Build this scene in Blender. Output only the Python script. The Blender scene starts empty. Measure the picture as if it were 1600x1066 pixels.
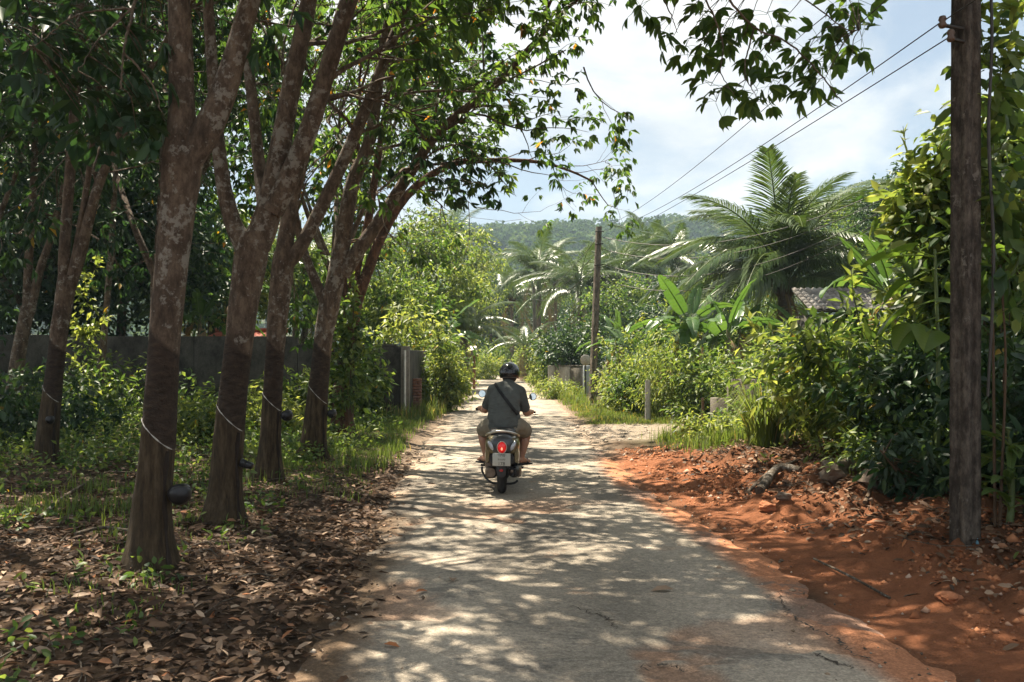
import bpy, bmesh, math, random
import numpy as np
from mathutils import Vector, Matrix
rad = math.radians
SC = bpy.context.scene
COL = SC.collection
F = 1422.0            # focal length in pixels of the 1600 px wide photograph
HZ = 555.0            # row of the horizon
EYE = 1.6

# ------------------------------------------------------------------ camera
cam_data = bpy.data.cameras.new('camera')
cam_data.sensor_width = 36.0
cam_data.lens = 36.0 * F / 1600.0
cam_data.clip_start = 0.05
cam_data.clip_end = 6000.0
cam = bpy.data.objects.new('camera', cam_data)
COL.objects.link(cam)
cam.location = (0.0, 0.0, EYE)
cam.rotation_euler = (rad(90) + math.atan((HZ - 533.0) / F), 0.0, 0.0)
SC.camera = cam

# ------------------------------------------------------------------ sky and sun
SUN_EL = 63.0
SUN_AZ = -36.0        # degrees from straight ahead, negative = to the left
world = bpy.data.worlds.new('World')
SC.world = world
world.use_nodes = True
wn, wl = world.node_tree.nodes, world.node_tree.links
wn.clear()
w_out = wn.new('ShaderNodeOutputWorld')
w_bg = wn.new('ShaderNodeBackground')
w_bg.inputs[1].default_value = 0.037
sky = wn.new('ShaderNodeTexSky')
sky.sky_type = 'NISHITA'
sky.sun_disc = False
sky.sun_elevation = rad(SUN_EL)
sky.sun_rotation = rad(SUN_AZ)
sky.air_density = 1.0
sky.dust_density = 1.6
w_tc = wn.new('ShaderNodeTexCoord')
w_sep = wn.new('ShaderNodeSeparateXYZ')
wl.new(w_tc.outputs['Generated'], w_sep.inputs[0])
w_add = wn.new('ShaderNodeMath'); w_add.operation = 'ADD'; w_add.inputs[1].default_value = 0.42
w_abs = wn.new('ShaderNodeMath'); w_abs.operation = 'ABSOLUTE'
wl.new(w_sep.outputs['Z'], w_abs.inputs[0]); wl.new(w_abs.outputs[0], w_add.inputs[0])
w_div = wn.new('ShaderNodeVectorMath'); w_div.operation = 'DIVIDE'
w_cmb = wn.new('ShaderNodeCombineXYZ')
for k in range(3): wl.new(w_add.outputs[0], w_cmb.inputs[k])
wl.new(w_tc.outputs['Generated'], w_div.inputs[0]); wl.new(w_cmb.outputs[0], w_div.inputs[1])
w_map = wn.new('ShaderNodeMapping'); w_map.inputs['Location'].default_value = (3.35, 0.9, 0.4)
wl.new(w_div.outputs[0], w_map.inputs[0])
w_n1 = wn.new('ShaderNodeTexNoise'); w_n1.inputs['Scale'].default_value = 2.1
w_n1.inputs['Detail'].default_value = 9.0; w_n1.inputs['Roughness'].default_value = 0.56
w_n1.inputs['Distortion'].default_value = 0.35
wl.new(w_map.outputs[0], w_n1.inputs['Vector'])
w_r1 = wn.new('ShaderNodeValToRGB')
w_r1.color_ramp.elements[0].position = 0.40; w_r1.color_ramp.elements[0].color = (0, 0, 0, 1)
w_r1.color_ramp.elements[1].position = 0.53; w_r1.color_ramp.elements[1].color = (1, 1, 1, 1)
wl.new(w_n1.outputs['Fac'], w_r1.inputs[0])
w_n2 = wn.new('ShaderNodeTexNoise'); w_n2.inputs['Scale'].default_value = 3.0
w_n2.inputs['Detail'].default_value = 8.0; w_n2.inputs['Roughness'].default_value = 0.6
wl.new(w_map.outputs[0], w_n2.inputs['Vector'])
w_r2 = wn.new('ShaderNodeValToRGB')
w_r2.color_ramp.elements[0].position = 0.3; w_r2.color_ramp.elements[0].color = (5.0, 5.6, 6.2, 1)
w_r2.color_ramp.elements[1].position = 0.62; w_r2.color_ramp.elements[1].color = (9.6, 9.5, 9.3, 1)
wl.new(w_n2.outputs['Fac'], w_r2.inputs[0])
w_veil = wn.new('ShaderNodeMixRGB'); w_veil.inputs[0].default_value = 0.40
w_veil.inputs[2].default_value = (5.4, 6.5, 7.4, 1)
wl.new(sky.outputs[0], w_veil.inputs[1])
w_mix = wn.new('ShaderNodeMixRGB')
wl.new(w_r1.outputs[0], w_mix.inputs[0])
wl.new(w_veil.outputs[0], w_mix.inputs[1]); wl.new(w_r2.outputs[0], w_mix.inputs[2])
wl.new(w_mix.outputs[0], w_bg.inputs[0])
wl.new(w_bg.outputs[0], w_out.inputs[0])

sun_data = bpy.data.lights.new('sun', 'SUN')
sun_data.energy = 5.0
sun_data.angle = rad(0.53)
sun_data.color = (1.0, 0.90, 0.74)
sun = bpy.data.objects.new('sun', sun_data)
COL.objects.link(sun)
_sd = Vector((math.sin(rad(SUN_AZ)) * math.cos(rad(SUN_EL)), math.cos(rad(SUN_AZ)) * math.cos(rad(SUN_EL)), math.sin(rad(SUN_EL))))
sun.rotation_euler = _sd.to_track_quat('Z', 'Y').to_euler()
sun.location = (0, 0, 60)

SC.view_settings.view_transform = 'Standard'
SC.view_settings.look = 'None'
SC.view_settings.exposure = 1.75
SC.view_settings.gamma = 1.0
SC.render.engine = 'CYCLES'
SC.cycles.max_bounces = 7
SC.cycles.diffuse_bounces = 4
SC.cycles.glossy_bounces = 2
SC.cycles.transmission_bounces = 5
SC.cycles.volume_bounces = 0
SC.cycles.caustics_reflective = False
SC.cycles.caustics_refractive = False
SC.cycles.use_denoising = True

# ------------------------------------------------------------------ helpers
RNG = np.random.default_rng(11)

def at(px, py, Y):
    """a photograph position at distance Y, as a world point"""
    return np.array([(px - 800.0) / F * Y, Y, EYE - (py - HZ) / F * Y])

def gx(px, Y):
    return (px - 800.0) / F * Y

def unit(v):
    v = np.asarray(v, float)
    return v / np.maximum(np.linalg.norm(v, axis=-1, keepdims=True), 1e-9)

def sstep(a, b, x):
    t = np.clip((np.asarray(x, float) - a) / (b - a), 0, 1)
    return t * t * (3 - 2 * t)

def _hash(ix, iy, seed):
    n = (ix * 374761393 + iy * 668265263 + seed * 1442695041) & 0x7fffffff
    n = ((n ^ (n >> 13)) * 1274126177) & 0x7fffffff
    return ((n ^ (n >> 16)) & 0xffff) / 65535.0

def vnoise(x, y, seed=0):
    x = np.asarray(x, float); y = np.asarray(y, float)
    ix = np.floor(x).astype(np.int64); iy = np.floor(y).astype(np.int64)
    fx = x - ix; fy = y - iy
    fx = fx * fx * (3 - 2 * fx); fy = fy * fy * (3 - 2 * fy)
    a = _hash(ix, iy, seed); b = _hash(ix + 1, iy, seed); c = _hash(ix, iy + 1, seed); d = _hash(ix + 1, iy + 1, seed)
    return (a * (1 - fx) + b * fx) * (1 - fy) + (c * (1 - fx) + d * fx) * fy

def fbm(x, y, seed=0, octv=4):
    s = 0; a = 0.5; t = 0
    for k in range(octv):
        s = s + a * vnoise(np.asarray(x) * 2 ** k, np.asarray(y) * 2 ** k, seed + k * 17); t += a; a *= 0.5
    return s / t

class MB:
    """collects polygons (with a float value per vertex) and links them as one mesh object"""
    def __init__(self):
        self.v = []; self.a = []; self.f = []; self.n = 0; self.m = []
    def add(self, v, f, a=0.5, mi=0):
        v = np.asarray(v, float).reshape(-1, 3)
        f = np.asarray(f, np.int64)
        self.v.append(v)
        self.a.append(np.broadcast_to(np.asarray(a, float), (len(v),)).copy())
        self.f.append(f + self.n); self.m.append(np.full(len(f), mi, np.int32))
        self.n += len(v)
    def mesh(self, name, mats, smooth=False):
        me = bpy.data.meshes.new(name)
        if self.n:
            v = np.concatenate(self.v); a = np.concatenate(self.a)
            idx = np.concatenate([f.ravel() for f in self.f])
            tot = np.concatenate([np.full(len(f), f.shape[1]) for f in self.f])
            st = np.concatenate([[0], np.cumsum(tot)[:-1]])
            me.vertices.add(len(v)); me.vertices.foreach_set('co', v.ravel().astype(np.float32))
            me.loops.add(len(idx)); me.loops.foreach_set('vertex_index', idx.astype(np.int32))
            me.polygons.add(len(tot)); me.polygons.foreach_set('loop_start', st.astype(np.int32))
            me.polygons.foreach_set('material_index', np.concatenate(self.m))
            if smooth: me.polygons.foreach_set('use_smooth', np.ones(len(tot), bool))
            me.update(calc_edges=True)
            at_ = me.attributes.new('v', 'FLOAT', 'POINT')
            at_.data.foreach_set('value', a.astype(np.float32))
        for m in (mats if isinstance(mats, (list, tuple)) else [mats]): me.materials.append(m)
        return me
    def build(self, name, mats, parent=None, smooth=False):
        return link(name, self.mesh(name, mats, smooth), parent)

def link(name, me, parent=None):
    o = bpy.data.objects.new(name, me); COL.objects.link(o)
    if parent is not None:
        o.parent = parent
        if parent.name in INV: o.matrix_parent_inverse = INV[parent.name]
    return o

INV = {}
def thing(name, label, cat, loc=(0, 0, 0), group=None, world_parts=True):
    """Empty at the thing's base; its parts are modelled in world coordinates"""
    o = bpy.data.objects.new(name, None); COL.objects.link(o)
    o.empty_display_size = 0.2
    o.location = tuple(float(c) for c in loc)
    if world_parts: INV[o.name] = Matrix.Translation([-float(c) for c in loc])
    tag(o, label, cat, group)
    return o

def tag(o, label=None, cat=None, group=None, kind=None):
    if label: o['label'] = label
    if cat: o['category'] = cat
    if group: o['group'] = group
    if kind: o['kind'] = kind
    return o

def frames(p):
    p = np.asarray(p, float)
    t = np.gradient(p, axis=0) if len(p) > 2 else np.repeat((p[1] - p[0])[None], len(p), 0)
    t = unit(t)
    ref = np.array([0, 0, 1.0]) if abs(t[0][2]) < 0.8 else np.array([1.0, 0, 0])
    n = unit(np.cross(t[0], ref)); N = [n]
    for i in range(1, len(p)):
        n = n - t[i] * np.dot(n, t[i]); n = unit(n); N.append(n)
    N = np.array(N)
    return t, N, np.cross(t, N)

def tube(mb, p, r, seg=8, a=0.5, wob=0.0, caps=True, mi=0, sq=(1, 1), seed=0):
    p = np.asarray(p, float); n = len(p)
    r = np.broadcast_to(np.asarray(r, float), (n,))
    t, N, B = frames(p)
    th = np.arange(seg) * 2 * math.pi / seg
    rr = np.repeat(r[:, None], seg, 1)
    if wob:
        s = np.concatenate([[0], np.cumsum(np.linalg.norm(np.diff(p, axis=0), axis=1))])
        q = fbm(3 + np.cos(th)[None, :] * 1.3 + 40 + seed, s[:, None] / max(r.mean() * 3, 1e-3) + np.sin(th)[None, :] * 1.3, seed, 3)
        rr = rr * (1 + wob * (q - 0.5) * 2)
    v = p[:, None] + rr[..., None] * (sq[0] * np.cos(th)[None, :, None] * N[:, None] + sq[1] * np.sin(th)[None, :, None] * B[:, None])
    i = np.arange(n - 1)[:, None] * seg; j = np.arange(seg)[None, :]; k = (j + 1) % seg
    f = np.stack([i + j, i + k, i + seg + k, i + seg + j], -1).reshape(-1, 4)
    aa = np.repeat(np.broadcast_to(np.asarray(a, float), (n,)), seg)
    mb.add(v.reshape(-1, 3), f, aa, mi)
    if caps:
        for q in (0, n - 1):
            ring = v[q]
            mb.add(np.vstack([ring, p[q][None]]), [[(j + 1) % seg, j, seg] if q == 0 else [j, (j + 1) % seg, seg] for j in range(seg)], aa[q * seg], mi)

def smooth_path(pts, n):
    """Catmull-Rom through pts (rows of any width), n samples in all"""
    pts = np.asarray(pts, float)
    P = np.vstack([2 * pts[0] - pts[1], pts, 2 * pts[-1] - pts[-2]])
    seg = len(pts) - 1
    u = np.linspace(0, seg, n); i = np.minimum(u.astype(int), seg - 1); t = (u - i)[:, None]
    a, b, c, d = P[i], P[i + 1], P[i + 2], P[i + 3]
    return 0.5 * (2 * b + (c - a) * t + (2 * a - 5 * b + 4 * c - d) * t ** 2 + (3 * b - a - 3 * c + d) * t ** 3)

def box(mb, c, s, rz=0.0, a=0.5, mi=0, bev=0.0, M=None):
    """box of size s centred at c with chamfered edges"""
    bm = bmesh.new()
    bmesh.ops.create_cube(bm, size=1.0)
    bmesh.ops.scale(bm, vec=s, verts=bm.verts)
    if bev: bmesh.ops.bevel(bm, geom=bm.edges[:], offset=bev, segments=1, affect='EDGES')
    R = Matrix.Rotation(rz, 4, 'Z') if M is None else M
    bmesh.ops.transform(bm, matrix=Matrix.Translation(c) @ R, verts=bm.verts)
    bm.verts.index_update()
    v = np.array([q.co[:] for q in bm.verts])
    for nside in (3, 4, 6, 8):
        ff = [[x.index for x in q.verts] for q in bm.faces if len(q.verts) == nside]
        if ff:
            if nside == 3 or nside == 4 or nside > 4:
                mb.add(v, ff, a, mi)
    bm.free()

def lathe(mb, prof, c, seg=20, axis=(0, 0, 1), a=0.5, mi=0, start=0, sweep=2 * math.pi):
    """revolve (radius, height) pairs about an axis through c"""
    q = Vector((0, 0, 1)).rotation_difference(Vector(axis)).to_matrix()
    q = np.array(q)
    prof = np.asarray(prof, float)
    th = np.arange(seg) * 2 * math.pi / seg
    v = np.stack([prof[:, 0:1] * np.cos(th), prof[:, 0:1] * np.sin(th), np.repeat(prof[:, 1:2], seg, 1)], -1).reshape(-1, 3) @ q.T + np.asarray(c, float)
    n = len(prof)
    i = np.arange(n - 1)[:, None] * seg; j = np.arange(seg)[None, :]; k = (j + 1) % seg
    f = np.stack([i + j, i + k, i + seg + k, i + seg + j], -1).reshape(-1, 4)
    mb.add(v, f, a, mi)

def leaves(mb, P, D, N, L, W, a, kind='q', droop=0.15, fold=0.18, mi=0):
    """leaf blades: base points P, directions D, face normals N"""
    n = len(P)
    if not n: return
    D = unit(D); S = unit(np.cross(D, N)); N = np.cross(S, D)
    L = np.broadcast_to(L, (n,))[:, None]; W = np.broadcast_to(W, (n,))[:, None]
    a = np.broadcast_to(a, (n,))
    if kind == 'q':
        b = P; tip = P + D * L - N * L * droop
        m = P + D * L * 0.48
        r = m + S * W * 0.5 + N * W * fold; l = m - S * W * 0.5 + N * W * fold
        v = np.stack([b, r, tip, l], 1).reshape(-1, 3)
        o = np.arange(n)[:, None] * 4
        f = np.concatenate([o + [0, 1, 2], o + [0, 2, 3]])
        mb.add(v, f, np.repeat(a, 4), mi)
    else:
        def pt(s, w, side):
            return P + D * L * s - N * L * droop * s * s + S * W * 0.5 * w * side + N * W * fold * abs(side) * w
        v = np.stack([P, pt(.3, .86, 1), pt(.3, 0, 0), pt(.3, .86, -1), pt(.68, .86, 1), pt(.68, 0, 0), pt(.68, .86, -1), pt(1, 0, 0)], 1).reshape(-1, 3)
        o = np.arange(n)[:, None] * 8
        f3 = np.concatenate([o + [0, 1, 2], o + [0, 2, 3], o + [5, 4, 7], o + [6, 5, 7]])
        f4 = np.concatenate([o + [2, 1, 4, 5], o + [3, 2, 5, 6]])
        nb = mb.n
        mb.add(v, f3, np.repeat(a, 8), mi)
        mb.f.append(f4 + nb); mb.m.append(np.full(len(f4), mi, np.int32))

def rdir(n, rng):
    return unit(rng.normal(size=(n, 3)))

def clump_cloud(mb, C, R, m, L, W, rng, kind='q', down=0.5, tone=0.0, spread=0.5, var=0.22, flat=0.7):
    """leaves scattered about clump centres C of radius R"""
    K = len(C)
    C = np.repeat(np.asarray(C, float), m, 0); R = np.repeat(np.broadcast_to(R, (K,)), m)[:, None]
    n = len(C)
    o = rng.normal(size=(n, 3)) * [1, 1, flat]
    P = C + o * R * spread
    D = unit(unit(o) * 0.8 + rng.normal(size=(n, 3)) * 0.5 + [0, 0, -down])
    N = unit(rng.normal(size=(n, 3)) * 0.55 + [0, 0, 1.0] + unit(o) * 0.5)
    ct = np.repeat(rng.normal(0, 0.16, K), m)
    a = np.clip(0.42 + tone + ct + rng.normal(0, var, n), 0, 0.93)
    a = np.where(rng.random(n) < 0.004, 1.0, a)
    cs = np.repeat(rng.uniform(0.65, 1.35, K), m)
    leaves(mb, P, D, N, L * cs * rng.uniform(0.7, 1.25, n), W * cs * rng.uniform(0.75, 1.2, n), a, kind)

# ------------------------------------------------------------------ materials
def mat(name):
    m = bpy.data.materials.new(name); m.use_nodes = True
    nt = m.node_tree; nt.nodes.clear()
    out = nt.nodes.new('ShaderNodeOutputMaterial')
    return m, nt.nodes, nt.links, out

def ramp(nodes, stops):
    r = nodes.new('ShaderNodeValToRGB')
    e = r.color_ramp.elements
    while len(e) < len(stops): e.new(0.5)
    for q, (p, c) in zip(e, stops):
        q.position = p; q.color = (*c, 1) if len(c) == 3 else c
    return r

def noise(nodes, links, scale, detail=4, rough=0.6, coord=None, dist=0.0):
    n = nodes.new('ShaderNodeTexNoise')
    n.inputs['Scale'].default_value = scale; n.inputs['Detail'].default_value = detail
    n.inputs['Roughness'].default_value = rough; n.inputs['Distortion'].default_value = dist
    if coord is not None: links.new(coord, n.inputs['Vector'])
    return n

def geo_pos(nodes):
    return nodes.new('ShaderNodeNewGeometry').outputs['Position']

def leaf_mat(name, dark, mid, light, odd=(0.35, 0.22, 0.03), odd_at=0.985, transl=0.42, spec=0.35, rough=0.48, tint=(1.22, 1.2, 0.62)):
    m, nd, lk, out = mat(name)
    at_ = nd.new('ShaderNodeAttribute'); at_.attribute_name = 'v'
    r = ramp(nd, [(0.0, dark), (0.45, mid), (0.9, light), (odd_at, light), (min(odd_at + 0.012, 1.0), odd)])
    lk.new(at_.outputs['Fac'], r.inputs[0])
    p = nd.new('ShaderNodeBsdfPrincipled')
    p.inputs['Roughness'].default_value = rough
    p.inputs['Specular IOR Level'].default_value = spec
    lk.new(r.outputs[0], p.inputs['Base Color'])
    t = nd.new('ShaderNodeBsdfTranslucent')
    mul = nd.new('ShaderNodeMixRGB'); mul.blend_type = 'MULTIPLY'; mul.inputs[0].default_value = 1.0
    mul.inputs[2].default_value = (*[c * 1.65 for c in tint], 1)
    lk.new(r.outputs[0], mul.inputs[1]); lk.new(mul.outputs[0], t.inputs['Color'])
    mx = nd.new('ShaderNodeMixShader'); mx.inputs[0].default_value = transl
    lk.new(p.outputs[0], mx.inputs[1]); lk.new(t.outputs[0], mx.inputs[2])
    lk.new(mx.outputs[0], out.inputs[0])
    return m

def plain(name, col, rough=0.6, metal=0.0, spec=0.4, var=0.25, scale=8.0, bump=0.0, bscale=60.0, emit=None, coat=0.0):
    """a surface colour broken up by noise, with a fine relief"""
    m, nd, lk, out = mat(name)
    p = nd.new('ShaderNodeBsdfPrincipled')
    p.inputs['Roughness'].default_value = rough; p.inputs['Metallic'].default_value = metal
    p.inputs['Specular IOR Level'].default_value = spec; p.inputs['Coat Weight'].default_value = coat
    pos = geo_pos(nd)
    n = noise(nd, lk, scale, 5, 0.6, pos)
    r = ramp(nd, [(0.25, [c * (1 - var) for c in col]), (0.75, [min(c * (1 + var), 1) for c in col])])
    lk.new(n.outputs['Fac'], r.inputs[0]); lk.new(r.outputs[0], p.inputs['Base Color'])
    if bump:
        b = nd.new('ShaderNodeBump'); b.inputs['Strength'].default_value = bump; b.inputs['Distance'].default_value = 0.02
        n2 = noise(nd, lk, bscale, 6, 0.65, pos)
        lk.new(n2.outputs['Fac'], b.inputs['Height']); lk.new(b.outputs[0], p.inputs['Normal'])
    if emit:
        p.inputs['Emission Color'].default_value = (*emit[:3], 1); p.inputs['Emission Strength'].default_value = emit[3]
    lk.new(p.outputs[0], out.inputs[0])
    return m

def attr_mat(name, stops, rough=0.8, spec=0.2, bump=0.0, bscale=40.0, transl=0.0, nscale=6.0, namp=0.3):
    """colour from the per-piece value, mottled"""
    m, nd, lk, out = mat(name)
    at_ = nd.new('ShaderNodeAttribute'); at_.attribute_name = 'v'
    r = ramp(nd, stops); lk.new(at_.outputs['Fac'], r.inputs[0])
    pos = geo_pos(nd)
    n = noise(nd, lk, nscale, 5, 0.6, pos)
    mr = nd.new('ShaderNodeMapRange'); mr.inputs[3].default_value = 1 - namp; mr.inputs[4].default_value = 1 + namp
    mr.inputs[1].default_value = 0.3; mr.inputs[2].default_value = 0.7
    lk.new(n.outputs['Fac'], mr.inputs[0])
    mul = nd.new('ShaderNodeMixRGB'); mul.blend_type = 'MULTIPLY'; mul.inputs[0].default_value = 1
    lk.new(r.outputs[0], mul.inputs[1]); lk.new(mr.outputs[0], mul.inputs[2])
    p = nd.new('ShaderNodeBsdfPrincipled'); p.inputs['Roughness'].default_value = rough
    p.inputs['Specular IOR Level'].default_value = spec
    lk.new(mul.outputs[0], p.inputs['Base Color'])
    if bump:
        b = nd.new('ShaderNodeBump'); b.inputs['Strength'].default_value = bump; b.inputs['Distance'].default_value = 0.02
        n2 = noise(nd, lk, bscale, 6, 0.65, pos)
        lk.new(n2.outputs['Fac'], b.inputs['Height']); lk.new(b.outputs[0], p.inputs['Normal'])
    if transl:
        t = nd.new('ShaderNodeBsdfTranslucent'); lk.new(mul.outputs[0], t.inputs[0])
        mx = nd.new('ShaderNodeMixShader'); mx.inputs[0].default_value = transl
        lk.new(p.outputs[0], mx.inputs[1]); lk.new(t.outputs[0], mx.inputs[2]); lk.new(mx.outputs[0], out.inputs[0])
    else:
        lk.new(p.outputs[0], out.inputs[0])
    return m

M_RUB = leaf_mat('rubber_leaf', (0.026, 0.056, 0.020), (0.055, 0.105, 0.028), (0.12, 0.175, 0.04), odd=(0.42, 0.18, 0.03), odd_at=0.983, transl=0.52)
M_RUBD = leaf_mat('dark_rubber_leaf', (0.014, 0.036, 0.018), (0.024, 0.058, 0.024), (0.05, 0.095, 0.03), odd_at=0.99, transl=0.3)  # darker, less translucent version of the rubber leaf
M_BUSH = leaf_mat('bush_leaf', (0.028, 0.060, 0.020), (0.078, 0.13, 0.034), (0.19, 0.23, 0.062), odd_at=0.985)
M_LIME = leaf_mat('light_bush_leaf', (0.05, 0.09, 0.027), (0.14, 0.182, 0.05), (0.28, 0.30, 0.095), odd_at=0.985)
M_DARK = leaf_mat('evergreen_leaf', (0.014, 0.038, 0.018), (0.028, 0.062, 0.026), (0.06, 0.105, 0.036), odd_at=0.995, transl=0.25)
M_PALM = leaf_mat('palm_leaf', (0.030, 0.058, 0.018), (0.056, 0.095, 0.030), (0.12, 0.15, 0.055), odd=(0.30, 0.20, 0.08), odd_at=0.95, rough=0.32, transl=0.22, spec=0.5)
M_BANANA = leaf_mat('banana_leaf', (0.030, 0.068, 0.020), (0.06, 0.12, 0.032), (0.12, 0.19, 0.05), odd=(0.30, 0.20, 0.06), odd_at=0.97, rough=0.36, transl=0.32)
M_TARO = leaf_mat('giant_leaf', (0.05, 0.10, 0.02), (0.10, 0.16, 0.03), (0.18, 0.24, 0.04), odd_at=0.99, rough=0.4, transl=0.45)
M_GRASS = leaf_mat('grass_blade', (0.040, 0.072, 0.018), (0.085, 0.13, 0.033), (0.17, 0.20, 0.06), odd=(0.30, 0.22, 0.09), odd_at=0.93, rough=0.5)
M_FOREST = leaf_mat('forest_leaf', (0.030, 0.060, 0.024), (0.055, 0.095, 0.033), (0.10, 0.14, 0.045), odd_at=0.995, transl=0.2, spec=0.02, rough=0.9)
M_STEM = plain('brown_stem', (0.095, 0.06, 0.035), 0.85, var=0.4, scale=14)
M_GSTEM = plain('green_stem', (0.10, 0.14, 0.045), 0.6, var=0.3)
M_LITTER = attr_mat('dry_leaf', [(0.0, (0.03, 0.019, 0.012)), (0.35, (0.095, 0.055, 0.032)), (0.62, (0.20, 0.12, 0.07)), (0.88, (0.36, 0.26, 0.18)), (0.97, (0.34, 0.13, 0.05))], 0.7, 0.25, transl=0.15)

def bark(name, base, dark, lichen, amount=0.56, tap=False, scale=1.0):
    m, nd, lk, out = mat(name)
    pos = geo_pos(nd)
    mp = nd.new('ShaderNodeMapping'); mp.inputs['Scale'].default_value = (1, 1, 0.45); lk.new(pos, mp.inputs[0])
    n1 = noise(nd, lk, 11 * scale, 8, 0.75, mp.outputs[0])
    r1 = ramp(nd, [(0.34, [c * 0.6 for c in dark]), (0.45, dark), (0.62, base), (0.75, [c * 1.35 for c in base])]); lk.new(n1.outputs['Fac'], r1.inputs[0])
    nz = noise(nd, lk, 16 * scale, 3, 0.6, pos)
    mxv = nd.new('ShaderNodeMixRGB'); mxv.inputs[0].default_value = 0.06; lk.new(pos, mxv.inputs[1]); lk.new(nz.outputs['Color'], mxv.inputs[2])
    n2 = noise(nd, lk, 1.7 * scale, 5, 0.7, pos)
    nb_ = noise(nd, lk, 13 * scale, 7, 0.62, mxv.outputs[0], 0.2)
    sub = nd.new('ShaderNodeMath'); sub.operation = 'MULTIPLY_ADD'; sub.inputs[1].default_value = 0.75; lk.new(n2.outputs['Fac'], sub.inputs[0]); lk.new(nb_.outputs['Fac'], sub.inputs[2])
    nq = noise(nd, lk, 34 * scale, 5, 0.7, pos)
    sq_ = nd.new('ShaderNodeMath'); sq_.operation = 'MULTIPLY_ADD'; sq_.inputs[1].default_value = 0.42; lk.new(nq.outputs['Fac'], sq_.inputs[0]); lk.new(sub.outputs[0], sq_.inputs[2])
    sh = nd.new('ShaderNodeMath'); sh.operation = 'SUBTRACT'; sh.inputs[1].default_value = 0.62; lk.new(sq_.outputs[0], sh.inputs[0])
    r2 = ramp(nd, [(amount, (0, 0, 0)), (amount + 0.085, (0.72, 0.72, 0.72)), (min(1, amount + 0.3), (0.9, 0.9, 0.9))]); lk.new(sh.outputs[0], r2.inputs[0])
    mx = nd.new('ShaderNodeMixRGB'); lk.new(r2.outputs[0], mx.inputs[0]); lk.new(r1.outputs[0], mx.inputs[1]); mx.inputs[2].default_value = (*lichen, 1)
    colr = mx.outputs[0]
    p = nd.new('ShaderNodeBsdfPrincipled'); p.inputs['Roughness'].default_value = 0.85; p.inputs['Specular IOR Level'].default_value = 0.2
    hgt = n1.outputs['Fac']
    if tap:
        at_ = nd.new('ShaderNodeAttribute'); at_.attribute_name = 'v'
        wv = noise(nd, lk, 9, 7, 0.75, pos)
        ws = nd.new('ShaderNodeMath'); ws.operation = 'MULTIPLY_ADD'; ws.inputs[1].default_value = 0.09; lk.new(wv.outputs['Fac'], ws.inputs[0]); lk.new(at_.outputs['Fac'], ws.inputs[2])
        msk = ramp(nd, [(0.0, (0, 0, 0)), (0.507, (0, 0, 0)), (0.512, (1, 1, 1)), (0.842, (1, 1, 1)), (0.866, (0, 0, 0))])
        hv = nd.new('ShaderNodeMath'); hv.operation = 'MULTIPLY'; hv.inputs[1].default_value = 0.5; lk.new(ws.outputs[0], hv.inputs[0])
        lk.new(hv.outputs[0], msk.inputs[0])
        mp2 = nd.new('ShaderNodeMapping'); mp2.inputs['Scale'].default_value = (7, 7, 15); mp2.inputs['Rotation'].default_value = (0, rad(42), 0); lk.new(pos, mp2.inputs[0])
        n3 = noise(nd, lk, 1.6, 5, 0.65, mp2.outputs[0])
        r3 = ramp(nd, [(0.3, (0.024, 0.018, 0.013)), (0.58, (0.060, 0.041, 0.029)), (0.85, (0.11, 0.074, 0.048))]); lk.new(n3.outputs['Fac'], r3.inputs[0])
        # below the cut the bark is darker, in lengthwise streaks
        low = ramp(nd, [(0.30, (1, 1, 1)), (0.505, (1, 1, 1)), (0.515, (0, 0, 0))]); lk.new(hv.outputs[0], low.inputs[0])
        mo = ramp(nd, [(0.32, (0.022, 0.016, 0.010)), (0.52, (0.075, 0.052, 0.029)), (0.70, (0.14, 0.105, 0.066))])
        mp4 = nd.new('ShaderNodeMapping'); mp4.inputs['Scale'].default_value = (1, 1, 0.16); lk.new(pos, mp4.inputs[0])
        n4 = noise(nd, lk, 22, 8, 0.72, mp4.outputs[0]); lk.new(n4.outputs['Fac'], mo.inputs[0])
        m4 = nd.new('ShaderNodeMixRGB'); lk.new(low.outputs[0], m4.inputs[0]); lk.new(colr, m4.inputs[1]); lk.new(mo.outputs[0], m4.inputs[2])
        m3 = nd.new('ShaderNodeMixRGB'); lk.new(msk.outputs[0], m3.inputs[0]); lk.new(m4.outputs[0], m3.inputs[1]); lk.new(r3.outputs[0], m3.inputs[2])
        colr = m3.outputs[0]
        hl = nd.new('ShaderNodeMixRGB'); lk.new(low.outputs[0], hl.inputs[0]); lk.new(n1.outputs['Fac'], hl.inputs[1]); lk.new(n4.outputs['Fac'], hl.inputs[2])
        hs = nd.new('ShaderNodeMixRGB'); lk.new(msk.outputs[0], hs.inputs[0]); lk.new(hl.outputs[0], hs.inputs[1]); lk.new(n3.outputs['Fac'], hs.inputs[2])
        hgt = hs.outputs[0]
    lk.new(colr, p.inputs['Base Color'])
    b = nd.new('ShaderNodeBump'); b.inputs['Strength'].default_value = 0.9; b.inputs['Distance'].default_value = 0.06
    nf = noise(nd, lk, 55 * scale, 6, 0.7, mp.outputs[0])
    ad = nd.new('ShaderNodeMath'); ad.operation = 'MULTIPLY_ADD'; ad.inputs[1].default_value = 0.5
    lk.new(nf.outputs['Fac'], ad.inputs[0]); lk.new(hgt, ad.inputs[2])
    lk.new(ad.outputs[0], b.inputs['Height']); lk.new(b.outputs[0], p.inputs['Normal'])
    lk.new(p.outputs[0], out.inputs[0])
    return m

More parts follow.
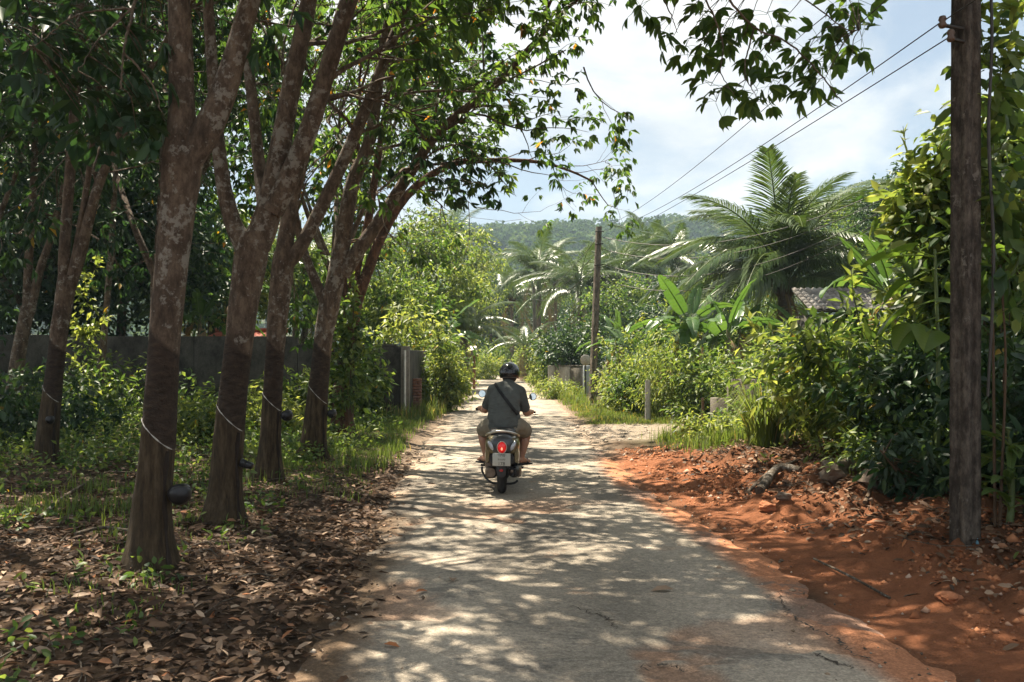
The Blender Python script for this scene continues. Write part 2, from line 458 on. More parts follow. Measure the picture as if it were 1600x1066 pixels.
M_BARKT = bark('tapped_rubber_bark', (0.205, 0.15, 0.105), (0.095, 0.066, 0.046), (0.34, 0.315, 0.265), 0.535, tap=True)
M_BARK = bark('rubber_bark', (0.21, 0.155, 0.11), (0.095, 0.068, 0.048), (0.35, 0.325, 0.275), 0.535)
M_BARKR = bark('reddish_bark', (0.19, 0.10, 0.058), (0.07, 0.038, 0.024), (0.30, 0.23, 0.17), 0.62)
M_BARKG = bark('grey_bark', (0.20, 0.16, 0.12), (0.09, 0.07, 0.05), (0.36, 0.34, 0.3), 0.55)
# ------------------------------------------------------------------ ground and road
_RY = np.array([-30, 0, 4.4, 7.7, 11, 16.8, 27, 40, 52, 62, 72, 85, 100, 130])
_RC = np.array([1.0, 0.68, 0.56, 0.38, 0.08, -0.05, -0.12, -0.30, -0.75, -1.4, -3.0, -8.0, -16, -34])
_RW = np.array([1.58, 1.58, 1.57, 1.53, 1.46, 1.5, 1.6, 1.7, 1.75, 1.8, 1.9, 2.0, 2.0, 2.0])
def road_c(y): return np.interp(y, _RY, _RC)
def road_w(y): return np.interp(y, _RY, _RW)

def drive_mask(x, y):
    """gravel side lane that leaves the road on the right"""
    d = np.abs(y - (18.6 + 0.10 * (x - 2)) ) - 1.5
    return sstep(0.9, -0.2, d) * sstep(0.6, 1.8, x) * sstep(9.5, 6.5, x)

def soil_mask(x, y):
    d = x - road_c(y) - road_w(y)
    return sstep(-0.2, 0.25, d + 0.35 * (fbm(x * 1.3, y * 1.3, 5) - 0.5)) * sstep(3.7, 2.6, d) * sstep(16.0, 13.2, y + 0.5 * d)

def ground_z(x, y):
    x = np.asarray(x, float); y = np.asarray(y, float)
    d = np.abs(x - road_c(y)) - road_w(y)
    z = -0.055 + 0.085 * sstep(-0.45, 0.55, d)
    z = z + 0.05 * (fbm(x * 1.1, y * 1.1, 3) - 0.5) * sstep(-0.5, 1.0, d)
    z = z + 0.06 * (fbm(x * 4, y * 4, 9, 4) - 0.5) * sstep(-0.35, 0.15, d)
    left = (x < road_c(y))
    z = z + np.where(left, 0.10 * sstep(0.5, 4, d) + 0.16 * (fbm(x * 0.35, y * 0.35, 21) - 0.5) * sstep(1, 4, d), 0)
    s = soil_mask(x, y)
    dr = drive_mask(x, y)
    rt = np.where(left, 0, 1.0)
    bank = 0.27 * sstep(0.55, 2.4, d) + 0.14 * sstep(2.2, 3.6, d)
    z = z + rt * bank * sstep(18.5, 13.5, y)
    lump = (fbm(x * 1.9, y * 1.9, 31, 5) - 0.5) * 0.34 * sstep(0.35, 1.5, d) + np.abs(fbm(x * 5.5, y * 5.5, 37, 5) - 0.5) * 0.30 * sstep(0.3, 1.0, d)
    z = z + rt * lump * sstep(0.1, 0.6, s) * sstep(16.5, 12.5, y)
    # tyre ruts pressed into the soft red soil
    rut = np.exp(-((d - 0.55) / 0.09) ** 2) + np.exp(-((d - 0.80) / 0.08) ** 2)
    z = z - rt * s * rut * 0.025 * sstep(7, 9, y) * sstep(12.5, 11, y) * (0.6 + 0.4 * np.sin(y * 60))
    z = np.where((rt > 0) & (y > 13), z + 0.10 * sstep(1, 4, d) * (1 - dr), z)
    return z

def ground_pt(x, y, dz=0.0):
    return np.array([x, y, float(ground_z(x, y)) + dz])

def grid_axis(parts):
    return np.unique(np.round(np.concatenate([np.arange(a, b, s) for a, b, s in parts]), 4))

gxs = grid_axis([(-2500, -300, 300), (-300, -60, 30), (-60, -14, 3), (-14, -5, 0.4), (-5, -0.8, 0.1), (-0.8, 1.2, 0.2), (1.2, 5.2, 0.05), (5.2, 12, 0.3), (12, 60, 3), (60, 300, 30), (300, 2501, 300)])
gys = grid_axis([(-400, -20, 40), (-20, 2.5, 1.5), (2.5, 13, 0.06), (13, 26, 0.14), (26, 60, 0.7), (60, 130, 3), (130, 400, 30), (400, 4001, 400)])
X, Y = np.meshgrid(gxs, gys)
Z = ground_z(X, Y)
nx, ny = len(gxs), len(gys)
mb = MB()
ii = (np.arange(ny - 1)[:, None] * nx + np.arange(nx - 1)[None]).reshape(-1, 1)
mb.add(np.stack([X, Y, Z], -1), ii + np.array([0, 1, nx + 1, nx]))

m, nd, lk, out = mat('ground_soil')
pos = geo_pos(nd)
ca = nd.new('ShaderNodeAttribute'); ca.attribute_name = 'col'
n1 = noise(nd, lk, 6, 9, 0.78, pos); n2 = noise(nd, lk, 75, 5, 0.75, pos)
ad = nd.new('ShaderNodeMath'); ad.operation = 'MULTIPLY_ADD'; ad.inputs[1].default_value = 0.6; lk.new(n2.outputs['Fac'], ad.inputs[0]); lk.new(n1.outputs['Fac'], ad.inputs[2])
mr = nd.new('ShaderNodeMapRange'); mr.inputs[1].default_value = 0.5; mr.inputs[2].default_value = 1.1; mr.inputs[3].default_value = 0.38; mr.inputs[4].default_value = 1.5
lk.new(ad.outputs[0], mr.inputs[0])
mul = nd.new('ShaderNodeMixRGB'); mul.blend_type = 'MULTIPLY'; mul.inputs[0].default_value = 1
lk.new(ca.outputs['Color'], mul.inputs[1]); lk.new(mr.outputs[0], mul.inputs[2])
p = nd.new('ShaderNodeBsdfPrincipled'); p.inputs['Roughness'].default_value = 0.95; p.inputs['Specular IOR Level'].default_value = 0.1
lk.new(mul.outputs[0], p.inputs['Base Color'])
b = nd.new('ShaderNodeBump'); b.inputs['Strength'].default_value = 1.0; b.inputs['Distance'].default_value = 0.05
lk.new(ad.outputs[0], b.inputs['Height']); lk.new(b.outputs[0], p.inputs['Normal'])
lk.new(p.outputs[0], out.inputs[0])
M_GROUND = m
me = mb.mesh('ground', M_GROUND, smooth=True)
# soil colours: brown forest floor, red fill, pale gravel, dusty verge
xf, yf = X.ravel(), Y.ravel()
col = np.empty((len(xf), 4)); col[:, 3] = 1
base = np.array([0.095, 0.062, 0.038]); red = np.array([0.33, 0.130, 0.062]); gravel = np.array([0.42, 0.34, 0.26]); dust = np.array([0.30, 0.225, 0.16]); green = np.array([0.075, 0.085, 0.03])
c = np.tile(base, (len(xf), 1))
dd = np.abs(xf - road_c(yf)) - road_w(yf)
gr = np.where(xf < road_c(yf), sstep(9.5, 13, yf), sstep(14, 18, yf)) * sstep(0.4, 1.0, dd)
c += (green - c) * (0.65 * gr)[:, None]
du = sstep(0.55, 0.0, dd + 0.3 * (fbm(xf * 2, yf * 2, 8) - 0.5)) * sstep(9, 14, yf)
c += (dust - c) * du[:, None]
sm = soil_mask(xf, yf)
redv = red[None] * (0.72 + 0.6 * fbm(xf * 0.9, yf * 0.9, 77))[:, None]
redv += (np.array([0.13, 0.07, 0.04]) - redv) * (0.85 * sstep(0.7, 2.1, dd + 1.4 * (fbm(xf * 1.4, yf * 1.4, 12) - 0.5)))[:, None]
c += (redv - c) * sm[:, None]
dm = drive_mask(xf, yf)
c += (gravel - c) * (dm * (0.6 + 0.4 * fbm(xf * 2, yf * 2, 61)))[:, None]
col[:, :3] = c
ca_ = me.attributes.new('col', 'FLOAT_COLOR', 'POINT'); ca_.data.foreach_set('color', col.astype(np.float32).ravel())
ground = tag(link('ground', me), kind='structure')

# the road: a worn pale surface whose edges dip under the verge
ry = grid_axis([(-25, 2, 1.0), (2, 14, 0.06), (14, 30, 0.25), (30, 125, 1.0)])
ru = np.linspace(-1, 1, 61)
U, YY = np.meshgrid(ru, ry)
W = road_w(YY) + 0.42
XX = road_c(YY) + U * W
e = (np.abs(U) * W - road_w(YY))
ZZ = 0.012 - 0.015 * U * U - 0.065 * sstep(-0.12, 0.42, e) + 0.012 * (fbm(XX * 0.9, YY * 0.9, 51) - 0.5) + 0.07 * (fbm(XX * 3.1, YY * 3.1, 53) - 0.5) * sstep(-0.5, 0.1, e)
pit = sstep(0.592, 0.612, fbm(XX * 1.15 + 3.1, YY * 1.15, 91, 6)) * sstep(11, 9, YY)
ZZ = ZZ - 0.018 * pit
mb = MB(); nr = len(ru)
ii = (np.arange(len(ry) - 1)[:, None] * nr + np.arange(nr - 1)[None]).reshape(-1, 1)
mb.add(np.stack([XX, YY, ZZ], -1), ii + np.array([0, 1, nr + 1, nr]), pit.ravel())
m, nd, lk, out = mat('worn_road')
pos = geo_pos(nd)
big = noise(nd, lk, 0.75, 5, 0.6, pos, 0.4)
rb = ramp(nd, [(0.28, (0.135, 0.118, 0.098)), (0.46, (0.225, 0.193, 0.152)), (0.62, (0.31, 0.262, 0.205)), (0.8, (0.38, 0.31, 0.24))])
lk.new(big.outputs['Fac'], rb.inputs[0])
so = noise(nd, lk, 1.9, 6, 0.62, pos, 0.3)
rs = ramp(nd, [(0.60, (0, 0, 0)), (0.70, (0.6, 0.6, 0.6))]); lk.new(so.outputs['Fac'], rs.inputs[0])
mx = nd.new('ShaderNodeMixRGB'); mx.inputs[2].default_value = (0.30, 0.175, 0.105, 1)
lk.new(rs.outputs[0], mx.inputs[0]); lk.new(rb.outputs[0], mx.inputs[1])
# worn-through hollows hold soil
at_ = nd.new('ShaderNodeAttribute'); at_.attribute_name = 'v'
mp_ = nd.new('ShaderNodeMixRGB'); mp_.inputs[2].default_value = (0.27, 0.15, 0.09, 1)
pm = nd.new('ShaderNodeMath'); pm.operation = 'MULTIPLY'; pm.inputs[1].default_value = 0.75
lk.new(at_.outputs['Fac'], pm.inputs[0]); lk.new(pm.outputs[0], mp_.inputs[0]); lk.new(mx.outputs[0], mp_.inputs[1])
# red dust blown in from the right edge, brown debris from the left
eg = nd.new('ShaderNodeAttribute'); eg.attribute_name = 'edge'
en = noise(nd, lk, 2.2, 6, 0.65, pos)
es = nd.new('ShaderNodeMath'); es.operation = 'MULTIPLY_ADD'; es.inputs[1].default_value = 0.55; lk.new(en.outputs['Fac'], es.inputs[0]); lk.new(eg.outputs['Fac'], es.inputs[2])
er = ramp(nd, [(0.60, (0, 0, 0)), (1.0, (1, 1, 1))]); lk.new(es.outputs[0], er.inputs[0])
egc = nd.new('ShaderNodeAttribute'); egc.attribute_name = 'edgecol'
mx2 = nd.new('ShaderNodeMixRGB'); lk.new(er.outputs[0], mx2.inputs[0]); lk.new(mp_.outputs[0], mx2.inputs[1]); lk.new(egc.outputs['Color'], mx2.inputs[2])
# two paler, polished wheel tracks
tk = nd.new('ShaderNodeAttribute'); tk.attribute_name = 'track'
tn = noise(nd, lk, 1.3, 5, 0.65, pos)
tm = nd.new('ShaderNodeMath'); tm.operation = 'MULTIPLY'; lk.new(tk.outputs['Fac'], tm.inputs[0]); lk.new(tn.outputs['Fac'], tm.inputs[1])
mx3 = nd.new('ShaderNodeMixRGB'); mx3.inputs[2].default_value = (0.40, 0.345, 0.275, 1); lk.new(tm.outputs[0], mx3.inputs[0]); lk.new(mx2.outputs[0], mx3.inputs[1])
# old patches of darker chip seal with ragged outlines
pn = noise(nd, lk, 0.55, 8, 0.68, pos, 0.8)
pr = ramp(nd, [(0.535, (0, 0, 0)), (0.56, (0.62, 0.62, 0.62))]); lk.new(pn.outputs['Fac'], pr.inputs[0])
mx4 = nd.new('ShaderNodeMixRGB'); mx4.inputs[2].default_value = (0.115, 0.105, 0.092, 1); lk.new(pr.outputs[0], mx4.inputs[0]); lk.new(mx3.outputs[0], mx4.inputs[1])
mx2 = mx4
# aggregate: pale and dark stones
ag = nd.new('ShaderNodeTexVoronoi'); ag.inputs['Scale'].default_value = 95; lk.new(pos, ag.inputs['Vector'])
agr = ramp(nd, [(0.0, (0.62, 0.62, 0.62)), (0.55, (1.0, 1.0, 1.0)), (0.95, (1.5, 1.48, 1.42))])
agc = nd.new('ShaderNodeSeparateColor'); lk.new(ag.outputs['Color'], agc.inputs[0]); lk.new(agc.outputs[0], agr.inputs[0])
fn = noise(nd, lk, 26, 6, 0.75, pos)
fr = nd.new('ShaderNodeMapRange'); fr.inputs[1].default_value = 0.25; fr.inputs[2].default_value = 0.75; fr.inputs[3].default_value = 0.6; fr.inputs[4].default_value = 1.4; lk.new(fn.outputs['Fac'], fr.inputs[0])
mu1 = nd.new('ShaderNodeMixRGB'); mu1.blend_type = 'MULTIPLY'; mu1.inputs[0].default_value = 0.5; lk.new(mx2.outputs[0], mu1.inputs[1]); lk.new(agr.outputs[0], mu1.inputs[2])
mu2 = nd.new('ShaderNodeMixRGB'); mu2.blend_type = 'MULTIPLY'; mu2.inputs[0].default_value = 1; lk.new(mu1.outputs[0], mu2.inputs[1]); lk.new(fr.outputs[0], mu2.inputs[2])
p = nd.new('ShaderNodeBsdfPrincipled'); p.inputs['Roughness'].default_value = 0.9; p.inputs['Specular IOR Level'].default_value = 0.15
lk.new(mu2.outputs[0], p.inputs['Base Color'])
b = nd.new('ShaderNodeBump'); b.inputs['Strength'].default_value = 0.45; b.inputs['Distance'].default_value = 0.012
ad = nd.new('ShaderNodeMath'); ad.operation = 'ADD'; lk.new(ag.outputs['Distance'], ad.inputs[0]); lk.new(fn.outputs['Fac'], ad.inputs[1])
lk.new(ad.outputs[0], b.inputs['Height']); lk.new(b.outputs[0], p.inputs['Normal'])
lk.new(p.outputs[0], out.inputs[0])
M_ROAD = m
me = mb.mesh('road', M_ROAD, smooth=True)
ef = e.ravel(); uf = U.ravel(); yf = YY.ravel()
edge = sstep(-0.62, 0.05, ef)
edge = np.where(uf > 0, edge * (0.55 + 0.45 * sstep(15, 12, yf)), edge * (0.6 + 0.25 * sstep(11, 8, yf)))
ea = me.attributes.new('edge', 'FLOAT', 'POINT'); ea.data.foreach_set('value', edge.astype(np.float32))
ta = me.attributes.new('track', 'FLOAT', 'POINT'); ta.data.foreach_set('value', (np.exp(-((np.abs(uf) - 0.42) / 0.17) ** 2)).astype(np.float32))
ec = np.ones((len(ef), 4)); ec[:, :3] = np.where((uf > 0)[:, None] & (yf < 15.5)[:, None], [0.36, 0.155, 0.078], np.where((yf < 10.5)[:, None], [0.12, 0.08, 0.05], [0.33, 0.235, 0.16]))
eca = me.attributes.new('edgecol', 'FLOAT_COLOR', 'POINT'); eca.data.foreach_set('color', ec.astype(np.float32).ravel())
road = tag(link('road', me), kind='structure')

# cracks along the right-hand side of the road, dark strips painting the shade inside them
M_CRACK = plain('crack_shade', (0.05, 0.038, 0.028), 0.95, var=0.5, scale=40)
def road_top(x, y):
    w = road_w(y) + 0.42; u = (x - road_c(y)) / w; ee = abs(u) * w - road_w(y)
    return float(0.012 - 0.015 * u * u - 0.065 * sstep(-0.12, 0.42, ee) + 0.012 * (fbm(x * 0.9, y * 0.9, 51) - 0.5) + 0.07 * (fbm(x * 3.1, y * 3.1, 53) - 0.5) * sstep(-0.5, 0.1, ee))
def on_ground_px(px, py):
    Y_ = EYE * F / (py - HZ); return gx(px, Y_), Y_
def crack(pts, wd, seed):
    rng = np.random.default_rng(seed)
    P = smooth_path([on_ground_px(*q) for q in pts], 12 * len(pts))
    P[1:-1] += rng.normal(0, 0.016, P[1:-1].shape)
    w = wd * rng.uniform(0.25, 1.3, len(P)) * np.sin(np.linspace(0.12, math.pi - 0.12, len(P))) ** 0.5
    t = unit(np.gradient(P, axis=0)); n = np.stack([-t[:, 1], t[:, 0]], 1)
    A = P + n * w[:, None]; B = P - n * w[:, None]
    v = np.array([[q[0], q[1], road_top(q[0], q[1]) + 0.004] for q in np.vstack([A, B])])
    k = len(P); mb = MB()
    mb.add(v, [[i, i + 1, k + i + 1, k + i] for i in range(k - 1)])
    mb.build('crack', M_CRACK, road)
crack([(1213, 926), (1232, 958), (1262, 980), (1300, 996), (1325, 1016), (1372, 1036)], 0.008, 1)
crack([(1268, 1020), (1300, 1034), (1330, 1042)], 0.006, 2)
crack([(1000, 1046), (1040, 1040), (1075, 1052)], 0.006, 3)
crack([(890, 950), (930, 962), (955, 972), (962, 985)], 0.005, 6)

# ------------------------------------------------------------------ far hills
mb = MB()
hx = np.linspace(-420, 620, 120); hy = np.linspace(170, 700, 70)
HX, HY = np.meshgrid(hx, hy)
def hill_z(x, y):
    r = np.interp(x * 400 / np.maximum(y, 300) , [-420, -250, -120, -40, -6, 25, 60, 90, 120, 150, 175, 240, 320, 620], [40, 46, 50, 50, 53, 55, 56, 55, 58, 67, 62, 58, 52, 36])
    f = sstep(185, 400, y) * (1 - 0.4 * sstep(450, 700, y))
    return r * f - 3 + 7 * (fbm(x / 40, y / 40, 5) - 0.5) * f
mb.add(np.stack([HX, HY, hill_z(HX, HY)], -1), (np.arange(69)[:, None] * 120 + np.arange(119)[None]).reshape(-1, 1) + np.array([0, 1, 121, 120]))
tag(mb.build('hill', plain('hill_soil', (0.05, 0.06, 0.025), 0.95, var=0.4, scale=0.05), smooth=True), kind='structure')

rng = np.random.default_rng(5)
nC = 2400
cx = rng.uniform(-230, 300, nC * 3); cy = 200 + 230 * rng.random(nC * 3) ** 0.8
keep = np.abs(cx / cy + 0.0) < 0.75
cx, cy = cx[keep][:nC], cy[keep][:nC]
cz = hill_z(cx, cy)
mb = MB()
K = len(cx); mlf = 76
rads = rng.uniform(2.6, 5.2, K)
o = unit(rng.normal(size=(K, mlf, 3))); o[..., 2] = np.abs(o[..., 2]) * 1.0 - 0.15
Pp = np.stack([cx, cy, cz + rads * 0.9], -1)[:, None] + o * rads[:, None, None] * rng.uniform(0.75, 1.05, (K, mlf, 1))
Nn = unit(o + rng.normal(size=o.shape) * 0.45)
Dd = unit(np.cross(Nn, rng.normal(size=o.shape)))
va = np.clip(0.4 + np.repeat(rng.normal(0, 0.17, K), mlf) + rng.normal(0, 0.14, K * mlf), 0, 0.98)
leaves(mb, (Pp - Dd * 0.8).reshape(-1, 3), Dd.reshape(-1, 3), Nn.reshape(-1, 3), rng.uniform(1.2, 2.4, K * mlf), rng.uniform(1.0, 1.8, K * mlf), va, 'q', droop=0.1, fold=0.05)
fo = mb.build('forest', M_FOREST)
tag(fo, 'dense green forest covering the far hills', 'forest', kind='stuff')
# ------------------------------------------------------------------ rubber trees
def grow(T, Wh, rng, s, d, length, r, level, bias=(0, 0, 0.12), kids=(3, 5), ratio=0.62):
    """branch from s along d; T collects tubes, Wh collects (tip, direction)"""
    n = 5; pts = [np.array(s, float)]; d = unit(d)
    for i in range(n):
        d = unit(d + rng.normal(0, 0.16, 3) + np.array(bias) * 0.35)
        pts.append(pts[-1] + d * length / n)
    pts = np.array(pts)
    T.append((pts, np.linspace(r, r * (0.42 if level else 0.3), n + 1), level))
    if level == 0:
        Wh.append((pts[-1], d)); Wh.append((pts[3], unit(d + rng.normal(0, 0.5, 3))))
        return
    k = rng.integers(kids[0], kids[1] + 1)
    for j in range(k):
        t = 1.0 if j == 0 else rng.uniform(0.35, 1.0)
        q = t * n; i = min(int(q), n - 1); p0 = pts[i] + (pts[i + 1] - pts[i]) * (q - i)
        dd = pts[i + 1] - pts[i]
        side = unit(np.cross(unit(dd), rng.normal(size=3)))
        ang = rng.uniform(0.25, 0.55) if j == 0 else rng.uniform(0.55, 1.05)
        nd_ = unit(unit(dd) * math.cos(ang) + side * math.sin(ang))
        grow(T, Wh, rng, p0, nd_, length * ratio * rng.uniform(0.75, 1.2), r * 0.48, level - 1, bias, kids, ratio)

def whorl_leaves(mb, Wh, rng, nl=6, size=0.14, kind='q', tone=0.0):
    if not Wh: return
    P = np.array([w[0] for w in Wh]); A = np.array([w[1] for w in Wh]); K = len(P)
    ct = rng.normal(0, 0.10, K)
    P = np.repeat(P, nl, 0); A = np.repeat(A, nl, 0); n = len(P); ct = np.repeat(ct, nl)
    rd = rng.normal(size=(n, 3)); rd = unit(rd - A * (rd * A).sum(1, keepdims=True))
    pet = unit(A * 0.35 + rd * 0.9 + [0, 0, 0.05])
    base = P + A * rng.uniform(-0.10, 0.04, (n, 1)) + pet * rng.uniform(0.7, 1.5, (n, 1)) * size
    up = unit(rng.normal(size=(n, 3)) * 0.35 + [0, 0, 1])
    sd = unit(np.cross(pet, up))
    for s in (-1, 0, 1):
        D = unit(pet * (1.0 if s == 0 else 0.62) + sd * s * 0.75 + [0, 0, -0.75] + rng.normal(0, 0.16, (n, 3)))
        N = unit(up + rng.normal(0, 0.3, (n, 3)))
        a = np.clip(0.42 + tone + ct + rng.normal(0, 0.2, n), 0, 0.984)
        a = np.where(rng.random(n) < 0.012, 1.0, a)
        leaves(mb, base, D, N, size * rng.uniform(0.85, 1.25, n), size * 0.42 * rng.uniform(0.85, 1.15, n), a, kind, droop=0.22)

# four shapes of the three-fingered leaf for branches that hang close to the camera
def leaf_mesh(seed, size, matl):
    rng = np.random.default_rng(seed); mb = MB()
    tube(mb, [[0, 0, 0], [0, size * .5, size * .05], [0, size * .95, 0]], size * 0.014, 4, 0.3, caps=False)
    base = np.array([[0, size * .95, 0]])
    for s in (-1, 0, 1):
        D = np.array([[s * 0.75, 0.8 if s else 1.0, -0.55]]) + rng.normal(0, 0.1, (1, 3))
        leaves(mb, base, D, np.array([[s * -0.25, 0, 1.0]]) + rng.normal(0, 0.12, (1, 3)), size * rng.uniform(0.95, 1.2), size * 0.45, np.clip(0.45 + rng.normal(0, 0.22), 0, 0.95), 'e', droop=0.2)
    return mb.mesh('leaf', matl)
LEAF = [leaf_mesh(k, 0.145, M_RUB) for k in range(5)]
LEAFD = [leaf_mesh(20 + k, 0.15, M_RUBD) for k in range(4)]

def place_leaves(parent_part, tree, Wh, rng, nl, meshes):
    inv = INV[tree.name]
    for (p0, ax) in Wh:
        for k in range(nl):
            rd = rng.normal(size=3); rd = unit(rd - ax * np.dot(rd, ax))
            y = unit(ax * 0.45 + rd * 0.9 + np.array([0, 0, -0.12])); z = unit(np.array([0, 0, 1.0]) + rng.normal(0, 0.25, 3))
            x = unit(np.cross(y, z)); z = np.cross(x, y)
            M = Matrix(((x[0], y[0], z[0], 0), (x[1], y[1], z[1], 0), (x[2], y[2], z[2], 0), (0, 0, 0, 1)))
            pos = p0 + ax * rng.uniform(-0.09, 0.02)
            o = bpy.data.objects.new('leaf', meshes[rng.integers(len(meshes))]); COL.objects.link(o)
            o.parent = parent_part
            o.matrix_parent_inverse = Matrix.Identity(4)
            wm = Matrix.Translation(pos) @ M @ Matrix.Scale(rng.uniform(0.78, 1.15), 4)
            o.matrix_basis = wm

def limb_path(pts, Y0, n):
    """(px, py, width px, depth offset) rows -> smooth world path and radii"""
    P = []; R = []
    for q in pts:
        Y_ = Y0 + (q[3] if len(q) > 3 else 0)
        P.append(at(q[0], q[1], Y_)); R.append(q[2] * 0.5 / F * Y_)
    s = smooth_path(np.hstack([np.array(P), np.array(R)[:, None]]), n)
    return s[:, :3], s[:, 3]

TREES = {}
def rubber_tree(key, label, Y0, trunk, limbs, tapped=True, seed=0, group='rubber trees in the row beside the road', name='rubber_tree', matl=None, lm=None,
                crown=dict(), ends=None):
    rng = np.random.default_rng(seed)
    P, R = limb_path(trunk, Y0, 60)
    base = P[0].copy(); zg = float(ground_z(base[0], base[1]))
    t = thing(name, label, 'tree', (base[0], base[1], zg), group)
    # trunk: flared at the foot, sunk a little into the soil
    P[:, 2] += (zg - 0.06 - P[0, 2]) * np.linspace(1, 0, len(P))
    h = P[:, 2] - zg
    R = R * 0.81 * (1 + 0.48 * np.exp(-np.maximum(h, 0) / 0.17))
    mb = MB()
    tube(mb, P, R, 28, 0.0, wob=0.07, seed=seed)
    V = np.concatenate(mb.v); 
    cxh = np.interp(V[:, 2], P[:, 2], P[:, 0])
    tap = (V[:, 2] - zg) + 0.95 * (V[:, 0] - cxh)
    if not tapped: tap = tap + 3
    # the tapped panel is cut back a little into the trunk
    if tapped:
        cyh = np.interp(V[:, 2], P[:, 2], P[:, 1])
        ins = ((tap > 0.975) & (tap < 1.655) & (V[:, 1] < cyh + 0.3 * np.interp(V[:, 2], P[:, 2], R)))
        V[ins, 0] -= (V[ins, 0] - cxh[ins]) * 0.045; V[ins, 1] -= (V[ins, 1] - cyh[ins]) * 0.045
        front = V[:, 1] < cyh + 0.5 * np.interp(V[:, 2], P[:, 2], R)
        tap = np.where(front, tap, tap)
    k = 0; nv, na = [], []
    for q in mb.v:
        nv.append(V[k:k + len(q)]); na.append(tap[k:k + len(q)]); k += len(q)
    mb.v, mb.a = nv, na
    mt = matl or M_BARKT
    tr = mb.build('trunk', mt, t, smooth=True)
    Wh = []; T = []
    for li, (pts) in enumerate(limbs):
        LP, LR = limb_path(pts, Y0, 26); LR = LR * np.linspace(0.88, 0.76, 26)
        mb = MB(); tube(mb, LP, LR, 14, 5.0, wob=0.05, seed=seed + li)
        lo = mb.build('limb', lm or M_BARK, t, smooth=True)
        cr = dict(n=4, L=2.3, lev=2, bias=(0.25, -0.05, 0.25), side=2); cr.update(crown)
        d = unit(LP[-1] - LP[-4])
        for q in range(cr['n']):
            dd = unit(d + rng.normal(0, 0.55, 3))
            grow(T, Wh, rng, LP[-1], dd, cr['L'] * rng.uniform(0.8, 1.2), LR[-1] * 0.7, cr['lev'], cr['bias'])
        for q in range(cr['side']):
            i = rng.integers(10, 24)
            dd = unit(unit(LP[i + 1] - LP[i]) * 0.5 + rng.normal(0, 0.7, 3) + np.array([0.15, 0, 0.1]))
            grow(T, Wh, rng, LP[i], dd, cr['L'] * 0.6 * rng.uniform(0.7, 1.2), LR[i] * 0.34, cr['lev'] - 1, cr['bias'])
    TREES[key] = dict(obj=t, T=T, Wh=Wh, rng=rng, P=P, R=R, zg=zg, lm=lm or M_BARK)
    return t

def finish_tree(key, nl=6, size=0.15, matl=None, thin=1.0, kind='q'):
    d = TREES[key]; rng = d['rng']
    mb = MB()
    for pts, r, lev in d['T']:
        e_ = pts[-1]; qx = 800 + e_[0] / max(e_[1], .5) * F; qy = HZ - (e_[2] - EYE) / max(e_[1], .5) * F
        if qx > 985 and -60 < qy < 470: continue
        tube(mb, pts, np.maximum(r, 0.003), 6 if lev > 1 else (5 if lev else 3), 5.0, caps=False)
    if mb.n: tag(mb.build('branches', d['lm'], d['obj'], smooth=True), kind='stuff')
    mb = MB()
    def lit_gap(p):
        # the crown is thin where the road below it lies in the sun
        qx = 800 + p[0] / p[1] * F; qy = HZ - (p[2] - EYE) / p[1] * F
        if qx > 985 and -40 < qy < 460 and p[1] > 3: return 0.0      # no foliage reaches into the open sky right of the row
        if 800 < qx <= 985 and 200 < qy < 460: return 0.35
        if 560 < qx <= 985 and -20 < qy < 290: return 0.8           # the boughs that lean over the lane stay leafy
        gxp = p[0] - _sd.x / _sd.z * p[2]; gyp = p[1] - _sd.y / _sd.z * p[2]
        e = abs(gxp - road_c(gyp)) - road_w(gyp)
        if gxp > road_c(gyp) and -0.2 < e < 1.7 and 7.5 < gyp < 14.5: return 0.35
        if e > 0.5: return 1.0
        return float(np.interp(gyp, [6.8, 8.0, 9.8, 10.6, 12.5, 13.5, 15, 45], [1, .4, .4, .6, .5, .2, .10, .10]))
    Wh = [w for w in d['Wh'] if rng.random() < thin * lit_gap(w[0])]
    whorl_leaves(mb, Wh, rng, nl, size, kind)
    if mb.n: tag(mb.build('crown', matl or M_RUB, d['obj']), kind='stuff')

ROWG = None
rubber_tree('t1', 'foremost rubber tree with broad tapped trunk and white latex line', 6.7,
    [(237, 900, 80), (239, 800, 72), (248, 690, 64), (255, 560, 61), (265, 440, 62), (276, 330, 66), (284, 250, 74), (287, 215, 66)],
    [[(283, 232, 58), (282, 170, 48), (280, 90, 45), (277, 0, 43), (273, -160, 38), (280, -360, 30)],
     [(290, 245, 60), (318, 208, 54), (345, 150, 48), (366, 80, 42), (388, 0, 38), (425, -130, 34), (470, -300, 28)]], seed=1,
    crown=dict(n=9, L=2.7, bias=(0.4, 0.0, 0.10), side=1))
rubber_tree('t2', 'second rubber tree of the row with four forking limbs', 8.6,
    [(350, 823, 64), (357, 700, 57), (368, 580, 54), (380, 480, 55), (391, 405, 62), (396, 365, 56)],
    [[(383, 385, 40), (362, 345, 31), (345, 270, 27), (333, 150, 23), (322, 0, 21), (310, -150, 18)],
     [(398, 385, 52), (417, 335, 48), (437, 230, 39), (458, 110, 35), (480, 0, 32), (500, -150, 28)],
     [(415, 330, 30, .1), (403, 250, 22, .3), (393, 160, 21, .4), (384, 80, 19, .5), (376, -20, 18, .6), (360, -160, 14, .7)],
     [(425, 330, 40, -.05), (450, 280, 38, -.1), (480, 205, 36, -.15), (510, 110, 33, -.2), (545, 0, 30, -.3), (600, -140, 26, -.5)]], seed=2,
    crown=dict(n=7, L=2.7, bias=(0.5, -0.05, 0.10), side=1))
